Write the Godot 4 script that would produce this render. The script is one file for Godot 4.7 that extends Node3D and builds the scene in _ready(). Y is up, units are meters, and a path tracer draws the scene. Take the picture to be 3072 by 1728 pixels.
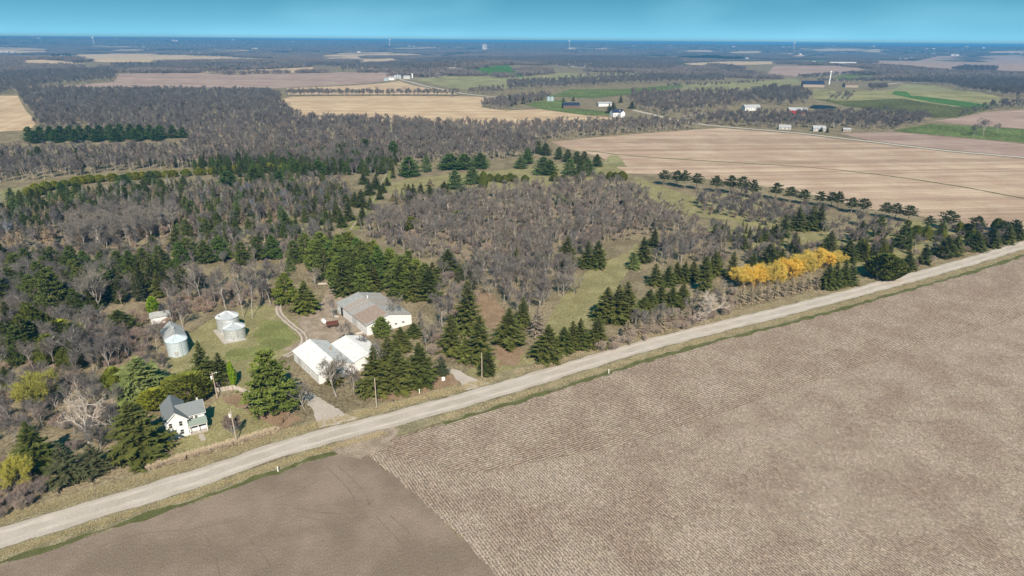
extends Node3D
# A farmstead with its windbreaks and plantations beside a gravel road, seen from about 100 m up. World units are metres, y is up,
# the eye stands over the origin and looks towards -z.

const HILLS = [[760, -1270, 300, 270, 17], [-85, -2420, 270, 320, 19], [170, -2060, 260, 200, 9], [1150, -2650, 520, 420, 13], [-950, -1950, 650, 320, 6], [-240, -1700, 300, 260, -4], [2250, -3200, 700, 520, 11], [-1900, -2700, 750, 420, 15], [520, -1750, 260, 260, 7]]
const CELL := 40.0
var names := {}
var M := {}
var rng := RandomNumberGenerator.new()
var road_line := PackedVector2Array()
var field_polys: Array = []      # far fields, kept clear of trees

class Shape:
	var v := PackedVector3Array()
	var n := PackedVector3Array()
	var c := PackedColorArray()
	var uv := PackedVector2Array()
	var col := Color.WHITE
	func tri(a: Vector3, b: Vector3, d: Vector3) -> void:
		var nn := (d - a).cross(b - a).normalized()
		v.append(a); v.append(b); v.append(d)
		n.append(nn); n.append(nn); n.append(nn)
		c.append(col); c.append(col); c.append(col)
	func quad(a: Vector3, b: Vector3, d: Vector3, e: Vector3) -> void:
		tri(a, b, d); tri(a, d, e)
	func box(lo: Vector3, hi: Vector3) -> void:
		hexa([Vector3(lo.x, lo.y, lo.z), Vector3(hi.x, lo.y, lo.z), Vector3(hi.x, lo.y, hi.z), Vector3(lo.x, lo.y, hi.z)],
			[Vector3(lo.x, hi.y, lo.z), Vector3(hi.x, hi.y, lo.z), Vector3(hi.x, hi.y, hi.z), Vector3(lo.x, hi.y, hi.z)])
	func hexa(b: Array, t: Array) -> void:      # bottom and top rings, counter-clockwise seen from below
		quad(t[0], t[1], t[2], t[3]); quad(b[3], b[2], b[1], b[0])
		for i in 4:
			var j := (i + 1) % 4
			quad(b[i], b[j], t[j], t[i])
	func slab(p: Array, thick: Vector3) -> void:  # a flat four-cornered sheet given a thickness
		hexa([p[0] + thick, p[1] + thick, p[2] + thick, p[3] + thick], [p[0], p[1], p[2], p[3]])
	func tube(a: Vector3, b: Vector3, ra: float, rb: float, sides := 5) -> void:
		var d := (b - a).normalized()
		var s := d.cross(Vector3.UP if absf(d.y) < 0.9 else Vector3.RIGHT).normalized()
		var t := d.cross(s)
		for i in sides:
			var p := TAU * i / sides
			var q := TAU * (i + 1) / sides
			var u := s * cos(p) + t * sin(p)
			var w := s * cos(q) + t * sin(q)
			quad(a + u * ra, a + w * ra, b + w * rb, b + u * rb)
	func lathe(profile: Array, sides: int, at := Vector3.ZERO) -> void:   # profile: Vector2(radius, height) upwards
		for k in profile.size() - 1:
			for i in sides:
				var p := TAU * i / sides
				var q := TAU * (i + 1) / sides
				var a: Vector2 = profile[k]
				var b: Vector2 = profile[k + 1]
				var a0 := at + Vector3(cos(p) * a.x, a.y, sin(p) * a.x)
				var a1 := at + Vector3(cos(q) * a.x, a.y, sin(q) * a.x)
				var b0 := at + Vector3(cos(p) * b.x, b.y, sin(p) * b.x)
				var b1 := at + Vector3(cos(q) * b.x, b.y, sin(q) * b.x)
				if a.x > 0.001:
					tri(a0, a1, b1)
				if b.x > 0.001:
					tri(a0, b1, b0)
	func done() -> ArrayMesh:
		var arr := []
		arr.resize(Mesh.ARRAY_MAX)
		arr[Mesh.ARRAY_VERTEX] = v
		arr[Mesh.ARRAY_NORMAL] = n
		arr[Mesh.ARRAY_COLOR] = c
		if uv.size() == v.size():
			arr[Mesh.ARRAY_TEX_UV] = uv
		var m := ArrayMesh.new()
		m.add_surface_from_arrays(Mesh.PRIMITIVE_TRIANGLES, arr)
		return m

func pv(a: Array) -> PackedVector2Array:
	var p := PackedVector2Array()
	for i in a.size() / 2:
		p.append(Vector2(a[2 * i], a[2 * i + 1]))
	return p

func numbered(called: String) -> String:
	names[called] = names.get(called, -1) + 1
	return called if names[called] == 0 else "%s_%03d" % [called, names[called]]

func put(called: String, mesh: Mesh, material: Material, parent: Node3D) -> MeshInstance3D:
	var o := MeshInstance3D.new()
	o.name = called
	o.mesh = mesh
	o.material_override = material
	parent.add_child(o, true)
	return o

func thing(called: String, label: String, category: String, at := Vector3.ZERO, turn := 0.0, group := "") -> Node3D:
	var o := Node3D.new()
	o.name = numbered(called)
	add_child(o)
	o.position = at
	o.rotation.y = turn
	tag(o, label, category, group)
	return o

func tag(o: Node, label: String, category: String, group := "", kind := "") -> void:
	o.set_meta("label", label)
	o.set_meta("category", category)
	if group:
		o.set_meta("group", group)
	if kind:
		o.set_meta("kind", kind)

func structure(called: String, mesh: Mesh, material: Material, label: String, category: String) -> MeshInstance3D:
	var o := put(numbered(called), mesh, material, self)
	tag(o, label, category, "", "structure")
	return o

func ss(a: float, b: float, t: float) -> float:
	t = clampf((t - a) / (b - a), 0.0, 1.0)
	return t * t * (3.0 - 2.0 * t)

func land(x: float, z: float) -> float:
	var d := sqrt(x * x + z * z)
	var m := ss(640, 1000, d)
	if m <= 0.0:
		return 0.0
	var y := 2.0 * sin(x / 210 + 0.7) * sin(z / 260 + 1.1) + 1.2 * sin(x / 97 + z / 140 + 0.4)
	for h in HILLS:
		var e: float = -pow((x - h[0]) / h[2], 2) - pow((z - h[1]) / h[3], 2)
		if e > -9.0:
			y += h[4] * exp(e)
	y += ss(5000, 11500, d) * (56 + 26 * ss(-300, -8000, x) + 4 * sin(x / 1300 + 0.5) + 4 * sin(x / 700 + z / 1900))
	return y * m

func lin(r: float, g: float, b: float) -> Color:
	return Color(r, g, b).linear_to_srgb()

func ramp(stops: Array) -> Gradient:
	var g := Gradient.new()
	var off := PackedFloat32Array()
	var cols := PackedColorArray()
	for s in stops:
		off.append(s[0])
		cols.append(lin(s[1], s[2], s[3]))
	g.offsets = off
	g.colors = cols
	return g

func noise_tex(freq: float, oct: int, stops: Array, size := 512, sd := 1, kind := FastNoiseLite.TYPE_SIMPLEX_SMOOTH) -> NoiseTexture2D:
	var f := FastNoiseLite.new()
	f.noise_type = kind
	f.frequency = freq
	f.fractal_octaves = oct
	f.fractal_gain = 0.62
	f.seed = sd
	var t := NoiseTexture2D.new()
	t.width = size
	t.height = size
	t.seamless = true
	t.noise = f
	if stops.size():
		t.color_ramp = ramp(stops)
	return t

func plain(name_: String, r: float, g: float, b: float, rough := 0.8, metal := 0.0) -> StandardMaterial3D:
	var m := StandardMaterial3D.new()
	m.resource_name = name_
	m.albedo_color = lin(r, g, b)
	m.roughness = rough
	m.metallic = metal
	m.metallic_specular = 0.3
	M[name_] = m
	return m

# ground cover: fine texture (metres across) multiplied by a broad mottling
func cover(name_: String, stops: Array, metres: float, broad: float, low := 0.65, freq := 0.02, bump := 6.0, sd := 1) -> StandardMaterial3D:
	var m := plain(name_, 1, 1, 1, 1.0)
	m.metallic_specular = 0.1
	m.albedo_texture = noise_tex(freq, 5, stops, 512, sd)
	m.uv1_triplanar = true
	m.uv1_world_triplanar = true
	m.uv1_scale = Vector3.ONE / metres
	m.detail_enabled = true
	m.detail_blend_mode = BaseMaterial3D.BLEND_MODE_MUL
	m.detail_uv_layer = BaseMaterial3D.DETAIL_UV_2
	m.detail_albedo = noise_tex(0.012, 4, [[0.25, low, low, low * 0.97], [0.75, 1, 1, 1]], 256, sd + 40)
	m.uv2_triplanar = true
	m.uv2_world_triplanar = true
	m.uv2_scale = Vector3.ONE / broad
	if bump > 0.0:
		m.heightmap_enabled = true
		m.heightmap_texture = noise_tex(0.04, 4, [], 256, sd + 80)
		m.heightmap_scale = bump
	return m

# rows of cut stalks: bits of straw strewn over soil, thicker along the rows; u runs along the rows, v across
func stubble_image(rows: int, soil: Color, straw: Color, many: int, sd: int, loose := 0.2) -> ImageTexture:
	var im := Image.create(1024, 1024, false, Image.FORMAT_RGB8)
	im.fill(soil.linear_to_srgb())
	var r := RandomNumberGenerator.new()
	r.seed = sd
	var gap := 1024.0 / rows
	for i in 90000:
		var k := r.randf_range(0.6, 1.5)
		var x := r.randi_range(0, 511)
		var y := r.randi_range(0, 511)
		var cc := Color(soil.r * k, soil.g * k, soil.b * k).linear_to_srgb()
		im.set_pixel(x, y, cc)
		im.set_pixel((x + 1) % 1024, y, cc)
	for i in many:
		var row := r.randi_range(0, rows - 1)
		var y := (row + 0.5) * gap + r.randfn(0.0, loose) * gap
		var x := r.randf_range(0, 1024)
		var a := r.randfn(0.0, 0.3)
		var length := r.randf_range(4, 16)
		var k := r.randf_range(0.5, 1.25)
		var t := r.randf_range(-0.06, 0.06)
		var cc := Color(straw.r * (k + t), straw.g * k, straw.b * (k - t)).linear_to_srgb()
		var w := r.randi_range(2, 4)
		for s in int(length):
			for q in w:
				im.set_pixel(posmod(int(x + cos(a) * s), 1024), posmod(int(y + sin(a) * s) + q, 1024), cc)
	return ImageTexture.create_from_image(im)

# broad passes of a harvester: light and dark lines along u
func pass_image(a: Color, b: Color, sd: int) -> ImageTexture:
	var im := Image.create(512, 512, false, Image.FORMAT_RGB8)
	var r := RandomNumberGenerator.new()
	r.seed = sd
	var f := FastNoiseLite.new()
	f.seed = sd
	f.frequency = 0.012
	var k := 0.5
	for y in 512:
		k = clampf(lerpf(k, 0.5, 0.12) + r.randfn() * 0.2, 0.0, 1.0)
		for x in 512:
			var w := 0.5 + 0.5 * f.get_noise_2d(absf(x - 256.0), y * 3.0)
			im.set_pixel(x, y, a.lerp(b, clampf(k * 0.65 + w * 0.35 + r.randfn() * 0.09, 0.0, 1.0)).linear_to_srgb())
	return ImageTexture.create_from_image(im)

func row_cover(name_: String, tex: Texture2D, bump: Texture2D, metres: Vector2, broad: float, low: float, sd: int, bump_cm := 12.0) -> StandardMaterial3D:
	var m := plain(name_, 1, 1, 1, 1.0)
	m.metallic_specular = 0.1
	m.albedo_texture = tex
	m.uv1_scale = Vector3(1.0 / metres.x, 1.0 / metres.y, 1)
	m.detail_enabled = true
	m.detail_blend_mode = BaseMaterial3D.BLEND_MODE_MUL
	m.detail_uv_layer = BaseMaterial3D.DETAIL_UV_2
	m.detail_albedo = noise_tex(0.014, 5, [[0.2, low, low * 0.95, low * 0.92], [0.42, 0.86, 0.83, 0.82], [0.55, 0.93, 0.93, 0.9], [0.8, 1, 1, 1]], 512, sd)
	m.uv2_triplanar = true
	m.uv2_world_triplanar = true
	m.uv2_scale = Vector3.ONE / broad
	if bump:
		m.heightmap_enabled = true
		m.heightmap_texture = bump
		m.heightmap_scale = bump_cm
	return m

func ragged(p: PackedVector2Array, step: float, amp: float, sd := 3) -> PackedVector2Array:
	var f := FastNoiseLite.new()
	f.seed = sd
	f.frequency = 0.35 / step
	f.fractal_octaves = 2
	var out := PackedVector2Array()
	for i in p.size():
		var a := p[i]
		var b := p[(i + 1) % p.size()]
		var k := maxi(1, int(a.distance_to(b) / step))
		for j in k:
			var q := a.lerp(b, float(j) / k)
			out.append(q + Vector2(f.get_noise_2d(q.x, q.y), f.get_noise_2d(q.x + 311.0, q.y - 77.0)) * amp * 1.6)
	return out

func row_uv(q: Vector2, turn: float) -> Vector2:
	return Vector2(q.x * cos(turn) + q.y * sin(turn), -q.x * sin(turn) + q.y * cos(turn))

# a sheet over flat ground
func sheet(p: PackedVector2Array, y: float, turn := 0.0) -> ArrayMesh:
	var s := Shape.new()
	var ix := Geometry2D.triangulate_polygon(p)
	if ix.is_empty():
		print("cannot triangulate a sheet near ", p[0])
	for i in ix.size() / 3:
		var a := p[ix[3 * i]]
		var b := p[ix[3 * i + 1]]
		var d := p[ix[3 * i + 2]]
		if (b - a).cross(d - a) < 0.0:
			var t := b
			b = d
			d = t
		s.tri(Vector3(a.x, y, a.y), Vector3(b.x, y, b.y), Vector3(d.x, y, d.y))
		for q in [a, b, d]:
			s.uv.append(row_uv(q, turn))
	return s.done()

# a sheet that follows the terrain's own triangles, a little above them
func draped(p: PackedVector2Array, lift: float, turn := 0.0, cell := CELL) -> ArrayMesh:
	var s := Shape.new()
	var lo := p[0]
	var hi := p[0]
	for q in p:
		lo = lo.min(q)
		hi = hi.max(q)
	for i in range(floori(lo.x / cell), ceili(hi.x / cell)):
		for j in range(floori(lo.y / cell), ceili(hi.y / cell)):
			var c00 := Vector2(i, j) * cell
			var c10 := c00 + Vector2(cell, 0)
			var c01 := c00 + Vector2(0, cell)
			var c11 := c00 + Vector2(cell, cell)
			for t in [[c00, c10, c11], [c00, c11, c01]]:
				var h := [land(t[0].x, t[0].y), land(t[1].x, t[1].y), land(t[2].x, t[2].y)]
				var e1: Vector2 = t[1] - t[0]
				var e2: Vector2 = t[2] - t[0]
				var det := e1.cross(e2)
				for piece in Geometry2D.intersect_polygons(PackedVector2Array(t), p):
					var ix := Geometry2D.triangulate_polygon(piece)
					for k in ix.size() / 3:
						var w := []
						var q3 := [piece[ix[3 * k]], piece[ix[3 * k + 1]], piece[ix[3 * k + 2]]]
						if (q3[1] - q3[0]).cross(q3[2] - q3[0]) < 0.0:
							q3 = [q3[0], q3[2], q3[1]]
						for q in q3:
							var d: Vector2 = q - t[0]
							var y: float = h[0] + (h[1] - h[0]) * d.cross(e2) / det + (h[2] - h[0]) * e1.cross(d) / det
							w.append(Vector3(q.x, y + lift * (1.0 + q.length() / 400.0), q.y))
						s.tri(w[0], w[1], w[2])
						for q in q3:
							s.uv.append(row_uv(q, turn))
	return s.done()

func field(called: String, p: PackedVector2Array, m: String, label: String, category: String, lift := 0.02, turn := 0.5, keep_clear := true) -> void:
	if keep_clear:
		field_polys.append(p)
	structure(called, draped(p, lift, turn), M[m], label, category)

func terrain() -> void:
	var s := Shape.new()
	for i in range(-95, 96):
		for j in range(-100, 8):
			if absf(i) > 22 - j * 0.95:
				continue
			var x := i * CELL
			var z := j * CELL
			var a := Vector3(x, land(x, z), z)
			var b := Vector3(x + CELL, land(x + CELL, z), z)
			var c := Vector3(x + CELL, land(x + CELL, z + CELL), z + CELL)
			var d := Vector3(x, land(x, z + CELL), z + CELL)
			s.tri(a, b, c)
			s.tri(a, c, d)
	structure("ground", s.done(), M.wood_floor, "brown ground of dry grass and leaf litter under the trees", "ground")
	var f := Shape.new()
	var big := 320.0
	for i in range(-54, 54):
		for j in range(-52, -12):
			if absf(i) > 14 - j * 0.95:
				continue
			var x := i * big
			var z := j * big
			var q := [Vector2(x, z), Vector2(x + big, z), Vector2(x + big, z + big), Vector2(x, z + big)]
			var w := []
			for k in q:
				w.append(Vector3(k.x, land(k.x, k.y) - (4.0 if k.y > -3900.0 else 0.0), k.y))
			f.tri(w[0], w[1], w[2])
			f.tri(w[0], w[2], w[3])
	structure("terrain", f.done(), M.far_land, "wooded rolling country stretching to the horizon", "terrain")

# faint drawn-out streaks of high cloud all over the sky
func thin_cirrus() -> ImageTexture:
	var im := Image.create(1024, 512, false, Image.FORMAT_RGBA8)
	var f := FastNoiseLite.new()
	f.seed = 9
	f.frequency = 0.5
	f.fractal_octaves = 4
	for y in 256:
		for x in 1024:
			var a := TAU * x / 1024.0
			var k := f.get_noise_3d(cos(a) * 6.0, y * 0.16 + sin(a * 2.0) * 0.8, sin(a) * 6.0)
			im.set_pixel(x, y, Color(0.6, 0.72, 0.78, clampf(k * 0.75 + 0.02, 0.0, 0.5)))
	return ImageTexture.create_from_image(im)

func view() -> void:
	var cam := Camera3D.new()
	cam.name = "camera"
	cam.fov = 47.599
	cam.near = 1.0
	cam.far = 60000.0
	cam.position = Vector3(0, 100, 0)
	cam.rotation_degrees = Vector3(-20.796, 0, 0.450)
	add_child(cam)
	var sky := ProceduralSkyMaterial.new()
	sky.sky_top_color = lin(0.006, 0.125, 0.2)
	sky.sky_horizon_color = lin(0.155, 0.41, 0.56)
	sky.sky_curve = 0.032
	sky.ground_bottom_color = lin(0.12, 0.11, 0.1)
	sky.ground_horizon_color = lin(0.1, 0.2, 0.28)
	sky.sun_angle_max = 12.0
	sky.sky_cover = thin_cirrus()
	sky.sky_cover_modulate = Color(1, 1, 1, 0.2)
	var e := Environment.new()
	e.background_mode = Environment.BG_SKY
	e.sky = Sky.new()
	e.sky.sky_material = sky
	e.tonemap_mode = Environment.TONE_MAPPER_LINEAR
	e.tonemap_exposure = 1.65
	e.fog_enabled = true
	e.fog_density = 0.00011
	e.fog_light_color = lin(0.1, 0.47, 0.95)
	e.sdfgi_enabled = true
	e.ssao_enabled = true
	e.ssil_enabled = true
	var w := WorldEnvironment.new()
	w.name = "environment"
	w.environment = e
	add_child(w)
	var sun := DirectionalLight3D.new()
	sun.name = "sun"
	sun.light_color = Color(1.0, 0.93, 0.85)
	sun.light_energy = 1.6
	sun.light_angular_distance = 0.5
	sun.shadow_enabled = true
	sun.rotation_degrees = Vector3(-41, 10, 0)
	add_child(sun)

func materials() -> void:
	cover("wood_floor", [[0.15, 0.1, 0.08, 0.055], [0.38, 0.18, 0.145, 0.1], [0.5, 0.235, 0.195, 0.14], [0.6, 0.2, 0.19, 0.105], [0.72, 0.26, 0.235, 0.16], [0.9, 0.33, 0.285, 0.21]], 16.0, 55.0, 0.68, 0.022, 10.0, 1)
	cover("far_land", [[0.25, 0.05, 0.045, 0.035], [0.5, 0.09, 0.075, 0.055], [0.6, 0.2, 0.16, 0.115], [0.8, 0.36, 0.29, 0.21]], 2400.0, 2600.0, 0.7, 0.02, 0.0, 2)
	cover("lawn", [[0.15, 0.2, 0.165, 0.11], [0.35, 0.215, 0.19, 0.105], [0.5, 0.2, 0.2, 0.09], [0.65, 0.265, 0.25, 0.13], [0.85, 0.34, 0.3, 0.2]], 13.0, 45.0, 0.75, 0.022, 5.0, 3)
	cover("green_grass", [[0.2, 0.13, 0.145, 0.05], [0.5, 0.155, 0.18, 0.062], [0.8, 0.265, 0.25, 0.13]], 10.0, 30.0, 0.75, 0.022, 5.0, 4)
	cover("dry_verge", [[0.2, 0.12, 0.11, 0.065], [0.45, 0.22, 0.2, 0.125], [0.8, 0.38, 0.34, 0.24]], 6.0, 26.0, 0.7, 0.025, 9.0, 5)
	cover("green_verge", [[0.2, 0.065, 0.072, 0.03], [0.5, 0.095, 0.11, 0.043], [0.85, 0.2, 0.185, 0.1]], 5.0, 20.0, 0.75, 0.03, 9.0, 6)
	cover("gravel", [[0.2, 0.34, 0.312, 0.285], [0.5, 0.385, 0.355, 0.325], [0.8, 0.43, 0.398, 0.365]], 9.0, 40.0, 0.86, 0.03, 1.5, 7)
	cover("wheel_gravel", [[0.2, 0.4, 0.368, 0.336], [0.5, 0.445, 0.41, 0.375], [0.8, 0.5, 0.46, 0.42]], 7.0, 30.0, 0.88, 0.03, 1.0, 8)
	cover("dirt_track", [[0.2, 0.2, 0.16, 0.125], [0.5, 0.3, 0.25, 0.2], [0.8, 0.4, 0.345, 0.285]], 7.0, 22.0, 0.7, 0.03, 6.0, 9)
	cover("leaf_litter", [[0.15, 0.13, 0.085, 0.055], [0.4, 0.21, 0.14, 0.095], [0.6, 0.27, 0.2, 0.14], [0.8, 0.26, 0.23, 0.145], [0.95, 0.32, 0.27, 0.19]], 8.0, 22.0, 0.78, 0.03, 6.0, 10)
	cover("soil", [[0.15, 0.15, 0.118, 0.095], [0.45, 0.21, 0.168, 0.136], [0.65, 0.255, 0.206, 0.17], [0.8, 0.3, 0.247, 0.207], [0.92, 0.47, 0.395, 0.33]], 13.0, 60.0, 0.76, 0.075, 7.0, 11)
	cover("leaf_soil", [[0.2, 0.13, 0.102, 0.082], [0.45, 0.175, 0.14, 0.113], [0.6, 0.21, 0.168, 0.137], [0.8, 0.27, 0.22, 0.182]], 3.0, 18.0, 0.85, 0.05, 6.0, 17)
	cover("pasture", [[0.2, 0.07, 0.1, 0.03], [0.5, 0.11, 0.155, 0.05], [0.8, 0.2, 0.22, 0.1]], 60.0, 260.0, 0.7, 0.02, 0.0, 12)
	cover("crop_green", [[0.2, 0.04, 0.1, 0.025], [0.5, 0.065, 0.15, 0.04], [0.8, 0.12, 0.19, 0.07]], 60.0, 260.0, 0.75, 0.02, 0.0, 13)
	cover("pale_pasture", [[0.2, 0.17, 0.18, 0.085], [0.5, 0.24, 0.235, 0.125], [0.8, 0.3, 0.285, 0.17]], 60.0, 260.0, 0.7, 0.02, 0.0, 14)
	cover("dark_pasture", [[0.2, 0.06, 0.065, 0.03], [0.5, 0.095, 0.11, 0.045], [0.8, 0.15, 0.15, 0.075]], 60.0, 260.0, 0.7, 0.02, 0.0, 15)
	cover("town_land", [[0.3, 0.09, 0.085, 0.075], [0.55, 0.15, 0.14, 0.12], [0.8, 0.3, 0.28, 0.24]], 500.0, 2600.0, 0.7, 0.03, 0.0, 16)
	var st := stubble_image(60, Color(0.16, 0.13, 0.108), Color(0.4, 0.335, 0.277), 46000, 21, 0.16)
	var st2 := stubble_image(60, Color(0.15, 0.12, 0.099), Color(0.42, 0.35, 0.29), 46000, 29, 0.11)
	row_cover("stubble", st, st, Vector2(42.0, 42.0), 150.0, 0.8, 22, 8.0)
	row_cover("headland", st2, st2, Vector2(48.0, 48.0), 150.0, 0.82, 30, 9.0)
	row_cover("far_stubble", pass_image(Color(0.27, 0.205, 0.155), Color(0.5, 0.4, 0.315), 23), null, Vector2(420, 330), 420.0, 0.84, 24)
	row_cover("tan_field", pass_image(Color(0.36, 0.275, 0.18), Color(0.52, 0.415, 0.29), 25), null, Vector2(500, 420), 500.0, 0.84, 26)
	row_cover("mauve_field", pass_image(Color(0.24, 0.18, 0.155), Color(0.37, 0.29, 0.255), 27), null, Vector2(500, 420), 500.0, 0.86, 28)
	plain("white_wall", 0.62, 0.64, 0.66, 0.6)
	plain("white_trim", 0.7, 0.7, 0.69, 0.5)
	plain("dull_white", 0.46, 0.46, 0.45, 0.7)
	plain("glass", 0.02, 0.025, 0.03, 0.08)
	M.glass.metallic_specular = 0.6
	plain("dark", 0.03, 0.03, 0.032, 0.7)
	plain("concrete", 0.33, 0.31, 0.28, 0.9)
	plain("pole_wood", 0.36, 0.31, 0.26, 0.9)
	plain("grey_wood", 0.3, 0.275, 0.25, 0.9)
	plain("rust_iron", 0.1, 0.042, 0.034, 0.9)
	plain("red_barn", 0.3, 0.03, 0.03, 0.7)
	plain("tyre", 0.03, 0.03, 0.03, 0.9)
	plain("wire", 0.05, 0.05, 0.05, 0.6)
	plain("navy_roof", 0.02, 0.03, 0.06, 0.5)
	plain("brown_wall", 0.12, 0.09, 0.075, 0.8)
	plain("stone_wall", 0.3, 0.26, 0.21, 0.9)
	plain("grey_roof", 0.3, 0.32, 0.34, 0.7)
	plain("blue_bin", 0.4, 0.5, 0.55, 0.4, 0.3)
	plain("insulator", 0.7, 0.72, 0.74, 0.3)
	var roof := noise_mat("shingle", [[0.25, 0.1, 0.118, 0.128], [0.5, 0.155, 0.178, 0.19], [0.75, 0.23, 0.255, 0.27]], 3.0, 0.06, 0.85, 0.0)
	roof.heightmap_enabled = true
	roof.heightmap_texture = noise_tex(0.08, 3, [], 256, 91)
	roof.heightmap_scale = 3.0
	noise_mat("green_shingle", [[0.25, 0.13, 0.17, 0.15], [0.5, 0.19, 0.24, 0.215], [0.75, 0.25, 0.31, 0.28]], 3.0, 0.06, 0.85, 0.0)
	noise_mat("sheet_grey", [[0.2, 0.25, 0.265, 0.265], [0.5, 0.34, 0.35, 0.35], [0.8, 0.44, 0.45, 0.44]], 5.0, 0.02, 0.55, 0.25)
	noise_mat("sheet_rust", [[0.2, 0.19, 0.14, 0.115], [0.45, 0.24, 0.17, 0.135], [0.6, 0.3, 0.25, 0.215], [0.85, 0.35, 0.345, 0.335]], 4.0, 0.025, 0.7, 0.1)
	noise_mat("sheet_part_rust", [[0.2, 0.26, 0.17, 0.13], [0.45, 0.31, 0.27, 0.24], [0.7, 0.37, 0.37, 0.36]], 4.0, 0.03, 0.65, 0.15)
	noise_mat("sheet_white", [[0.2, 0.46, 0.48, 0.49], [0.45, 0.57, 0.585, 0.59], [0.6, 0.62, 0.63, 0.63], [0.85, 0.68, 0.69, 0.69]], 9.0, 0.015, 0.5, 0.0)
	noise_mat("sheet_pale", [[0.2, 0.32, 0.345, 0.36], [0.5, 0.41, 0.435, 0.45], [0.8, 0.5, 0.525, 0.535]], 7.0, 0.02, 0.55, 0.0)
	noise_mat("bin_steel", [[0.2, 0.44, 0.48, 0.51], [0.5, 0.55, 0.59, 0.62], [0.8, 0.66, 0.7, 0.72]], 5.0, 0.02, 0.42, 0.45)
	noise_mat("old_steel", [[0.2, 0.3, 0.32, 0.34], [0.5, 0.42, 0.45, 0.47], [0.8, 0.54, 0.56, 0.58]], 4.0, 0.02, 0.5, 0.3)
	noise_mat("bin_blue", [[0.2, 0.38, 0.47, 0.52], [0.5, 0.46, 0.55, 0.6], [0.8, 0.54, 0.62, 0.66]], 5.0, 0.02, 0.5, 0.2)

func noise_mat(name_: String, stops: Array, metres: float, freq: float, rough: float, metal: float) -> StandardMaterial3D:
	var m := plain(name_, 1, 1, 1, rough, metal)
	m.albedo_texture = noise_tex(freq, 4, stops, 256, hash(name_) % 1000)
	m.uv1_triplanar = true
	m.uv1_scale = Vector3.ONE / metres
	return m


func strip(a: PackedVector2Array, b: PackedVector2Array) -> PackedVector2Array:
	var p := a.duplicate()
	var r := b.duplicate()
	r.reverse()
	p.append_array(r)
	return p

# a band of the given width along a line
func band(line: PackedVector2Array, width: float, shift := 0.0) -> PackedVector2Array:
	var l := PackedVector2Array()
	var r := PackedVector2Array()
	for i in line.size():
		var d := (line[mini(i + 1, line.size() - 1)] - line[maxi(i - 1, 0)]).normalized()
		var nrm := Vector2(-d.y, d.x)
		l.append(line[i] + nrm * (shift + width / 2))
		r.append(line[i] + nrm * (shift - width / 2))
	return strip(l, r)

# a band whose two edges wander on their own
func wavy_band(line: PackedVector2Array, width: float, shift: float, wander: float, sd: int) -> PackedVector2Array:
	var f := FastNoiseLite.new()
	f.seed = sd
	f.frequency = 0.09
	f.fractal_octaves = 4
	var l := PackedVector2Array()
	var r := PackedVector2Array()
	for i in line.size():
		var d := (line[mini(i + 1, line.size() - 1)] - line[maxi(i - 1, 0)]).normalized()
		var nrm := Vector2(-d.y, d.x)
		var q := line[i]
		var a := maxf(0.12, width / 2 + wander * 1.6 * f.get_noise_2d(q.x, q.y))
		var b := maxf(0.12, width / 2 + wander * 1.6 * f.get_noise_2d(q.x + 400.0, q.y))
		l.append(q + nrm * (shift + a))
		r.append(q + nrm * (shift - b))
	return strip(l, r)

func smooth_line(p: PackedVector2Array, step := 3.0) -> PackedVector2Array:
	var c := Curve2D.new()
	for i in p.size():
		var t := (p[mini(i + 1, p.size() - 1)] - p[maxi(i - 1, 0)]) / 6.0
		c.add_point(p[i], -t, t)
	var out := PackedVector2Array()
	var n := maxi(2, int(c.get_baked_length() / step))
	for i in n + 1:
		out.append(c.sample_baked(c.get_baked_length() * i / n))
	return out

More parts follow.
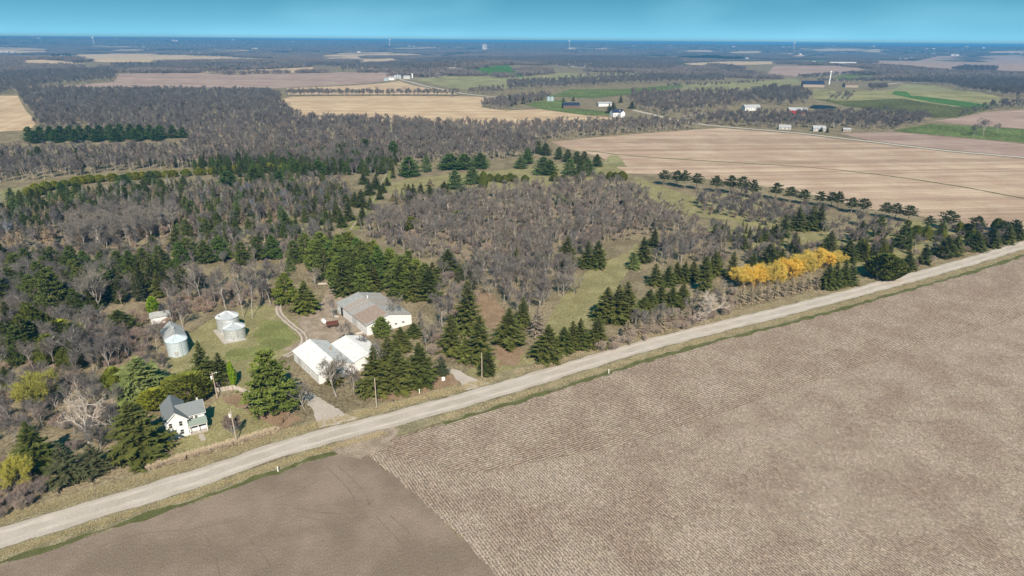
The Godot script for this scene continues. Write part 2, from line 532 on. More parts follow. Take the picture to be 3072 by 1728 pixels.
func fields() -> void:
	# the near gravel road runs straight past the farmstead; d points along it, away from it to the farmstead is -e
	road_line = smooth_line(pv([-400, 72, -108.7, -111, -78, -130.3, -55.5, -146.5, -10, -171.9, 50, -209, 115, -243.5, 171, -274.5, 224, -304.6, 273, -334.5, 420, -422, 640, -553]), 8.0)
	structure("road", sheet(wavy_band(smooth_line(road_line, 1.0), 7.6, 0.0, 0.45, 66), 0.03), M.gravel, "pale straight gravel road crossing the whole scene beside the big field", "road")
	for sh in [-2.0, 1.9]:
		structure("wheel_track", sheet(wavy_band(smooth_line(road_line, 1.5), 1.2, sh, 0.5, 70 + int(sh * 7)), 0.034), M.wheel_gravel, "lighter packed wheel track along the gravel road", "wheel track").set_meta("group", "wheel tracks of the gravel road")
	structure("grass_verge", sheet(ragged(band(road_line, 4.2, 6.2), 1.5, 0.5, 5), 0.02), M.dry_verge, "dry grass verge between the gravel road and the ploughed and stubble fields", "verge")
	structure("grass_verge", sheet(ragged(band(road_line, 5.5, -6.6), 1.5, 0.7, 6), 0.02), M.dry_verge, "dry grass verge between the gravel road and the farmstead's trees", "verge")
	var west := PackedVector2Array()
	var east := PackedVector2Array()
	for q in road_line:
		if q.x < -33.0:
			west.append(q)
		elif q.x > -26.0:
			east.append(q)
	structure("ditch_grass", sheet(wavy_band(smooth_line(west, 0.8), 1.5, 8.7, 1.0, 8), 0.024), M.green_verge, "dark green ditch grass edging the smooth tilled field", "grass strip")
	structure("ditch_grass", sheet(wavy_band(smooth_line(east, 0.8), 1.7, 9.0, 1.1, 9), 0.024), M.green_verge, "dark green ditch grass edging the rowed stubble field", "grass strip")
	# the fields on the near side of the road
	var edge := PackedVector2Array()
	for q in road_line:
		edge.append(q)
	var near_edge := PackedVector2Array()
	for i in road_line.size():
		var d := (road_line[mini(i + 1, road_line.size() - 1)] - road_line[maxi(i - 1, 0)]).normalized()
		near_edge.append(road_line[i] + Vector2(-d.y, d.x) * 9.4)
	var split := near_edge.size() - 1
	for i in near_edge.size():
		if near_edge[i].x > -42.0:
			split = i
			break
	var left := near_edge.slice(0, split + 1)
	left.append_array(PackedVector2Array([Vector2(-21.8, -125.4), Vector2(-10.6, -112.3), Vector2(-2.6, -101.4), Vector2(14, -60), Vector2(30, 30), Vector2(-380, 140)]))
	structure("tilled_field", sheet(ragged(left, 2.5, 0.5, 11), 0.012, 0.53), M.soil, "smooth brown tilled field in the corner below the road", "field")
	var head_in := PackedVector2Array([Vector2(-9.2, -134.3), Vector2(32.6, -148), Vector2(63, -164.5), Vector2(100.9, -185.6), Vector2(146.7, -208.8), Vector2(202.2, -237.8), Vector2(460, -360), Vector2(660, -470)])
	var upper := near_edge.slice(split)
	upper.append(Vector2(660, -500))
	structure("stubble_headland", sheet(ragged(strip(upper, head_in), 3.0, 0.4, 12), 0.012, -0.53), M.headland, "tan stubble headland with rows running along the gravel road", "field")
	var inner := PackedVector2Array([near_edge[split], Vector2(-9.2, -134.3), Vector2(32.6, -148), Vector2(63, -164.5), Vector2(100.9, -185.6), Vector2(146.7, -208.8), Vector2(202.2, -237.8), Vector2(460, -360), Vector2(660, -470), Vector2(700, 60), Vector2(30, 30), Vector2(14, -60), Vector2(-2.6, -101.4), Vector2(-10.6, -112.3), Vector2(-21.8, -125.4)])
	structure("stubble_field", sheet(ragged(inner, 3.0, 0.35, 13), 0.01, 1.03), M.stubble, "wide tan stubble field with rows running across to the gravel road", "field")
	structure("field_entrance", sheet(ragged(pv([-47.6, -144.4, -44.7, -148.5, -34.4, -155.6, -30.3, -153.2, -31.8, -148.4, -32.4, -144.6, -38.4, -140.1, -42.8, -140.8]), 1.0, 0.5, 14), 0.028), M.dirt_track, "bare dirt field entrance joining the gravel road", "track")
	# tyre marks pressed in the tilled soil
	for t in [pv([-49.4, -121.2, -42.9, -119.7, -37.6, -119.4, -33.4, -120.8, -31.8, -124.1]), pv([-47.9, -118.8, -42.2, -117.2, -37, -116.9, -32.1, -118.4]), pv([-27, -119, -21.7, -113.2, -16.6, -107.4, -12.6, -101.3]), pv([-29.9, -118.4, -24.3, -111.7, -20, -106.4, -16.6, -101.3]), pv([-67.4, -113.8, -61.9, -107.9, -57.6, -100.8]), pv([-60.4, -114.3, -53.3, -108.9, -46.4, -100.9]), pv([-86, -108.6, -79.8, -112.6, -70.2, -113.7, -61.4, -117]), pv([-46, -136.6, -41.3, -131.3, -36.7, -125.2, -34.9, -120.6]), pv([-43.6, -137.3, -38.1, -131.4, -34.2, -126.4, -32.1, -121.8]), pv([-54.9, -123.8, -49.8, -127.5, -46.2, -131.3])]:
		structure("tyre_mark", sheet(ragged(band(smooth_line(t, 1.5), 0.3), 0.7, 0.1, 15), 0.018), M.leaf_soil, "faint dark tyre mark curving over the tilled field", "tyre mark").set_meta("group", "tyre marks in the tilled field")
	# the farmstead
	structure("lawn", sheet(ragged(pv([-114.9, -194.8, -116.2, -211.7, -114.9, -225.1, -108.8, -234.9, -99.6, -241.9, -89.9, -236.9, -77, -218.2, -72.2, -204.4, -76.6, -196.6, -79.7, -189.4, -78.4, -174.3, -86, -178.3, -95.4, -176, -105.5, -180.1]), 1.5, 0.9, 20), 0.012), M.lawn, "olive lawn round the steel grain bins", "lawn")
	structure("green_lawn", sheet(ragged(pv([-97.2, -195.1, -96.4, -201.3, -87.7, -205.4, -93.5, -215, -94.2, -227, -86.2, -225.6, -77.3, -212.5, -76.1, -205.6, -82.9, -198.5, -89.7, -192.8]), 1.6, 0.8, 21), 0.017), M.green_grass, "fresh green patch of lawn beside the twin grain bins", "lawn")
	structure("yard", sheet(ragged(pv([-87.3, -136, -87.6, -150.8, -87.4, -162.7, -86.8, -170.2, -76.2, -168.4, -70, -159.4, -63.9, -152.7, -73.2, -146.3, -79.6, -141]), 1.5, 0.7, 22), 0.012), M.lawn, "dry olive front yard of the white farmhouse", "lawn")
	structure("leaf_litter", sheet(ragged(pv([-86.9, -168.2, -81.6, -172.2, -72.2, -168.5, -62.1, -161.2, -59.1, -157.8, -63, -152.7, -71.8, -159.3, -80.9, -165.5]), 1.2, 0.9, 23), 0.016), M.leaf_litter, "rust coloured needle litter under the tall pine beside the farmhouse", "litter")
	structure("leaf_litter", sheet(ragged(pv([-41, -169.9, -33.9, -175, -24.7, -183.6, -15.4, -185.9, -15.9, -179.4, -26.3, -171.1, -34.4, -166.2]), 1.2, 0.9, 24), 0.016), M.leaf_litter, "rust coloured needle litter under the spruces by the road", "litter")
	structure("leaf_litter", sheet(ragged(pv([-6.9, -204.2, -1.7, -208.3, 4.1, -203.1, 2.8, -193.2, -3.7, -190.7]), 1.2, 0.9, 25), 0.016), M.leaf_litter, "brown bare ground under the lone spruce by the clearing", "litter")
	structure("leaf_litter", sheet(ragged(pv([-17.7, -256.6, -9.4, -260.7, -3.4, -238.7, 0.6, -221.2, -4.2, -216.7, -12.1, -228.6]), 1.2, 0.9, 26), 0.015), M.leaf_litter, "orange brown leaf litter beside the grey wood", "litter")
	structure("farmyard", sheet(ragged(pv([-81.7, -227.3, -77.5, -244.1, -79.2, -263.2, -80.3, -275.9, -74.8, -271.6, -65.1, -237.4, -51.5, -215.8, -50.3, -204.8, -56, -199.5, -66.5, -204.5, -74.5, -200.4, -78.3, -201.7, -74.1, -212.5]), 1.2, 0.8, 27), 0.014), M.dirt_track, "bare trampled earth yard between the two long sheds", "yard")
	var drive := smooth_line(pv([-94.4, -245.6, -91.2, -235.2, -84.7, -225.6, -76.1, -215.3, -73.2, -208.4, -73.7, -201.7, -76.1, -196.7]), 1.5)
	structure("driveway", sheet(ragged(band(drive, 2.6), 1.0, 0.25, 28), 0.02), M.dirt_track, "curving twin rutted dirt lane beside the green lawn", "track")
	for sh in [-0.75, 0.75]:
		structure("wheel_rut", sheet(ragged(band(drive, 0.45, sh), 1.0, 0.12, 29), 0.026), M.wheel_gravel, "pale wheel rut of the curving dirt lane", "wheel rut").set_meta("group", "wheel ruts of the dirt lane")
	structure("driveway", sheet(ragged(pv([-63.4, -173.5, -59.6, -172.6, -52.9, -165.9, -43, -158.9, -52.4, -153.7, -57.4, -163.1]), 1.2, 0.5, 30), 0.028), M.gravel, "grey gravel drive from the road to the white shed", "track")
	structure("driveway", sheet(ragged(pv([-21, -189.2, -17.5, -188.1, -12, -182.7, -6.6, -179.5, -13.6, -175.3]), 1.2, 0.4, 31), 0.028), M.gravel, "short gravel drive meeting the road beyond the spruces", "track")
	structure("clearing", sheet(ragged(pv([-15.2, -183.7, -10.4, -194.1, -3.8, -196.7, 7.5, -203.2, 13.2, -226, 19.8, -249.8, 32.7, -283, 42.2, -297.6, 57.6, -313.7, 65.7, -331.3, 67.6, -322.5, 55.8, -293, 47.6, -270.2, 40.5, -250.3, 32.9, -232.7, 27.7, -220.2, 12.8, -194.5, -3.6, -183.9]), 2.5, 1.0, 32), 0.012), M.lawn, "mown grass clearing winding between the grey wood and the spruces", "clearing")
	structure("meadow", sheet(ragged(pv([94.9, -512.6, 110.7, -475.6, 124.4, -443.3, 155.6, -454.9, 175.1, -425.4, 180.4, -390.6, 144.6, -359.5, 128.5, -381, 110.3, -388.4, 95.2, -413.5, 91.7, -452.6]), 3.5, 1.3, 33), 0.012), M.lawn, "grassy meadow at the foot of the flat topped pines", "meadow")
	structure("meadow", sheet(ragged(pv([108.3, -358.4, 130.1, -373.5, 142.8, -339.5, 173.4, -360.3, 191.3, -353.9, 244.5, -384.6, 267.5, -356.1, 239.3, -329.9, 188.3, -301.2, 156, -281.4, 163.7, -272.8, 135.3, -256, 149.8, -281.2, 157.6, -327.7, 131.9, -324.1, 115.4, -326.6]), 3.5, 1.3, 34), 0.012), M.lawn, "grass lane threading between the spruces below the stubble field", "meadow")
	structure("meadow", sheet(ragged(pv([-93.8, -468, -79.1, -499, -24, -528.5, 46.7, -569.9, 88.2, -555.7, 94.9, -512.6, 40.3, -484.9, -21, -459.4, -54, -437.1, -81, -436.1]), 3.5, 1.3, 35), 0.012), M.lawn, "grass strip in front of the round pines", "meadow")
	structure("grass_lane", sheet(ragged(pv([-94.6, -352.6, -94, -374.3, -94.9, -416.3, -96.4, -456.6, -100.6, -504.7, -107.2, -555.1, -100.3, -547.6, -92, -492.1, -89.7, -446.1, -87.4, -390.3, -86.2, -352.8]), 2.5, 0.8, 36), 0.016), M.green_grass, "green mown lane running away between two lines of spruces", "lane")
	structure("lane_track", sheet(ragged(band(smooth_line(pv([-90.8, -352.7, -91.6, -386.1, -92.5, -425.8, -96.2, -467.9, -101.8, -532.5]), 3.0), 1.3), 2.0, 0.3, 37), 0.02), M.dirt_track, "pale track down the mown lane", "track")
	structure("meadow", sheet(ragged(pv([-152.7, -344.2, -141.9, -365.3, -135.4, -380.8, -109.7, -389.6, -107.5, -352.2, -121.7, -338.6, -137.1, -331.9]), 3.5, 1.3, 38), 0.012), M.pale_pasture, "straw coloured opening in the mixed plantation", "meadow")
	structure("meadow", sheet(ragged(pv([-198.8, -304.5, -188.5, -315.7, -174.6, -321.8, -173.8, -313.3, -182.7, -304.9, -189.8, -294.4]), 2.0, 0.8, 39), 0.012), M.leaf_litter, "narrow brown track behind the pine row", "track")
	structure("meadow", sheet(ragged(pv([-356.1, -447.1, -347.9, -458.5, -329.9, -442.7, -328.3, -427.5, -331, -413]), 2.0, 0.8, 40), 0.012), M.pale_pasture, "straw coloured opening at the edge of the plantation", "meadow")
	# the big stubble field beyond, and the country behind it
	field("stubble_field", pv([38.9, -699.4, 117, -752, 204.7, -806, 260.7, -838, 334.1, -789, 383.9, -717, 428.9, -651.3, 475.8, -612.5, 515.3, -575.4, 333, -358, 294.2, -363.8, 277.3, -370.5, 257.2, -388.9, 228.8, -413.4, 205.6, -462.1, 168.6, -496, 122.9, -520.5, 91.9, -526.2, 80.2, -606.3, 53.1, -654.5]), "far_stubble", "broad tan stubble field behind the line of pines", "field", 0.02, -0.12)
	structure("waterway", draped(ragged(band(smooth_line(pv([71.5, -640.8, 111.8, -611.5, 181.5, -584.3, 246.8, -562.6, 289.9, -534.4, 330.3, -489.8, 354.4, -446.2, 379.9, -413.8]), 12.0), 2.6), 6.0, 0.9, 41), 0.05), M.green_verge, "thin dark grass waterway crossing the big stubble field", "grass strip")
	structure("field_track", draped(ragged(pv([73.9, -555.1, 90.5, -614.2, 98.7, -614.6, 96.7, -556.1]), 3.0, 1.0, 42), 0.05), M.pale_pasture, "pale mown track entering the stubble field", "track")
	field("tilled_field", pv([389.8, -797, 460.1, -807, 540.8, -702, 583.6, -657.2, 526.3, -588.4, 483.9, -623.6, 438.3, -666.5, 393.5, -736]), "mauve_field", "dull mauve tilled field across the far white road", "field", 0.02, -0.15)
	field("pasture", pv([466.7, -820, 511, -854, 544.5, -877, 579.3, -855, 623, -815, 685.5, -779, 586.9, -661.1, 547.4, -711, 469.4, -807]), "pasture", "green pasture with a few bare trees below the hill", "pasture")
	field("tilled_field", pv([569.2, -909, 622.8, -937, 693.5, -987, 760, -1005, 894, -1030, 690.2, -785, 627.3, -821, 585.3, -865]), "mauve_field", "mauve tilled field behind the green pasture", "field", 0.02, 0.3)
	field("pasture", pv([525.4, -1188, 553.4, -1143, 599.5, -1151, 660.5, -1156, 683.7, -1048, 747, -1042, 688.9, -994, 619, -938, 586.3, -936, 569.6, -1007, 533.6, -1077]), "dark_pasture", "dark green slope of the round hill", "pasture")
	field("hill_grass", pv([609.8, -1390, 634.7, -1325, 728, -1325, 1032, -1821, 1091, -1773, 829, -1156, 813, -1125, 747, -1042, 683.7, -1048, 660.5, -1156, 599.5, -1151, 553.4, -1143, 525.4, -1188]), "pale_pasture", "tan grass over the crown of the round hill", "hill")
	field("crop_strip", pv([680.6, -1223, 727, -1300, 737, -1278, 698.3, -1195, 709, -1182, 732, -1112, 750, -1049, 696.6, -1039, 680.3, -1098, 677.9, -1167]), "crop_green", "bright green crop strip curving over the round hill", "field", 0.06)
	field("pasture", pv([398.6, -1611, 585, -1701, 809, -1970, 704, -1670, 574.5, -1491, 486.2, -1408, 399.9, -1346, 335.2, -1348]), "pale_pasture", "pale green pasture left of the white tower", "pasture")
	field("tilled_field", pv([1063, -2805, 1315, -2826, 1227, -2296, 1018, -2178, 858, -2041, 821, -2224]), "mauve_field", "mauve field on the rise behind the white tower", "field")
	field("tilled_field", pv([2060, -3980, 2304, -3991, 1875, -3288, 1563, -2884, 1650, -3183]), "mauve_field", "small brown field beside the far white barn", "field", 0.03)
	field("tilled_field", pv([2317, -4001, 3260, -5381, 4277, -5823, 4908, -5818, 2087, -2449, 1762, -2375, 1563, -2479, 1513, -2790]), "mauve_field", "wide mauve field near the horizon on the right", "field")
	field("pasture", pv([-162.6, -2107, -98.3, -2227, -23.5, -2400, 31.5, -2034, 25.9, -1903, -118, -2024]), "crop_green", "bright green hillside field behind the winding white road", "pasture")
	field("pasture", pv([-261.5, -1826, -177.6, -1954, -114.1, -1955, 0, -1877, 148, -2021, 244.9, -1924, 364.5, -2278, 400.3, -1919, 205.8, -1775, -14.6, -1511, -27, -1393, -119.4, -1463, -199.2, -1708]), "pale_pasture", "rolling pale green field beside the winding white road", "pasture")
	field("pasture", pv([18.2, -1130, 62.7, -1232, 94.6, -1204, 80, -1082, 140.3, -1017, 143.8, -967, 105.3, -966, 55.9, -1029]), "pasture", "green paddock round the dark barn", "pasture")
	field("pasture", pv([-20, -1293, 83.4, -1334, 120.6, -1473, 240.2, -1487, 398.6, -1611, 375.2, -1514, 223.3, -1329, 146.7, -1251, 90.4, -1282, 37.2, -1271]), "pasture", "long green pasture behind the dark barn", "pasture")
	field("tan_field", pv([-409.3, -1171, -409.5, -1261, -322.7, -1271, -72.7, -1271, -14.3, -1239, -50.5, -1172, -50.9, -1081, -11.8, -1031, 41.5, -1051, 104.4, -957, 186.6, -893, 96.7, -839, -16.2, -818, -98.3, -821, -156.6, -873, -227.2, -885, -284.5, -894]), "tan_field", "tan field in front of the dark barn and its grove", "field", 0.015, -0.1)
	field("tan_field", pv([-498.9, -1495, -404.7, -1602, -332.6, -1699, -298.1, -1788, -151.8, -1444, -107.1, -1317, -333, -1313, -438.4, -1321]), "tan_field", "tan field above the hedgerow of bare trees", "field", 0.015, 0.1)
	field("mauve_field", pv([-975, -1416, -932, -1592, -1067, -1855, -897, -1929, -777, -1899, -527.2, -2100, -358.6, -2045, -310, -1862, -340.7, -1756, -426.5, -1614, -514, -1498, -735, -1442]), "mauve_field", "long mauve field behind the leafless wood", "field", 0.015, 0.05)
	field("tan_field", pv([-930, -2001, -736, -2535, -613.9, -2082, -787, -1925, -887, -1932]), "tan_field", "thin tan field beside a line of single trees", "field", 0.03)
	field("dry_meadow", pv([-906, -1195, -878, -1199, -696.5, -961, -578.1, -811, -537.1, -740, -559.3, -724, -628.2, -720, -1022, -1193]), "tan_field", "straw coloured meadow at the edge of the leafless wood", "meadow", 0.02, 1.2)
	for f in [pv([-4240, -5515, -3763, -5632, -2789, -4171, -2760, -3919, -3163, -4101]), pv([-1869, -2675, -1547, -2484, -1513, -2368, -1651, -2287, -1730, -2394]), pv([-2816, -4462, -2323, -4418, -1879, -4127, -1433, -3743, -1114, -3363, -1019, -3057, -1196, -3071, -1351, -2728, -1529, -2586, -1639, -2602]), pv([-3177, -5590, -2860, -5573, -2542, -4929, -2786, -4673]), pv([-2561, -5787, -2208, -5999, -1950, -5105, -2068, -4792]), pv([-1160, -4073, -1258, -5057, -1110, -5799, -628.4, -4812, -624.1, -4070, -815, -3833, -825, -3304, -898, -3280]), pv([-881, -3643, -597.5, -3846, -596.6, -3198, -783, -3236]), pv([-593.8, -2593, -490.5, -2681, -426.2, -2326, -531.4, -2337]), pv([106.1, -4035, 272.9, -4211, 210.4, -3337, 95.3, -3369]), pv([774, -3783, 888, -3680, 766, -3329, 697.2, -3370]), pv([1782, -7341, 2011, -6836, 1743, -6078, 1508, -6206]), pv([2039, -6659, 2395, -6812, 2293, -6137, 1862, -5800]), pv([2243, -5505, 2667, -5693, 2037, -4687, 1727, -4574]), pv([3322, -8181, 4102, -7606, 3442, -6512, 2885, -6964]), pv([4577, -6757, 5448, -7435, 5831, -7344, 4888, -6146, 4121, -6056]), pv([820, -3354, 1212, -3818, 1495, -3861, 1226, -3221, 886, -2871, 721, -2877]), pv([-1329, -7264, -757, -7460, -770, -6644, -1098, -6330]), pv([-3941, -6466, -3446, -6406, -3173, -5690, -3587, -5925]), pv([589.3, -7771, 1155, -7818, 943, -7065, 498, -6999])]:
		field("far_field", f, "tan_field", "distant tan field among the far woods", "field", 0.03, 0.2)
		get_child(get_child_count() - 1).set_meta("group", "far tan fields")
	field("far_pasture", pv([1511, -4134, 1821, -4305, 1870, -4050, 1550, -3423, 1321, -3473]), "pasture", "distant green field among the farms", "pasture", 0.05)
	field("far_pasture", pv([670.3, -3239, 830, -3395, 807, -2838, 718, -2528, 612.5, -2645]), "pasture", "distant green field by the tree covered slope", "pasture", 0.05)
	field("far_pasture", pv([1040, -2167, 1179, -2171, 1048, -1961, 921, -1976]), "pasture", "green field on the slope behind the white tower", "pasture", 0.05)
	# far roads and the pond
	for r in [[pv([183.5, -1031, 196.2, -990, 209.1, -947, 224, -901, 243.4, -872, 264.7, -852, 338, -798, 387.9, -725, 432.9, -657.8, 479.8, -618, 518, -578.6]), 7.0, "white gravel road edging the far stubble field"], [pv([-304, -1825, -246.5, -1718, -154.5, -1470, -107.7, -1350, -57.2, -1287, -12, -1252, 11.9, -1242]), 8.0, "white gravel road slanting down past the tan field"], [pv([-304, -1825, -254, -1856, -206.6, -1922, -186.8, -1992, -190.5, -2054, -203.6, -2087, -195.6, -2133]), 7.0, "white gravel road bending towards the far farm"], [pv([240.4, -954, 261, -975, 311.6, -1016]), 6.0, "short white lane to the red barns"], [pv([-517.6, -2195, -417, -2090, -353.4, -2015]), 8.0, "far white road behind the mauve field"], [pv([861, -1666, 948, -1752, 1061, -1864, 1112, -1843]), 8.0, "pale lane over the hill behind the stone house"], [pv([363.3, -2278, 401, -1970, 417, -1827]), 8.0, "pale lane below the far cottages"]]:
		structure("road", draped(band(smooth_line(r[0], 14.0), r[1]), 0.09), M.wheel_gravel, r[2], "road")
	var pond := plain("pond_water", 0.01, 0.018, 0.025, 0.6)
	pond.metallic_specular = 0.25
	structure("pond", draped(smooth_line(pv([487.8, -1100, 509.8, -1089, 507.5, -1060, 480.7, -1046, 469, -1068, 487.8, -1100]), 6.0), 0.12), pond, "small dark blue pond behind the red barns", "pond")

# ---- buildings -------------------------------------------------------------------------------------------------------------------

# walls with gables at both x ends: x from 0 to len, z from -depth to 0
func gable_walls(x0: float, x1: float, z0: float, z1: float, eave: float, ridge: float) -> Shape:
	var s := Shape.new()
	var zm := (z0 + z1) / 2
	var a := [Vector3(x0, -0.2, z1), Vector3(x1, -0.2, z1), Vector3(x1, -0.2, z0), Vector3(x0, -0.2, z0)]
	var t := [Vector3(x0, eave, z1), Vector3(x1, eave, z1), Vector3(x1, eave, z0), Vector3(x0, eave, z0)]
	for i in 4:
		var j := (i + 1) % 4
		s.quad(a[j], a[i], t[i], t[j])
	s.tri(Vector3(x0, eave, z0), Vector3(x0, ridge, zm), Vector3(x0, eave, z1))
	s.tri(Vector3(x1, eave, z1), Vector3(x1, ridge, zm), Vector3(x1, eave, z0))
	return s

# one slope of sheets or shingles, from ridge to eave; sheets > 0 makes that many separate sheets
func slope(parent: Node3D, called: String, r0: Vector3, r1: Vector3, e0: Vector3, e1: Vector3, thick: float, sheets: int, pick: Callable) -> void:
	var nrm := (r1 - r0).cross(e0 - r0).normalized()
	if nrm.y < 0:
		nrm = -nrm
	if sheets <= 0:
		var s := Shape.new()
		s.slab([r0 + nrm * thick, r1 + nrm * thick, e1 + nrm * thick, e0 + nrm * thick], -nrm * thick)
		put(called, s.done(), pick.call(0.5, 0.5), parent)
		return
	for i in sheets:
		var a := float(i) / sheets
		var b := float(i + 1) / sheets
		var lift := nrm * (thick + 0.012 * (i % 2))
		var s := Shape.new()
		s.slab([r0.lerp(r1, a) + lift, r0.lerp(r1, b) + lift, e0.lerp(e1, b) + lift, e0.lerp(e1, a) + lift], -nrm * thick)
		# the raised seam along the sheet's edge
		var w := (r1 - r0).normalized() * 0.05
		s.slab([r0.lerp(r1, a) + lift + nrm * 0.04, r0.lerp(r1, a) + w + lift + nrm * 0.04, e0.lerp(e1, a) + w + lift + nrm * 0.04, e0.lerp(e1, a) + lift + nrm * 0.04], -nrm * 0.035)
		put(called, s.done(), pick.call((a + b) / 2, rng.randf()), parent)

# a window or a door on a wall: centre c, outward direction out
func opening(parent: Node3D, called: String, c: Vector3, out: Vector3, w: float, h: float, bars := true) -> void:
	var side := Vector3.UP.cross(out).normalized()
	var f := Shape.new()
	var o := out * 0.05
	for k in [-1, 1]:
		var p: Vector3 = c + side * k * (w / 2 + 0.05)
		obox(f, p + o * 0.5, side, out, 0.12, h + 0.2, 0.09)
		obox(f, c + Vector3.UP * k * (h / 2 + 0.05) + o * 0.5, side, out, w, 0.12, 0.09)
	if bars:
		obox(f, c + o * 0.4, side, out, w, 0.06, 0.05)
	var frame := put(called, f.done(), M.white_trim, parent)
	var g := Shape.new()
	obox(g, c + out * 0.015, side, out, w, h, 0.03)
	put("pane" if called == "window" else "door_leaf", g.done(), M.glass if called == "window" else M.dull_white, frame)

func obox(s: Shape, c: Vector3, side: Vector3, out: Vector3, w: float, h: float, d: float) -> void:
	var x := side * w / 2
	var z := out * d / 2
	var y := Vector3.UP * h / 2
	s.hexa([c - x - y - z, c + x - y - z, c + x - y + z, c - x - y + z], [c - x + y - z, c + x + y - z, c + x + y + z, c - x + y + z])

func farmhouse() -> void:
	var p := Vector2(-90.8, -147.3)
	var t := thing("farmhouse", "white two storey farmhouse with grey shingle cross gable roof and front porch", "house", Vector3(p.x, 0, p.y), deg_to_rad(32))
	# wing A: gable to the road (its own axis along z)
	var W := 5.2
	var L := 10.6
	var eave := 5.2
	var ridge := 7.6
	var a := Shape.new()
	var q := [Vector3(0, -0.2, 0), Vector3(W, -0.2, 0), Vector3(W, -0.2, -L), Vector3(0, -0.2, -L)]
	var u := Vector3(0, eave + 0.2, 0)
	for i in 4:
		var j := (i + 1) % 4
		a.quad(q[j], q[i], q[i] + u, q[j] + u)
	a.tri(Vector3(0, eave, 0), Vector3(W / 2, ridge, 0), Vector3(W, eave, 0))
	a.tri(Vector3(W, eave, -L), Vector3(W / 2, ridge, -L), Vector3(0, eave, -L))
	put("wall", a.done(), M.white_wall, t)
	var b := gable_walls(W + 0.002, W + 4.4, -6.4, -1.5, eave - 0.05, ridge - 0.05)
	put("wall", b.done(), M.white_wall, t)
	var shingle := func(_x, _y): return M.shingle
	var oh := 0.35
	var dy := 0.32
	slope(t, "roof", Vector3(W / 2, ridge + 0.06, oh), Vector3(W / 2, ridge + 0.06, -L - oh), Vector3(-oh, eave - dy + 0.06, oh), Vector3(-oh, eave - dy + 0.06, -L - oh), 0.1, 0, shingle)
	slope(t, "roof", Vector3(W / 2, ridge + 0.06, oh), Vector3(W / 2, ridge + 0.06, -L - oh), Vector3(W + oh, eave - dy + 0.06, oh), Vector3(W + oh, eave - dy + 0.06, -L - oh), 0.1, 0, shingle)
	var zb := -3.95
	slope(t, "roof", Vector3(W / 2 + 0.3, ridge, zb), Vector3(W + 4.4 + oh, ridge, zb), Vector3(W / 2 + 2.2, eave - dy, -1.5 + oh), Vector3(W + 4.4 + oh, eave - dy, -1.5 + oh), 0.1, 0, shingle)
	slope(t, "roof", Vector3(W / 2 + 0.3, ridge, zb), Vector3(W + 4.4 + oh, ridge, zb), Vector3(W / 2 + 2.2, eave - dy, -6.4 - oh), Vector3(W + 4.4 + oh, eave - dy, -6.4 - oh), 0.1, 0, shingle)
	# white rake boards
	var tr := Shape.new()
	for s in [[Vector3(-oh, eave - dy, oh), Vector3(W / 2, ridge, oh)], [Vector3(W + oh, eave - dy, oh), Vector3(W / 2, ridge, oh)], [Vector3(W + 4.4 + oh, eave - dy, -1.5 + oh), Vector3(W + 4.4 + oh, ridge, zb)]]:
		tr.tube(s[0] + Vector3(0, -0.06, 0.03), s[1] + Vector3(0, -0.06, 0.03), 0.11, 0.11, 4)
	tr.tube(Vector3(W + oh, eave - dy - 0.05, -1.5 + oh), Vector3(W + 4.4 + oh, eave - dy - 0.05, -1.5 + oh), 0.09, 0.09, 4)
	put("rake_board", tr.done(), M.white_trim, t)
	# chimney
	var ch := Shape.new()
	ch.box(Vector3(W + 3.2, ridge - 0.4, -4.5), Vector3(W + 3.7, ridge + 0.6, -4.0))
	put("chimney", ch.done(), M.dull_white, t)
	for y in [1.55, 4.1]:
		for x in [1.15, 3.6]:
			opening(t, "window", Vector3(x, y, 0), Vector3(0, 0, 1), 0.8, 1.4)
		for z in [-2.6, -6.4]:
			opening(t, "window", Vector3(0, y, z), Vector3(-1, 0, 0), 0.8, 1.4)
	opening(t, "vent", Vector3(W / 2, 6.3, 0), Vector3(0, 0, 1), 0.35, 0.4, false)
	for x in [W + 1.25, W + 2.35]:
		opening(t, "window", Vector3(x, 4.25, -1.5), Vector3(0, 0, 1), 0.75, 1.2)
	for y in [1.6, 4.1]:
		opening(t, "window", Vector3(W + 4.4, y, -4), Vector3(1, 0, 0), 0.8, 1.3)
	# porch
	var fl := Shape.new()
	fl.box(Vector3(W + 0.02, 0, -1.48), Vector3(W + 4.6, 0.35, 0.6))
	put("porch_floor", fl.done(), M.concrete, t)
	var pr := func(_x, _y): return M.green_shingle
	slope(t, "porch_roof", Vector3(W + 0.02, 3.75, -1.46), Vector3(W + 4.75, 3.75, -1.46), Vector3(W + 0.02, 2.75, 0.55), Vector3(W + 4.75, 2.75, 0.55), 0.1, 0, pr)
	var be := Shape.new()
	be.box(Vector3(W + 0.05, 2.5, 0.25), Vector3(W + 4.6, 2.72, 0.42))
	put("porch_beam", be.done(), M.white_trim, t)
	for x in [W + 0.2, W + 2.3, W + 4.45]:
		var po := Shape.new()
		po.box(Vector3(x - 0.08, 0.35, 0.26), Vector3(x + 0.08, 2.5, 0.42))
		put("porch_post", po.done(), M.white_trim, t)
	var hw := Shape.new()
	hw.box(Vector3(W + 0.3, 0.35, -1.0), Vector3(W + 4.4, 1.15, -0.85))
	put("porch_rail", hw.done(), M.white_wall, t)
	opening(t, "door", Vector3(W + 1.0, 1.4, -1.5), Vector3(0, 0, 1), 0.9, 2.0, false)
	opening(t, "window", Vector3(W + 3.0, 1.7, -1.5), Vector3(0, 0, 1), 1.2, 1.2)
	# garden path and the lean-to behind
	structure("garden_path", sheet(ragged(pv([-84.2, -150.3, -83.1, -150.8, -81, -147.7, -82.2, -147.1]), 0.6, 0.12, 44), 0.03), M.concrete, "short concrete path from the porch", "path")
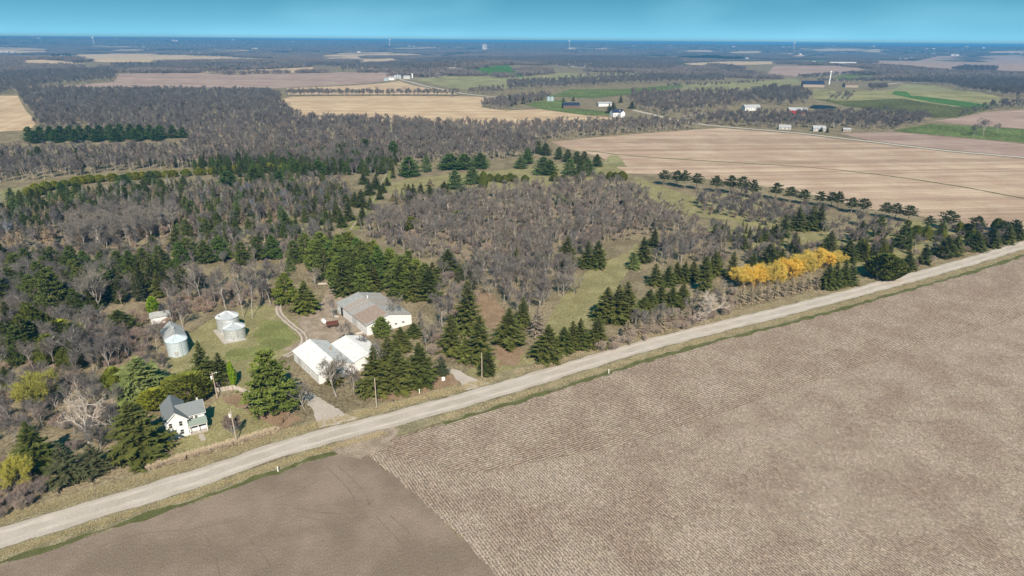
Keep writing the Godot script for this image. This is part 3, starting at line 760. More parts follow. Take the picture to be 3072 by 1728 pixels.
	var s := thing("garden_shed", "low shed with dark shingle roof behind the farmhouse", "shed", Vector3(-96.5, 0, -163.0), deg_to_rad(32))
	put("wall", gable_walls(0, 4.0, -6.5, 0, 2.1, 3.0).done(), M.dull_white, s)
	var dk := func(_x, _y): return M.brown_wall
	slope(s, "roof", Vector3(-0.3, 3.05, -3.25), Vector3(4.3, 3.05, -3.25), Vector3(-0.3, 2.0, 0.3), Vector3(4.3, 2.0, 0.3), 0.08, 0, dk)
	slope(s, "roof", Vector3(-0.3, 3.05, -3.25), Vector3(4.3, 3.05, -3.25), Vector3(-0.3, 2.0, -6.8), Vector3(4.3, 2.0, -6.8), 0.08, 0, dk)

func long_shed() -> void:
	# near corner (-52, -214), long side running away to (-68, -236)
	var t := thing("machine_shed", "long white machine shed with rusting corrugated metal roof", "shed", Vector3(-52, 0, -213.8), atan2(21.7, -16.2))
	var L := 27.1
	var D := 18.0
	var eave := 3.9
	var ridge := 6.1
	put("wall", gable_walls(0, L, 0, D, eave, ridge).done(), M.white_wall, t)
	var pick := func(a: float, r: float):
		if a < 0.42 and a > 0.05 and r < 0.85:
			return M.sheet_rust
		if a < 0.78 and r < 0.5:
			return M.sheet_part_rust
		return M.sheet_grey
	var pick2 := func(a: float, r: float):
		return M.sheet_part_rust if r < 0.35 else M.sheet_grey
	var oh := 0.3
	slope(t, "roof_sheet", Vector3(-oh, ridge, D / 2), Vector3(L + oh, ridge, D / 2), Vector3(-oh, eave - 0.1, -oh), Vector3(L + oh, eave - 0.1, -oh), 0.05, 30, pick)
	slope(t, "roof_sheet", Vector3(-oh, ridge, D / 2), Vector3(L + oh, ridge, D / 2), Vector3(-oh, eave - 0.1, D + oh), Vector3(L + oh, eave - 0.1, D + oh), 0.05, 30, pick2)
	var cap := Shape.new()
	cap.tube(Vector3(-oh, ridge + 0.08, D / 2), Vector3(L + oh, ridge + 0.08, D / 2), 0.14, 0.14, 6)
	put("ridge_cap", cap.done(), M.sheet_grey, t)
	var v := Shape.new()
	v.lathe([Vector2(0.2, 0), Vector2(0.2, 0.9), Vector2(0.32, 0.95), Vector2(0, 1.15)], 10, Vector3(L * 0.72, ridge - 0.1, D / 2 + 0.6))
	put("roof_vent", v.done(), M.white_trim, t)
	# wall battens, doors and windows on the side towards the yard (z = 0, facing -z)
	for i in 14:
		var b := Shape.new()
		var x := 0.6 + i * 1.95
		b.box(Vector3(x - 0.05, 0, -0.06), Vector3(x + 0.05, eave - 0.2, -0.002))
		put("batten", b.done(), M.dull_white, t)
	var d := Shape.new()
	d.box(Vector3(L * 0.79, 0, -0.1), Vector3(L * 0.86, 3.4, -0.065))
	put("door", d.done(), M.dark, t)
	var d2 := Shape.new()
	d2.box(Vector3(L * 0.3, 0, -0.12), Vector3(L * 0.46, 3.2, -0.065))
	put("door", d2.done(), M.dull_white, t)
	for x in [1.7, 3.5, 6.6, 9.2]:
		opening(t, "window", Vector3(x, 1.8, -0.01), Vector3(0, 0, -1), 0.8, 0.7)
	# end wall towards the road (x = 0, facing -x)
	for z in [11.5, 14.5]:
		opening(t, "window", Vector3(0, 1.7, z), Vector3(-1, 0, 0), 1.1, 0.7)
	var e := Shape.new()
	e.box(Vector3(-0.08, 0, 4.0), Vector3(-0.005, 3.0, 8.5))
	put("door", e.done(), M.dull_white, t)

func white_shed() -> void:
	# two bays side by side with a valley between; long axis runs back from the road
	var turn := atan2(16.0, -12.8)
	var t := thing("white_shed", "white shed with two joined gable roofs behind bare roadside trees", "shed", Vector3(-59.3, 0, -178.0), turn)
	var L := 20.4
	var D := 12.0
	var eave := 3.6
	var ridge := 6.0
	put("wall", gable_walls(0, L, 0, D, eave, ridge).done(), M.white_wall, t)
	var wh := func(_a, _r): return M.sheet_white
	var gy := func(_a, r): return M.sheet_pale
	var oh := 0.35
	slope(t, "roof_sheet", Vector3(-oh, ridge, D / 2), Vector3(L + oh, ridge, D / 2), Vector3(-oh, eave - 0.14, -oh), Vector3(L + oh, eave - 0.14, -oh), 0.05, 22, wh)
	slope(t, "roof_sheet", Vector3(-oh, ridge, D / 2), Vector3(L + oh, ridge, D / 2), Vector3(-oh, eave, D), Vector3(L + oh, eave, D), 0.05, 22, gy)
	# second bay: shorter and shallower
	var w2 := gable_walls(0.6, L - 3.0, D + 0.002, D + 11.0, eave - 0.03, 5.1)
	put("wall", w2.done(), M.white_wall, t)
	slope(t, "roof_sheet", Vector3(0.3, 5.15, D + 5.5), Vector3(L - 2.6, 5.15, D + 5.5), Vector3(0.3, eave + 0.02, D + 0.02), Vector3(L - 2.6, eave + 0.02, D + 0.02), 0.05, 18, wh)
	slope(t, "roof_sheet", Vector3(0.3, 5.15, D + 5.5), Vector3(L - 2.6, 5.15, D + 5.5), Vector3(0.3, eave - 0.1, D + 11.3), Vector3(L - 2.6, eave - 0.1, D + 11.3), 0.05, 18, wh)
	var c := Shape.new()
	c.box(Vector3(L * 0.52, eave + 0.6, D * 0.72), Vector3(L * 0.52 + 0.6, eave + 2.4, D * 0.72 + 0.6))
	put("chimney", c.done(), M.stone_wall, t)
	var v := Shape.new()
	v.lathe([Vector2(0.16, 0), Vector2(0.16, 0.7), Vector2(0.26, 0.75), Vector2(0, 0.95)], 10, Vector3(L * 0.78, ridge - 0.3, D * 0.56))
	put("roof_vent", v.done(), M.sheet_grey, t)
	opening(t, "door", Vector3(0, 1.1, 3.0), Vector3(-1, 0, 0), 1.0, 2.1, false)
	for z in [6.5, 9.0, 15.0, 19.0]:
		opening(t, "window", Vector3(0 if z < 12.0 else 0.6, 1.7, z), Vector3(-1, 0, 0), 0.9, 0.8)
	for x in [3.0, 7.0, 11.0]:
		opening(t, "window", Vector3(x, 1.7, 0), Vector3(0, 0, -1), 0.9, 0.8)
	var d := Shape.new()
	d.box(Vector3(13.6, 0, -0.08), Vector3(17.0, 3.0, -0.01))
	put("door", d.done(), M.dull_white, t)

func grain_bin(at: Vector2, r: float, h: float, top: float, mat: String, label: String, turn: float, scale_group := "") -> void:
	var t := thing("grain_bin", label, "grain bin", Vector3(at.x, 0, at.y), turn, scale_group)
	var prof := []
	var rings := int(h / 0.82)
	for k in rings:
		var y0 := h * k / rings
		prof.append(Vector2(r, y0 + 0.03))
		prof.append(Vector2(r + 0.035, y0 + h / rings * 0.5))
		prof.append(Vector2(r, y0 + h / rings - 0.0))
	var w := Shape.new()
	w.lathe(prof, 40)
	put("wall", w.done(), M[mat], t)
	var n := 26
	for i in n:
		var p := TAU * i / n
		var q := TAU * (i + 1) / n
		var s := Shape.new()
		var e := r + 0.22
		var yb := h - 0.08
		var a := Vector3(cos(p) * e, yb, sin(p) * e)
		var b := Vector3(cos(q) * e, yb, sin(q) * e)
		var c := Vector3(cos(q) * 0.45, top, sin(q) * 0.45)
		var d := Vector3(cos(p) * 0.45, top, sin(p) * 0.45)
		s.slab([a, b, c, d], Vector3(0, -0.04, 0))
		s.tube(a + Vector3(0, 0.05, 0), d + Vector3(0, 0.05, 0), 0.07, 0.04, 4)
		put("roof_panel", s.done(), M[mat], t)
	var cap := Shape.new()
	cap.lathe([Vector2(0.5, top - 0.05), Vector2(0.5, top + 0.12), Vector2(0.0, top + 0.3)], 14)
	put("cap", cap.done(), M[mat], t)
	var door := Shape.new()
	door.box(Vector3(-0.55, 0.6, r + 0.0), Vector3(0.55, 2.2, r + 0.09))
	put("door", door.done(), M.old_steel, t)
	var lad := Shape.new()
	for k in [-0.2, 0.2]:
		lad.tube(Vector3(k + 1.6, 0.3, sqrt(r * r - 2.56) + 0.25), Vector3(k + 1.6, h, sqrt(r * r - 2.56) + 0.25), 0.03, 0.03, 4)
	for k in int(h / 0.45):
		lad.tube(Vector3(1.4, 0.5 + k * 0.45, sqrt(r * r - 2.56) + 0.25), Vector3(1.8, 0.5 + k * 0.45, sqrt(r * r - 2.56) + 0.25), 0.02, 0.02, 4)
	put("ladder", lad.done(), M.old_steel, t)
	var hatch := Shape.new()
	var k2 := 0.6
	hatch.box(Vector3(-0.9, lerpf(h, top, 0.35) - 0.1, r * k2), Vector3(-0.3, lerpf(h, top, 0.35) + 0.18, r * k2 + 0.6))
	put("hatch", hatch.done(), M.dark if mat == "bin_steel" and h > 5.0 else M[mat], t)

func steel_barn() -> void:
	# corrugated barn with a steep two-pitch roof right behind the blue bin
	var d := Vector2(-6.6, -9.6).normalized()
	var t := thing("corn_crib", "old corrugated steel crib with patched peaked roof behind the pale blue bin", "barn", Vector3(-113.5, 0, -200.2), atan2(-d.y, d.x))
	var L := 11.5
	var D := 6.4
	put("wall", gable_walls(0, L, -D / 2, D / 2, 4.2, 6.8).done(), M.old_steel, t)
	var pk := func(_a, r): return M.old_steel if r < 0.6 else M.sheet_grey
	slope(t, "roof_sheet", Vector3(-0.3, 6.85, 0), Vector3(L + 0.3, 6.85, 0), Vector3(-0.3, 4.0, D / 2 + 0.3), Vector3(L + 0.3, 4.0, D / 2 + 0.3), 0.05, 12, pk)
	slope(t, "roof_sheet", Vector3(-0.3, 6.85, 0), Vector3(L + 0.3, 6.85, 0), Vector3(-0.3, 4.0, -D / 2 - 0.3), Vector3(L + 0.3, 4.0, -D / 2 - 0.3), 0.05, 12, pk)
	var c := Shape.new()
	c.box(Vector3(L * 0.4, 6.7, -0.4), Vector3(L * 0.4 + 1.0, 7.4, 0.4))
	put("cupola", c.done(), M.old_steel, t)
	var dr := Shape.new()
	dr.box(Vector3(-0.08, 0, -1.4), Vector3(-0.01, 3.0, 1.4))
	put("door", dr.done(), M.dark, t)

func simple_house(called: String, label: String, category: String, px: Vector2, turn: float, L: float, D: float, eave: float, ridge: float, wall: String, roof: String, windows := 4, lift := 0.0) -> Node3D:
	var t := thing(called, label, category, Vector3(px.x, land(px.x, px.y) + lift, px.y), turn)
	put("wall", gable_walls(-L / 2, L / 2, -D / 2, D / 2, eave, ridge).done(), M[wall], t)
	var pk := func(_a, _r): return M[roof]
	var oh := 0.4
	slope(t, "roof", Vector3(-L / 2 - oh, ridge + 0.03, 0), Vector3(L / 2 + oh, ridge + 0.03, 0), Vector3(-L / 2 - oh, eave - 0.15, D / 2 + oh), Vector3(L / 2 + oh, eave - 0.15, D / 2 + oh), 0.12, 0, pk)
	slope(t, "roof", Vector3(-L / 2 - oh, ridge + 0.03, 0), Vector3(L / 2 + oh, ridge + 0.03, 0), Vector3(-L / 2 - oh, eave - 0.15, -D / 2 - oh), Vector3(L / 2 + oh, eave - 0.15, -D / 2 - oh), 0.12, 0, pk)
	for i in windows:
		var x := -L / 2 + L * (i + 0.5) / windows
		opening(t, "window", Vector3(x, eave * 0.5, D / 2), Vector3(0, 0, 1), minf(1.6, L / windows * 0.4), 1.3)
	if windows:
		opening(t, "door", Vector3(L / 2, 1.1, 0), Vector3(1, 0, 0), 1.2, 2.1, false)
	return t

func far_buildings() -> void:
	var b := simple_house("barn", "dark brown barn with navy roof on the green paddock", "barn", Vector2(90.8, -1070), 0.1, 26, 15, 5.0, 8.5, "brown_wall", "navy_roof", 0)
	var s := Shape.new()
	s.box(Vector3(13.01, 0, -4), Vector3(13.1, 4.4, 4))
	put("door", s.done(), M.dark, b)
	var h := simple_house("house", "white two storey house with navy roof beside the tree strip", "house", Vector2(145.5, -946), 0.35, 17, 10, 6.2, 10.0, "white_wall", "navy_roof", 6)
	var wing := gable_walls(-4.5, 4.5, -3.5, 3.5, 6.0, 9.0)
	var wn := put("wing", wing.done(), M.white_wall, h)
	wn.position = Vector3(3.0, 0, 7.6)
	wn.rotation.y = PI / 2
	simple_house("barn", "pale metal shed with light grey roof behind the white house", "shed", Vector2(147.6, -1100), 0.15, 22, 12, 4.2, 6.4, "white_wall", "grey_roof", 0)
	for p in [Vector2(61.7, -1198), Vector2(68.2, -1198)]:
		small_bin(p, 3.4, 6.0, "blue_bin", ("left" if p.x < 45.0 else "right") + " pale blue grain bin beside the dark barn's paddock", "pale blue bins by the paddock")
	simple_house("barn", "long white barn with red gable and grey roof on the far lane", "barn", Vector2(367.3, -1044), 0.2, 26, 12, 4.6, 8.0, "white_wall", "grey_roof", 6)
	var rb := simple_house("barn", "red barn with pale grey roof beside the pond", "barn", Vector2(423, -1005), -0.15, 26, 14, 4.8, 8.5, "red_barn", "grey_roof", 0)
	var d := Shape.new()
	d.box(Vector3(-13.1, 0, -2), Vector3(-13.01, 4, 2))
	put("door", d.done(), M.white_trim, rb)
	simple_house("house", "grey house under trees beside the far white road", "house", Vector2(374.6, -819), -0.2, 14, 10, 3.6, 6.6, "dull_white", "grey_roof", 4)
	simple_house("house", "low pale roofed cottage half hidden under roadside trees", "house", Vector2(339.2, -836), -0.2, 14, 9, 3.0, 5.2, "dull_white", "grey_roof", 3)
	simple_house("house", "small shed under the trees by the mauve field", "shed", Vector2(407.2, -816), -0.1, 9, 6, 2.6, 4.2, "stone_wall", "grey_roof", 2)
	simple_house("house", "long cream building with black roof on the hill by the white tower", "house", Vector2(652.1, -1490), -0.12, 44, 16, 6.0, 13.0, "stone_wall", "navy_roof", 8)
	var st := simple_house("house", "tan stone house with chimneys right of the white tower", "house", Vector2(763, -1549), 0.05, 30, 14, 5.5, 10.0, "stone_wall", "brown_wall", 6)
	var cy := Shape.new()
	for x in [-7.0, 5.0]:
		cy.box(Vector3(x, 8, -1), Vector3(x + 1.5, 12.5, 1))
	put("chimney", cy.done(), M.stone_wall, st)
	var w := Vector2(782, -1695)
	var tw := thing("silo_tower", "tall slender white tower standing on the hill", "tower", Vector3(w.x, land(w.x, w.y), w.y))
	var sh := Shape.new()
	sh.lathe([Vector2(2.0, -1), Vector2(1.6, 6), Vector2(1.4, 27), Vector2(1.5, 27.2)], 16)
	put("shaft", sh.done(), M.white_wall, tw)
	var tp := Shape.new()
	tp.lathe([Vector2(1.5, 27.2), Vector2(2.4, 28.2), Vector2(2.5, 30.2), Vector2(1.8, 31.2), Vector2(0, 31.6)], 16)
	put("tank", tp.done(), M.white_trim, tw)
	# the farm by the winding road
	for p in [Vector2(-334.4, -1777), Vector2(-329.5, -1779)]:
		small_bin(p, 3.0, 6.5, "blue_bin", str(["left", "right"][names.get("grain_bin", 0) % 2]) + " small pale bin at the end of the mauve field", "small bins at the field's end")
	for p in [Vector2(-319.7, -1850), Vector2(-315.2, -1861), Vector2(-307.6, -1853)]:
		small_bin(p, 4.2, 8.0, "bin_steel", str(["first", "second", "third"][names.get("grain_bin", 0) % 3]) + " big steel bin of the farm on the winding road", "steel bins of the farm on the winding road")
	simple_house("house", "white farmhouse beside the steel bins on the winding road", "house", Vector2(-322.7, -1810), 0.1, 15, 9, 5, 8, "white_wall", "grey_roof", 0)
	simple_house("barn", "grey barn right of the steel bins on the winding road", "barn", Vector2(-289.4, -1858), 0.1, 18, 10, 5, 8, "dull_white", "grey_roof", 0)
	for i in 3:
		var q: Vector2 = [Vector2(-283.8, -1869), Vector2(-281.2, -1869), Vector2(-278.2, -1880)][i]
		small_bin(q, 2.2, 11.0, ["dark", "dark", "white_wall"][i], ["dark upright silo nearest the grey barn", "dark upright silo between the other two", "white upright silo at the end of the farm"][i], "silos of the farm on the winding road")
	# cottages in the woods
	var spots := [[Vector2(217.3, -2743), "white cottage at the head of the wooded row"], [Vector2(235.1, -2688), "second white cottage of the wooded row"], [Vector2(253.2, -2672), "third white cottage of the wooded row"], [Vector2(271.1, -2658), "last white cottage of the wooded row"], [Vector2(300.3, -2598), "pale house with a tall roof in the far woods"], [Vector2(320.1, -2350), "low white house below the far woods"], [Vector2(358.3, -2393), "long low house beside the far lane"], [Vector2(-188.3, -2120), "white sheds at the bend of the white road"], [Vector2(-167, -2086), "small white shed below the road bend"]]
	for q in spots:
		simple_house("cottage", q[1], "house", q[0], rng.randf_range(-0.4, 0.4), 22, 12, 5, 9, "white_wall", "grey_roof" if rng.randf() < 0.6 else "dull_white", 0)
	# farms towards the horizon
	var dairy := simple_house("dairy_barn", "very long white dairy barn with an arched end near the horizon", "barn", Vector2(1509, -3162), 0.02, 110, 20, 6, 10, "dull_white", "dull_white", 0)
	var ar := Shape.new()
	ar.lathe([Vector2(12, 0), Vector2(11, 5), Vector2(8, 9), Vector2(0, 11)], 20, Vector3(-62, 0, 4))
	put("arched_end", ar.done(), M.dull_white, dairy)
	var i := 0
	for q in [Vector2(1740, -3447), Vector2(1809, -3530), Vector2(1490, -3538), Vector2(1509, -3482), Vector2(2413, -4326), Vector2(2500, -4423), Vector2(2581, -4497), Vector2(3389, -5610), Vector2(3515, -5639), Vector2(3424, -5416), Vector2(3464, -5428), Vector2(2178, -5473), Vector2(2278, -5524), Vector2(1439, -4278), Vector2(4515, -7615), Vector2(4577, -7598), Vector2(3170, -8193), Vector2(3224, -8181), Vector2(-3074, -4153), Vector2(-3266, -4466), Vector2(-3030, -4191), Vector2(-2274, -3488), Vector2(-2421, -4742), Vector2(-2140, -4531), Vector2(-2145, -4613), Vector2(-2079, -4589), Vector2(-2243, -5977), Vector2(-2219, -5991), Vector2(-4205, -8609), Vector2(-4139, -8554), Vector2(-5650, -8295), Vector2(-1140, -7585), Vector2(-1092, -7608), Vector2(-1265, -5357), Vector2(-1196, -5347), Vector2(-1439, -4029), Vector2(587.3, -7278), Vector2(570.3, -5986), Vector2(-3169, -5835), Vector2(-3131, -5868), Vector2(1724, -6209), Vector2(5899, -9082), Vector2(5696, -8455), Vector2(1440, -8398), Vector2(1938, -8648), Vector2(2708, -8595), Vector2(4113, -8973), Vector2(4585, -8891), Vector2(-3846, -9561), Vector2(-2923, -9236), Vector2(-5070, -8903)]:
		var k := 1.0 + Vector2(q).length() / 6000.0
		simple_house("far_farmhouse", "small pale farm building far off, at the spot %s" % spot_words(q), "building", q, rng.randf_range(-0.6, 0.6), 12 * k, 7 * k, 3.8 * k, 6 * k, "dull_white", ["dull_white", "grey_roof", "stone_wall"][i % 3], 0).set_meta("group", "white farm buildings near the horizon")
		i += 1
	# water towers and plant stacks on the skyline
	for q in [[Vector2(-4697, -7782), 14.0], [Vector2(-1939, -10882), 16.0], [Vector2(786, -9884), 22.0], [Vector2(3740, -9308), 24.0]]:
		var p: Vector2 = q[0]
		p = p.normalized() * 8000.0
		var tall := 84.0 - land(p.x, p.y)
		var o := thing("water_tower", "white water tower tiny on the horizon, %s" % spot_words(p), "water tower", Vector3(p.x, land(p.x, p.y), p.y), 0, "water towers on the horizon")
		var st2 := Shape.new()
		st2.lathe([Vector2(6, -2), Vector2(3.5, 10), Vector2(3.5, tall)], 12)
		put("stem", st2.done(), M.dull_white, o)
		var bl := Shape.new()
		bl.lathe([Vector2(3.5, tall), Vector2(9, tall + 4), Vector2(11, tall + 9), Vector2(7, tall + 14), Vector2(0, tall + 15)], 14)
		put("tank", bl.done(), M.white_trim, o)
	for k in 3:
		var p: Vector2 = [Vector2(-349.1, -7865), Vector2(-334.4, -7873), Vector2(-315.9, -7882)][k]
		p = p.normalized() * 6500.0
		var o := thing("chimney_stack", ["left", "middle", "right"][k] + " one of three slim power plant stacks far off", "chimney", Vector3(p.x, land(p.x, p.y), p.y), 0, "power plant stacks")
		var s3 := Shape.new()
		s3.lathe([Vector2(7, -2), Vector2(4.5, 55)], 10)
		put("shaft", s3.done(), M.dull_white, o)

# where a far thing lies across the view, in words
func spot_words(p: Vector2) -> String:
	var k := p.x / -p.y
	var side := "left edge" if k < -0.62 else ("far left" if k < -0.45 else ("left" if k < -0.28 else ("left of centre" if k < -0.1 else ("centre" if k < 0.1 else ("right of centre" if k < 0.28 else ("right" if k < 0.45 else ("far right" if k < 0.62 else "right edge")))))))
	var d := p.length()
	return side + ", " + ("among the nearer farms" if d < 3200.0 else ("halfway to the horizon" if d < 5200.0 else ("close below the horizon" if d < 9000.0 else "on the horizon")))

func small_bin(p: Vector2, r: float, h: float, m: String, label: String, group: String) -> void:
	var t := thing("grain_bin", label, "grain bin", Vector3(p.x, land(p.x, p.y), p.y), 0, group)
	var w := Shape.new()
	w.lathe([Vector2(r, -1), Vector2(r, h)], 24)
	put("wall", w.done(), M[m], t)
	var c := Shape.new()
	c.lathe([Vector2(r + 0.2, h - 0.05), Vector2(0.4, h + r * 0.5), Vector2(0, h + r * 0.55)], 24)
	put("roof", c.done(), M[m], t)


# ---- small things ----------------------------------------------------------------------------------------------------------------

func utility_pole(p: Vector2, h: float, label: String, lean := 0.0, fittings := 0) -> void:
	var t := thing("utility_pole", label, "utility pole", Vector3(p.x, land(p.x, p.y), p.y), 0.5, "utility poles")
	t.rotation.z = lean
	var s := Shape.new()
	s.lathe([Vector2(0.17, -0.5), Vector2(0.16, h * 0.3), Vector2(0.12, h), Vector2(0, h + 0.03)], 10)
	put("pole", s.done(), M.pole_wood, t)
	var a := Shape.new()
	a.tube(Vector3(0, h, 0), Vector3(0, h + 0.25, 0), 0.04, 0.05, 6)
	put("insulator", a.done(), M.insulator, t)
	if fittings > 0:
		var c := Shape.new()
		c.lathe([Vector2(0.0, h - 2.1), Vector2(0.26, h - 2.05), Vector2(0.28, h - 1.2), Vector2(0.12, h - 1.05), Vector2(0, h - 1.0)], 14, Vector3(-0.42, 0, 0))
		put("transformer", c.done(), M.insulator, t)
		var b := Shape.new()
		b.box(Vector3(-0.7, h - 0.6, -0.05), Vector3(0.7, h - 0.48, 0.05))
		put("crossarm", b.done(), M.pole_wood, t)
	if fittings > 1:
		var l := Shape.new()
		l.tube(Vector3(0, h - 0.5, 0), Vector3(1.1, h - 0.2, 0), 0.03, 0.03, 5)
		l.lathe([Vector2(0.0, h - 0.45), Vector2(0.16, h - 0.4), Vector2(0.1, h - 0.2), Vector2(0, h - 0.15)], 8, Vector3(1.15, 0, 0))
		put("yard_lamp", l.done(), M.insulator, t)

func wire(a: Vector3, b: Vector3, sag: float, label: String) -> void:
	var s := Shape.new()
	var prev := a
	for i in range(1, 13):
		var k := i / 12.0
		var q := a.lerp(b, k) - Vector3(0, sag * 4.0 * k * (1.0 - k), 0)
		s.tube(prev, q, 0.018, 0.018, 4)
		prev = q
	tag(put(numbered("power_line"), s.done(), M.wire, self), label, "cable", "power lines")

func fence_run(pts: PackedVector2Array, h: float, label: String, board: bool) -> void:
	var t := thing("fence", label, "fence", Vector3(pts[0].x, 0, pts[0].y))
	var o := pts[0]
	for i in pts.size() - 1:
		var a := pts[i] - o
		var b := pts[i + 1] - o
		var d := (b - a).normalized()
		var n := maxi(1, int(a.distance_to(b) / 2.4))
		for k in n + 1:
			var q := a.lerp(b, float(k) / n)
			var s := Shape.new()
			s.box(Vector3(q.x - 0.06, -0.3, q.y - 0.06), Vector3(q.x + 0.06, h + 0.12, q.y + 0.06))
			put("post", s.done(), M.grey_wood, t)
		var side := Vector3(d.x, 0, d.y)
		var out := Vector3(-d.y, 0, d.x)
		if board:
			var m := int(a.distance_to(b) / 0.17)
			for k in m:
				var q := a.lerp(b, (k + 0.5) / m)
				var s := Shape.new()
				var hh := h * rng.randf_range(0.9, 1.03)
				obox(s, Vector3(q.x, hh / 2, q.y) + out * 0.09, side, out, 0.14, hh, 0.025)
				put("board", s.done(), M.grey_wood if rng.randf() < 0.4 else M.pale_wood, t)
		else:
			var s := Shape.new()
			for k in 5:
				var y := h * (k + 0.6) / 5.0
				s.tube(Vector3(a.x, y, a.y), Vector3(b.x, y, b.y), 0.012, 0.012, 4)
			put("wires", s.done(), M.wire, t)

func small_things() -> void:
	plain("pale_wood", 0.46, 0.43, 0.39, 0.9)
	var p1 := Vector2(-72.4, -146.6)
	var p2 := Vector2(-87.2, -169.4)
	var p3 := Vector2(-39, -164.8)
	var p4 := Vector2(-9.3, -183.4)
	utility_pole(p1, 10.0, "wooden utility pole with grey transformer in the farmhouse yard", 0.02, 1)
	utility_pole(p2, 8.6, "weathered utility pole with yard lamp beside the dark yard spruces", 0.03, 2)
	utility_pole(p3, 9.4, "plain wooden utility pole by the road in front of the spruces", 0.0)
	utility_pole(p4, 8.4, "plain wooden utility pole against the tall spruces by the short drive", 0.0)
	wire(Vector3(p1.x, 9.8, p1.y), Vector3(p2.x, 8.4, p2.y), 0.6, "thin wire from the transformer pole to the yard lamp pole")
	wire(Vector3(p3.x, 9.5, p3.y), Vector3(p4.x, 8.5, p4.y), 0.8, "thin wire along the road between the two plain poles")
	wire(Vector3(p1.x, 9.8, p1.y), Vector3(p3.x, 9.5, p3.y), 0.8, "thin wire from the transformer pole to the next roadside pole")
	wire(Vector3(p1.x, 9.8, p1.y), Vector3(-84.5, 6.6, -153.5), 0.3, "thin service wire from the transformer pole to the farmhouse")
	var which := ["left", "middle", "right"]
	for q in [Vector2(394.6, -738), Vector2(430.8, -694.3), Vector2(466.7, -651.4)]:
		utility_pole(q, 12.0, which.pop_front() + " one of three far wooden poles beside the white road", 0.0)
	fence_run(pv([-89.9, -172.9, -88, -173.1, -84.5, -174.8, -79.6, -172.3, -73.2, -168.5]), 1.5, "weathered board fence behind the farmhouse yard", true)
	fence_run(pv([-117.1, -168.6, -112.2, -167.3]), 1.5, "short weathered board fence behind the round cedar", true)
	fence_run(pv([-64, -151.7, -63.3, -156.4, -62.2, -161.6]), 1.3, "dark wire fence running back from the road by the tall pine", false)
	fence_run(pv([-64, -151.7, -72.7, -145.1, -82.1, -139.1, -89, -134.4]), 1.2, "sagging wire fence overgrown with dry grass along the road", false)
	# rusty wagon and the white tank behind it
	var q := Vector2(-66.5, -221.4)
	var t := thing("manure_spreader", "rusty red farm wagon parked in the bare yard", "wagon", Vector3(q.x, 0, q.y), 0.35)
	var s := Shape.new()
	s.hexa([Vector3(-1.7, 0.7, -0.7), Vector3(1.7, 0.7, -0.7), Vector3(1.7, 0.7, 0.7), Vector3(-1.7, 0.7, 0.7)], [Vector3(-2.1, 1.0, -1.1), Vector3(2.1, 1.0, -1.1), Vector3(2.1, 1.0, 1.1), Vector3(-2.1, 1.0, 1.1)])
	put("bed", s.done(), M.rust_iron, t)
	for k in [[-2.1, -2.0, -1.1, 1.1], [2.0, 2.1, -1.1, 1.1], [-2.1, 2.1, -1.1, -1.0], [-2.1, 2.1, 1.0, 1.1]]:
		var w := Shape.new()
		w.box(Vector3(k[0], 1.003, k[2]), Vector3(k[1], 1.9, k[3]))
		put("side_board", w.done(), M.rust_iron, t)
	for x in [-1.2, 1.2]:
		for z in [-0.95, 0.95]:
			var w := Shape.new()
			for i in 14:
				var a := TAU * i / 14
				var b := TAU * (i + 1) / 14
				var pa := Vector3(x + cos(a) * 0.45, 0.45 + sin(a) * 0.45, z)
				var pb := Vector3(x + cos(b) * 0.45, 0.45 + sin(b) * 0.45, z)
				var o := Vector3(0, 0, 0.12)
				w.quad(pa - o, pb - o, pb + o, pa + o)
				w.tri(Vector3(x, 0.45, z) + o, pa + o, pb + o)
				w.tri(Vector3(x, 0.45, z) - o, pb - o, pa - o)
			put("wheel", w.done(), M.tyre, t)
	var tg := Shape.new()
	tg.tube(Vector3(-1.8, 0.7, 0), Vector3(-3.4, 0.4, 0), 0.06, 0.06, 5)
	put("drawbar", tg.done(), M.rust_iron, t)
	var r := Vector2(-70.3, -223.8)
	t = thing("fuel_tank", "round white tank lying beside the rusty wagon", "tank", Vector3(r.x, 0, r.y), 0.6)
	s = Shape.new()
	for i in 14:
		var a := TAU * i / 14
		var b := TAU * (i + 1) / 14
		for seg in [[0.0, -1.15, 0.75, -1.0], [0.75, -1.0, 0.8, -0.8], [0.8, -0.8, 0.8, 0.8], [0.8, 0.8, 0.75, 1.0], [0.75, 1.0, 0.0, 1.15]]:
			var f := func(an: float, rr: float, x: float): return Vector3(cos(an) * rr, 1.15 + sin(an) * rr, x)
			s.quad(f.call(a, seg[0], seg[1]), f.call(b, seg[0], seg[1]), f.call(b, seg[2], seg[3]), f.call(a, seg[2], seg[3]))
	put("tank_body", s.done(), M.white_wall, t)
	s = Shape.new()
	for z in [-0.7, 0.7]:
		for x in [-0.5, 0.5]:
			s.tube(Vector3(x * 1.3, 0, z), Vector3(x, 0.7, z), 0.05, 0.05, 5)
	put("stand", s.done(), M.rust_iron, t)
	# white marker posts and the mailbox
	for k in [[Vector2(-57.4, -134.5), "white marker post standing in the ditch grass by the tilled field"], [Vector2(-27.7, -173.1), "white marker post on the verge in front of the roadside spruces"], [Vector2(31.3, -186.7), "tiny white marker post in the ditch beside the stubble field"]]:
		var v: Vector2 = k[0]
		t = thing("marker_post", k[1], "post", Vector3(v.x, 0, v.y))
		s = Shape.new()
		s.lathe([Vector2(0.13, 0), Vector2(0.13, 1.15), Vector2(0.17, 1.2), Vector2(0.17, 1.35), Vector2(0, 1.45)], 10)
		put("post", s.done(), M.white_trim, t)
		s = Shape.new()
		s.box(Vector3(-0.2, -0.1, -0.2), Vector3(0.2, 0.08, 0.2))
		put("base", s.done(), M.concrete, t)
	var mb := Vector2(-34.4, -166.8)
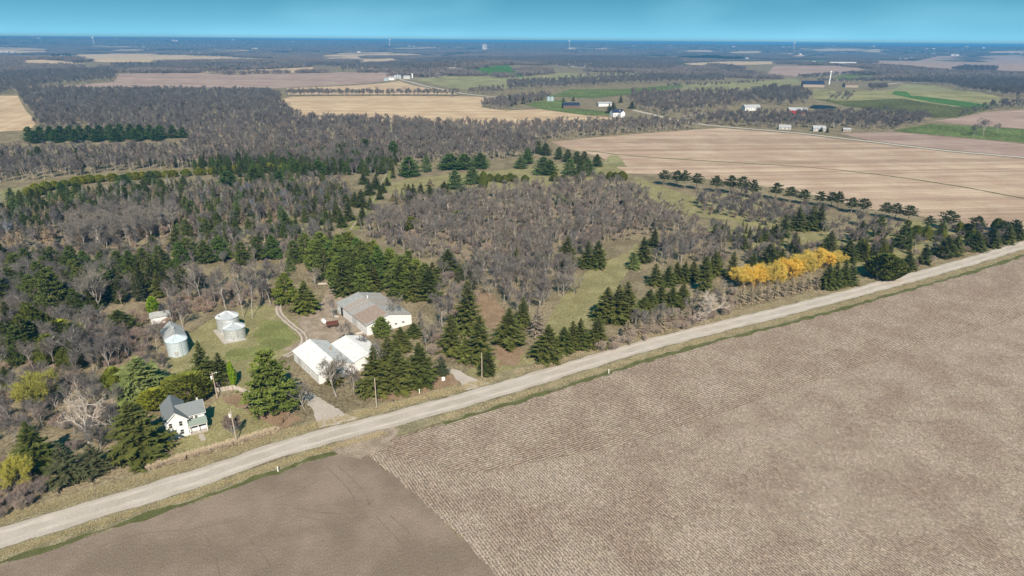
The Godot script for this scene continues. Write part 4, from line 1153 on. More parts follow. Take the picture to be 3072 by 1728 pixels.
	t = thing("mailbox", "black mailbox on a post at the road edge", "mailbox", Vector3(mb.x, 0, mb.y), 0.5)
	s = Shape.new()
	s.box(Vector3(-0.06, -0.2, -0.06), Vector3(0.06, 1.05, 0.06))
	put("post", s.done(), M.grey_wood, t)
	s = Shape.new()
	s.box(Vector3(-0.15, 1.052, -0.3), Vector3(0.15, 1.25, 0.3))
	s.hexa([Vector3(-0.15, 1.25, -0.3), Vector3(0.15, 1.25, -0.3), Vector3(0.15, 1.25, 0.3), Vector3(-0.15, 1.25, 0.3)], [Vector3(-0.07, 1.38, -0.3), Vector3(0.07, 1.38, -0.3), Vector3(0.07, 1.38, 0.3), Vector3(-0.07, 1.38, 0.3)])
	put("box", s.done(), M.dark, t)
	var ub := Vector2(-21.4, -181.4)
	t = thing("utility_box", "small white utility box on the grass by the short drive", "box", Vector3(ub.x, 0, ub.y), 0.4)
	s = Shape.new()
	s.box(Vector3(-0.5, 0.08, -0.4), Vector3(0.5, 0.9, 0.4))
	put("cabinet", s.done(), M.white_trim, t)
	s = Shape.new()
	s.box(Vector3(-0.6, -0.1, -0.5), Vector3(0.6, 0.078, 0.5))
	put("plinth", s.done(), M.concrete, t)
	# old planks and junk on the yard
	for k in [[Vector2(-82.2, -266.4), 0.2, 4.5, "pale plank pile in the track beyond the farmyard"], [Vector2(-67.6, -230.7), -0.5, 2.4, "white scrap boards by the long shed's corner"], [Vector2(-55.3, -215.7), 0.7, 3.0, "old boards leaning near the long shed"]]:
		var v: Vector2 = k[0]
		t = thing("plank_pile", k[3], "planks", Vector3(v.x, 0, v.y), k[1])
		for i in 5:
			s = Shape.new()
			var y := 0.02 + (i / 3) * 0.17
			s.box(Vector3(-k[2] / 2 + i * 0.07, y, -0.5 + (i % 3) * 0.36), Vector3(k[2] / 2 - i * 0.11, y + 0.15, -0.2 + (i % 3) * 0.36))
			put("plank", s.done(), M.pale_wood, t)
	# concrete pads of the bins
	structure("concrete_pad", sheet(pv([-109.5, -217.6, -100.3, -205.7, -93.6, -209.4, -102.5, -219.2]), 0.05), M.concrete, "pale concrete pad under the twin grain bins", "pad")
	t = thing("well_shed", "small white shed half hidden behind the old steel crib", "shed", Vector3(-134, 0, -222), 0.5)
	put("wall", gable_walls(0, 6.5, -4.5, 0, 2.6, 3.8).done(), M.white_wall, t)
	var pk := func(_a, _r): return M.sheet_grey
	slope(t, "roof", Vector3(-0.3, 3.85, -2.25), Vector3(6.8, 3.85, -2.25), Vector3(-0.3, 2.5, 0.3), Vector3(6.8, 2.5, 0.3), 0.06, 0, pk)
	slope(t, "roof", Vector3(-0.3, 3.85, -2.25), Vector3(6.8, 3.85, -2.25), Vector3(-0.3, 2.5, -4.8), Vector3(6.8, 2.5, -4.8), 0.06, 0, pk)

# ---- plants ----------------------------------------------------------------------------------------------------------------------

func rdir(r: RandomNumberGenerator) -> Vector3:
	return Vector3(r.randfn(), r.randfn(), r.randfn()).normalized()

func blade(s: Shape, a: Vector3, b: Vector3, w: float, r: RandomNumberGenerator) -> void:
	var side := (b - a).cross(rdir(r)).normalized() * w * 0.5
	s.tri(a - side, b, a + side)

# a leafless tree: o.h high, o.w wide; wood goes to s[0], fine twigs to s[1]
func bare_branch(s: Array, p: Vector3, d: Vector3, length: float, rad: float, level: int, o: Dictionary, r: RandomNumberGenerator) -> void:
	var segs := 3 if level <= 1 else 2
	var q := p
	var dd := d
	var pts := [p]
	for i in segs:
		dd = (dd + rdir(r) * o.crook + Vector3.UP * o.lift).normalized()
		q += dd * length / segs
		pts.append(q)
	if level <= 2 or (o.fine and level == 3):
		for i in segs:
			(s[0] as Shape).tube(pts[i], pts[i + 1], lerpf(rad, rad * 0.45, float(i) / segs), lerpf(rad, rad * 0.45, float(i + 1) / segs), 5 if level == 0 else (4 if level == 1 else 3))
	else:
		for i in segs:
			blade(s[1], pts[i], pts[i + 1] + dd * 0.15, rad * 2.4, r)
	if level >= o.levels:
		return
	var n: int = o.kids[level]
	for k in n:
		var t := lerpf(o.start if level == 0 else 0.25, 1.0, (k + r.randf()) / n)
		var f := t * segs
		var i := mini(int(f), segs - 1)
		var at: Vector3 = (pts[i] as Vector3).lerp(pts[i + 1], f - i)
		var side := dd.cross(rdir(r)).normalized()
		var spread: float = o.spread * r.randf_range(0.6, 1.25)
		var nd := (dd * cos(spread) + side * sin(spread)).normalized()
		var nl: float = length * o.ratio * r.randf_range(0.7, 1.15) * (1.15 - 0.35 * t)
		if level == 0:
			nl = o.reach * r.randf_range(0.75, 1.1) * (1.2 - 0.55 * t)
		if level + 1 >= o.levels:
			for e in int(o.twigs):
				var td := (nd + rdir(r) * 0.75 + Vector3.UP * 0.25).normalized()
				blade(s[1], at + nd * r.randf() * 0.5, at + td * r.randf_range(0.5, 1.2) * o.twig_len, o.twig_w, r)
		bare_branch(s, at, nd, nl, maxf(rad * (0.55 if level == 0 else 0.5), o.twig_w * 0.45), level + 1, o, r)

func bare_tree(sd: int, o: Dictionary) -> Array:
	var r := RandomNumberGenerator.new()
	r.seed = sd
	var wood := Shape.new()
	var twig := Shape.new()
	wood.col = o.bark
	twig.col = o.twig
	for k in o.get("stems", 1):
		var d := Vector3(r.randfn() * 0.04, 1, r.randfn() * 0.04)
		if o.get("stems", 1) > 1:
			d = Vector3(cos(k * 2.4) * 0.55, 1, sin(k * 2.4) * 0.55)
		bare_branch([wood, twig], Vector3(0, -0.3, 0), d.normalized(), o.h * o.stem, o.h * o.girth, 0, o, r)
	return [wood.done(), twig.done()]

# spruce and its kin: whorls of drooping sprays
func spruce(sd: int, h: float, rad: float, levels: int, c0: Color, c1: Color, o := {}) -> Array:
	var r := RandomNumberGenerator.new()
	r.seed = sd
	var wood := Shape.new()
	wood.col = Color(0.14, 0.11, 0.09)
	wood.tube(Vector3(0, -0.3, 0), Vector3(0, h * 0.96, 0), h * 0.016, 0.02, 6)
	var s := Shape.new()
	var low: float = o.get("low", 0.03)
	var shape: float = o.get("shape", 0.85)
	var thin: float = o.get("thin", 1.0)
	for i in levels:
		var t := (i + r.randf() * 0.6) / levels
		var y := h * lerpf(low, 0.985, t)
		var base := rad * pow(1.0 - t, shape) * minf(1.0, 0.72 + t * 3.0)
		var n := int(lerpf(9, 5, t))
		for k in n:
			var az := TAU * (k + r.randf() * 0.7) / n + i * 1.3
			var L := base * r.randf_range(0.55, 1.2) + 0.12
			var out := Vector3(cos(az), 0, sin(az))
			var rise := lerpf(-0.28, 0.75, pow(t, 1.2)) + r.randfn() * 0.17
			var d := (out + Vector3.UP * rise).normalized()
			var side := d.cross(Vector3.UP).normalized()
			var a := Vector3(0, y, 0)
			s.col = c0.lerp(c1, r.randf()) * r.randf_range(0.85, 1.15)   # each bough's own green, the same odds inside and out
			var tip := a + d * L + Vector3(0, 0.08 * L, 0)
			var wd := 0.11 * L + 0.08
			var mid := a.lerp(tip, 0.55)
			s.tri(a + d * 0.1 * L, mid - side * wd * thin, tip)
			s.tri(a + d * 0.1 * L, tip, mid + side * wd * thin)
			var nt := 12 if L > 1.2 else 7
			for e in nt:
				var f := lerpf(0.22, 0.97, (e + r.randf()) / nt)
				var q := a.lerp(tip, f)
				var sg := 1.0 if e % 2 == 0 else -1.0
				var tl := (0.27 * L * (1.1 - 0.55 * f) + 0.16) * r.randf_range(0.7, 1.3)
				var td := (d * 0.65 + side * sg * r.randf_range(0.45, 1.0) + Vector3.DOWN * r.randf_range(0.0, 0.55) + Vector3.UP * r.randf() * 0.35).normalized()
				var w := d * tl * 0.3 * thin + Vector3(0, r.randf_range(-0.1, 0.1), 0)
				s.tri(q - w, q + td * tl, q + w)
	return [wood.done(), s.done()]

# white pine: open tiers of upswept plumes
func pine(sd: int, h: float, rad: float, o: Dictionary) -> Array:
	var r := RandomNumberGenerator.new()
	r.seed = sd
	var wood := Shape.new()
	wood.col = Color(0.2, 0.16, 0.13)
	wood.tube(Vector3(0, -0.3, 0), Vector3(0, h * 0.5, 0), h * 0.02, h * 0.013, 7)
	wood.tube(Vector3(0, h * 0.5, 0), Vector3(0, h * 0.95, 0), h * 0.013, 0.04, 6)
	var s := Shape.new()
	var tiers: int = o.tiers
	for i in tiers:
		var t := (i + r.randf() * 0.3) / tiers
		var y := h * lerpf(o.low, 0.95, t)
		var prof: float = o.flat * (1.0 - pow(t, 3.0)) + (1.0 - o.flat) * pow(1.0 - t, 0.75) * minf(1.0, 0.6 + 2.2 * t)
		var n := int(lerpf(8, 5, t))
		for k in n:
			var az := TAU * (k + r.randf() * 0.8) / n + i * 2.1
			var L := rad * (prof * r.randf_range(0.55, 1.15) + 0.1)
			var d := (Vector3(cos(az), 0, sin(az)) + Vector3.UP * (lerpf(0.02, 0.9, t * t) + r.randfn() * 0.12)).normalized()
			var a := Vector3(0, y, 0)
			wood.tube(a, a + d * L * 0.9, 0.06, 0.02, 3)
			var cc: Color = (o.c0 as Color).lerp(o.c1, r.randf())   # each limb's own green
			var side := d.cross(Vector3.UP).normalized()
			var clumps := 4 + int(L * o.clumps)
			for e in clumps:
				var f := lerpf(0.3, 1.0, (e + r.randf()) / clumps)
				var q := a + d * L * f + side * r.randfn() * L * 0.17 + Vector3.UP * r.randf_range(-0.1, 0.3)
				s.col = cc * r.randf_range(0.88, 1.12)
				for b in int(o.blades):
					var bd := (d * 0.5 + Vector3.UP * 0.45 + rdir(r) * 0.8).normalized()
					blade(s, q - bd * 0.12, q + bd * r.randf_range(0.5, 0.95) * o.tuft, o.tuft * 0.42, r)
	return [wood.done(), s.done()]

# dense rounded or columnar evergreen: upright sprays all over an egg
func cedar(sd: int, h: float, rad: float, many: int, top: float, c0: Color, c1: Color) -> Array:
	var r := RandomNumberGenerator.new()
	r.seed = sd
	var wood := Shape.new()
	wood.col = Color(0.16, 0.12, 0.1)
	wood.tube(Vector3(0, -0.3, 0), Vector3(0, h * 0.8, 0), h * 0.022, 0.04, 6)
	var s := Shape.new()
	var lobes := []
	for i in 14:
		lobes.append([r.randf() * TAU, r.randf_range(0.1, 0.95), r.randf_range(0.6, 1.5)])
	for i in many:
		var t := r.randf()
		var az := r.randf() * TAU
		var k := pow(sin(PI * pow(lerpf(0.06, 0.985, t), top)), 0.65)
		var bump := 1.0
		for l in lobes:
			var near := maxf(0.0, 1.0 - absf(wrapf(az - l[0], -PI, PI)) / 0.8) * maxf(0.0, 1.0 - absf(t - l[1]) / 0.3)
			bump += 0.75 * near * (l[2] - 0.85)
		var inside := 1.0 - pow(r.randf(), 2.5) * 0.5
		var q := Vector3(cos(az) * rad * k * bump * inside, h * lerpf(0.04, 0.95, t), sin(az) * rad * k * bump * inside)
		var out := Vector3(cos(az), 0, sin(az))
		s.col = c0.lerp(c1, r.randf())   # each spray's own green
		var d := (Vector3.UP * 0.9 + out * 0.55 + rdir(r) * 0.5).normalized()
		var L := r.randf_range(0.4, 0.85) * (0.4 + rad * 0.2)
		var side := d.cross(out + rdir(r) * 0.5).normalized() * L * 0.38
		s.tri(q - side, q + d * L, q + side)
		s.tri(q - side * 0.7 - d * L * 0.35, q - side, q + side)
	return [wood.done(), s.done()]


var K := {}          # kind of tree -> variants, each {wood, crown, h, r}
var tones := {}
var pool: Array = []
var far_lots := {}

func add_kind(kind: String, made: Array) -> void:
	if not K.has(kind):
		K[kind] = []
	var box: AABB = (made[0] as Mesh).get_aabb().merge((made[1] as Mesh).get_aabb())
	var e := box.end
	var r := (e.x - box.position.x + e.z - box.position.z) / 4.0
	K[kind].append({"id": "%s%d" % [kind, K[kind].size()], "wood": made[0], "crown": made[1], "h": e.y, "r": r})

func tone(r: float, g: float, b: float) -> StandardMaterial3D:
	var key := "%.2f %.2f %.2f" % [r, g, b]
	if not tones.has(key):
		var m := StandardMaterial3D.new()
		m.resource_name = "foliage"
		m.vertex_color_use_as_albedo = true
		m.albedo_color = lin(r, g, b)
		m.roughness = 0.85
		m.metallic_specular = 0.2
		tones[key] = m
	return tones[key]

const NODE_NAME = {"bare": "bare_tree", "slender": "bare_tree", "oak": "bare_tree", "shrub": "bare_shrub", "spruce": "spruce_tree", "thin_spruce": "spruce_tree", "pine": "pine_tree", "flat_pine": "pine_tree", "cedar": "cedar_tree", "column": "columnar_cedar", "larch": "larch_tree", "gold": "golden_willow", "willow": "willow_tree"}
const CATEGORY = {"bare": "tree", "slender": "tree", "oak": "tree", "shrub": "shrub", "spruce": "spruce", "thin_spruce": "spruce", "pine": "pine", "flat_pine": "pine", "cedar": "cedar", "column": "cedar", "larch": "larch", "gold": "willow", "willow": "willow"}

const FULL = ["spruce", "thin_spruce", "pine", "larch", "flat_pine", "cedar"]

func plant(kind: String, x: float, z: float, h: float, r: float, label: String, group: String, mat: StandardMaterial3D, pick := -1) -> void:
	var vs: Array = K[kind]
	var v: Dictionary = vs[(pick if pick >= 0 else rng.randi()) % vs.size()]
	var t := thing(NODE_NAME[kind], label, CATEGORY[kind], Vector3(x, land(x, z), z), rng.randf() * TAU, group)
	if kind in FULL:
		r *= 1.52 if kind == "spruce" else (1.4 if kind == "cedar" else 1.25)
	t.rotation.x = rng.randfn() * 0.025
	t.rotation.z = rng.randfn() * 0.025
	t.scale = Vector3(r / v.r, h / v.h, r / v.r)
	put("trunk", v.wood, M.bark, t)
	put("crown", v.crown, mat, t)

const ORDINAL = ["first", "second", "third", "fourth", "fifth", "sixth", "seventh", "eighth", "ninth", "tenth", "eleventh", "twelfth", "thirteenth", "fourteenth", "fifteenth", "sixteenth", "seventeenth", "eighteenth", "nineteenth", "twentieth", "twenty-first", "twenty-second", "twenty-third", "twenty-fourth", "twenty-fifth", "twenty-sixth", "twenty-seventh", "twenty-eighth"]

# a list of [x, z, height, radius] rows written flat
func plants(kind: String, rows: Array, label: String, group: String, mats: Array) -> void:
	for i in rows.size() / 4:
		var said := label
		if rows.size() > 4:
			said = ORDINAL[i] + " " + label if i < ORDINAL.size() else label
		plant(kind, rows[4 * i], rows[4 * i + 1], rows[4 * i + 2], maxf(rows[4 * i + 3], rows[4 * i + 2] * 0.1), said, group, mats[i % mats.size()])

func scatter(p: PackedVector2Array, gap: float, kinds: Array, h0: float, h1: float, label: String, group: String, mats: Array, sd: int, bald := 0.0) -> void:
	var r := RandomNumberGenerator.new()
	r.seed = sd
	var f := FastNoiseLite.new()
	f.seed = sd
	f.frequency = 0.02
	var lo := p[0]
	var hi := p[0]
	for q in p:
		lo = lo.min(q)
		hi = hi.max(q)
	for i in int((hi.x - lo.x) / gap) + 1:
		for j in int((hi.y - lo.y) / gap) + 1:
			var q := lo + Vector2(i + r.randf_range(-0.1, 1.1), j + r.randf_range(-0.1, 1.1)) * gap
			var kind: String = kinds[r.randi() % kinds.size()]
			var h := r.randf_range(h0, h1) * r.randf_range(0.85, 1.1)
			var w := h * r.randf_range(0.26, 0.42)
			if kind in ["spruce", "thin_spruce", "larch"]:
				w = h * r.randf_range(0.18, 0.27)
			elif kind == "slender":
				w = h * r.randf_range(0.16, 0.26)
			elif kind == "shrub":
				h = h * 0.45
				w = h * r.randf_range(0.5, 0.75)
			var m: StandardMaterial3D = mats[r.randi() % mats.size()]
			if f.get_noise_2d(q.x, q.y) < bald - 0.8 or not Geometry2D.is_point_in_polygon(q, p):
				continue
			pool.append([kind, q.x, q.y, h, w, label, group, m, r.randi() % 64, h / q.length()])

func described(e: Array) -> String:
	var big: float = e[3] * (2.2 if e[0] == "shrub" else 1.0)
	var size := "towering" if big > 12.5 else ("tall" if big > 10.5 else ("medium" if big > 8.5 else "short"))
	var c: Color = (e[7] as StandardMaterial3D).albedo_color.srgb_to_linear()
	var hue := "pale" if c.g > 1.25 else ("ashen" if c.g > 1.08 else ("dark" if c.g < 0.85 else ("brownish" if c.r > c.g * 1.08 else "grey")))
	if NODE_NAME[e[0]] in ["spruce_tree", "pine_tree", "larch_tree"]:
		hue = "bluish" if c.b > c.g * 1.1 else ("dark" if c.g < 0.9 else "plain")
	var form := "narrow" if e[4] < e[3] * 0.24 else ("wide" if e[4] > e[3] * 0.36 else "round")
	if e[0] == "shrub":
		form = "spreading" if e[4] > e[3] * 0.62 else "upright"
	return size + " " + hue + " " + form + " " + e[5]

# the trees that show largest become things of their own, the rest of a wood is one mass
func plant_pool(most: Dictionary) -> void:
	pool.sort_custom(func(a, b): return a[9] > b[9])
	var lots := {}
	var singles := {}
	for e in pool:
		var node: String = NODE_NAME[e[0]]
		if most.get(node, 0) > 0:
			most[node] -= 1
			var said := described(e)
			if not singles.has(said):
				singles[said] = []
			singles[said].append(e)
			continue
		var key: String = e[6]
		if not lots.has(key):
			lots[key] = {}
		var vs: Array = K.get("far_" + e[0], K[e[0]]) if e[9] < 0.026 else K[e[0]]
		var v: Dictionary = vs[e[8] % vs.size()]
		if not lots[key].has(v.id):
			lots[key][v.id] = [v, []]
		lots[key][v.id][1].append(e)
	for said in singles:
		var alike: Array = singles[said]
		alike.sort_custom(func(a, b): return a[1] / a[2] > b[1] / b[2])
		for i in alike.size():
			var e: Array = alike[i]
			plant(e[0], e[1], e[2], e[3], e[4], said + (", %s from left" % ORDINAL[i] if alike.size() > 1 and i < ORDINAL.size() else ""), e[6], e[7], e[8])
	for key in lots:
		var t := thing("woodland", "mass of " + key, "trees")
		t.set_meta("kind", "stuff")
		for v in lots[key]:
			mass(t, lots[key][v][0], lots[key][v][1])

func joined(v: Dictionary) -> Mesh:
	if not v.has("both"):
		var s := Shape.new()
		for m in [v.wood, v.crown]:
			var a: Array = (m as ArrayMesh).surface_get_arrays(0)
			s.v.append_array(a[Mesh.ARRAY_VERTEX])
			s.n.append_array(a[Mesh.ARRAY_NORMAL])
			s.c.append_array(a[Mesh.ARRAY_COLOR])
		v.both = s.done()
		v.both.surface_set_material(0, tone(1, 1, 1))
	return v.both

func mass(parent: Node3D, v: Dictionary, rows: Array) -> void:
	var mm := MultiMesh.new()
	mm.transform_format = MultiMesh.TRANSFORM_3D
	mm.use_colors = true
	mm.mesh = joined(v)
	mm.instance_count = rows.size()
	for i in rows.size():
		var e: Array = rows[i]
		var b := Basis(Vector3.UP, rng.randf() * TAU).scaled(Vector3(e[4] / v.r, e[3] / v.h, e[4] / v.r))
		mm.set_instance_transform(i, Transform3D(b, Vector3(e[1], land(e[1], e[2]), e[2])))
		mm.set_instance_color(i, (e[7] as StandardMaterial3D).albedo_color.srgb_to_linear() * rng.randf_range(0.85, 1.15))
	var o := MultiMeshInstance3D.new()
	o.name = "trees"
	o.multimesh = mm
	parent.add_child(o, true)

func make_kinds() -> void:
	M.bark = tone(1, 1, 1)
	var grey := {"h": 12.0, "stem": 0.62, "girth": 0.011, "start": 0.28, "levels": 4, "kids": [8, 5, 4, 3], "spread": 0.62, "ratio": 0.55, "reach": 5.0, "crook": 0.16, "lift": 0.13, "twigs": 6, "twig_len": 1.0, "twig_w": 0.034, "fine": false, "bark": Color(0.3, 0.285, 0.27), "twig": Color(0.145, 0.139, 0.136)}
	for i in 5:
		add_kind("bare", bare_tree(100 + i, grey))
	var far := grey.duplicate()
	far.merge({"levels": 3, "kids": [7, 5, 5], "twigs": 8, "twig_len": 1.3, "twig_w": 0.075}, true)
	for i in 4:
		add_kind("far_bare", bare_tree(150 + i, far))
	var slim := grey.duplicate()
	slim.merge({"h": 15.0, "stem": 0.8, "girth": 0.008, "start": 0.4, "kids": [10, 4, 4, 3], "spread": 0.5, "reach": 3.6, "bark": Color(0.36, 0.34, 0.32)}, true)
	for i in 4:
		add_kind("slender", bare_tree(200 + i, slim))
	var slim_far := slim.duplicate()
	slim_far.merge({"levels": 3, "kids": [9, 4, 4], "twigs": 8, "twig_len": 1.3, "twig_w": 0.075}, true)
	for i in 3:
		add_kind("far_slender", bare_tree(250 + i, slim_far))
	var oak := grey.duplicate()
	oak.merge({"h": 14.0, "stem": 0.5, "girth": 0.02, "start": 0.25, "kids": [9, 6, 5, 4], "spread": 0.95, "reach": 7.5, "crook": 0.3, "lift": 0.06, "fine": true, "bark": Color(0.45, 0.42, 0.39), "twig": Color(0.33, 0.3, 0.28)}, true)
	for i in 2:
		add_kind("oak", bare_tree(300 + i, oak))
	var shrub := grey.duplicate()
	shrub.merge({"h": 4.0, "stems": 6, "stem": 0.6, "girth": 0.008, "start": 0.15, "levels": 3, "kids": [6, 5, 4], "reach": 1.5, "spread": 0.6, "twigs": 4, "twig_len": 0.6, "twig_w": 0.04, "twig": Color(0.235, 0.205, 0.185)}, true)
	for i in 4:
		add_kind("shrub", bare_tree(350 + i, shrub))
	var gold := grey.duplicate()
	gold.merge({"h": 9.0, "stems": 3, "stem": 0.5, "start": 0.2, "kids": [6, 6, 5, 4], "reach": 3.8, "spread": 0.75, "twigs": 5, "twig_w": 0.06, "bark": Color(0.42, 0.27, 0.08), "twig": Color(0.56, 0.42, 0.095)}, true)
	for i in 3:
		add_kind("gold", bare_tree(400 + i, gold))
	var wil := gold.duplicate()
	wil.merge({"bark": Color(0.3, 0.26, 0.18), "twig": Color(0.25, 0.25, 0.06)}, true)
	for i in 2:
		add_kind("willow", bare_tree(430 + i, wil))
	for i in 6:
		add_kind("spruce", spruce(500 + i, 14.0, 3.3, 34, Color(0.07, 0.082, 0.022), Color(0.105, 0.118, 0.032), {"shape": [0.8, 0.65, 0.95, 0.75, 0.85, 0.7][i]}))
	for i in 3:
		add_kind("thin_spruce", spruce(540 + i, 14.0, 2.6, 18, Color(0.062, 0.072, 0.035), Color(0.088, 0.097, 0.05), {"thin": 0.7, "low": 0.1}))
	for i in 3:
		add_kind("larch", spruce(560 + i, 12.0, 2.4, 24, Color(0.27, 0.23, 0.16), Color(0.35, 0.3, 0.21), {"thin": 0.65}))
	for i in 4:
		add_kind("pine", pine(600 + i, 17.0, 5.0, {"tiers": 15, "low": 0.08, "flat": 0.3, "clumps": 2.6, "blades": 7, "tuft": 0.95, "c0": Color(0.072, 0.096, 0.028), "c1": Color(0.112, 0.142, 0.04)}))
	for i in 4:
		add_kind("flat_pine", pine(640 + i, 14.0, 5.0, {"tiers": 7, "low": 0.42, "flat": 0.75, "clumps": 2.2, "blades": 6, "tuft": 1.0, "c0": Color(0.042, 0.06, 0.026), "c1": Color(0.062, 0.084, 0.034)}))
	for i in 3:
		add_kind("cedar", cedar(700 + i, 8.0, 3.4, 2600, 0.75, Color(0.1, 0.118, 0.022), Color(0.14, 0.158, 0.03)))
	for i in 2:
		add_kind("column", cedar(730 + i, 8.0, 1.3, 1500, 0.8, Color(0.125, 0.2, 0.018), Color(0.17, 0.255, 0.022)))

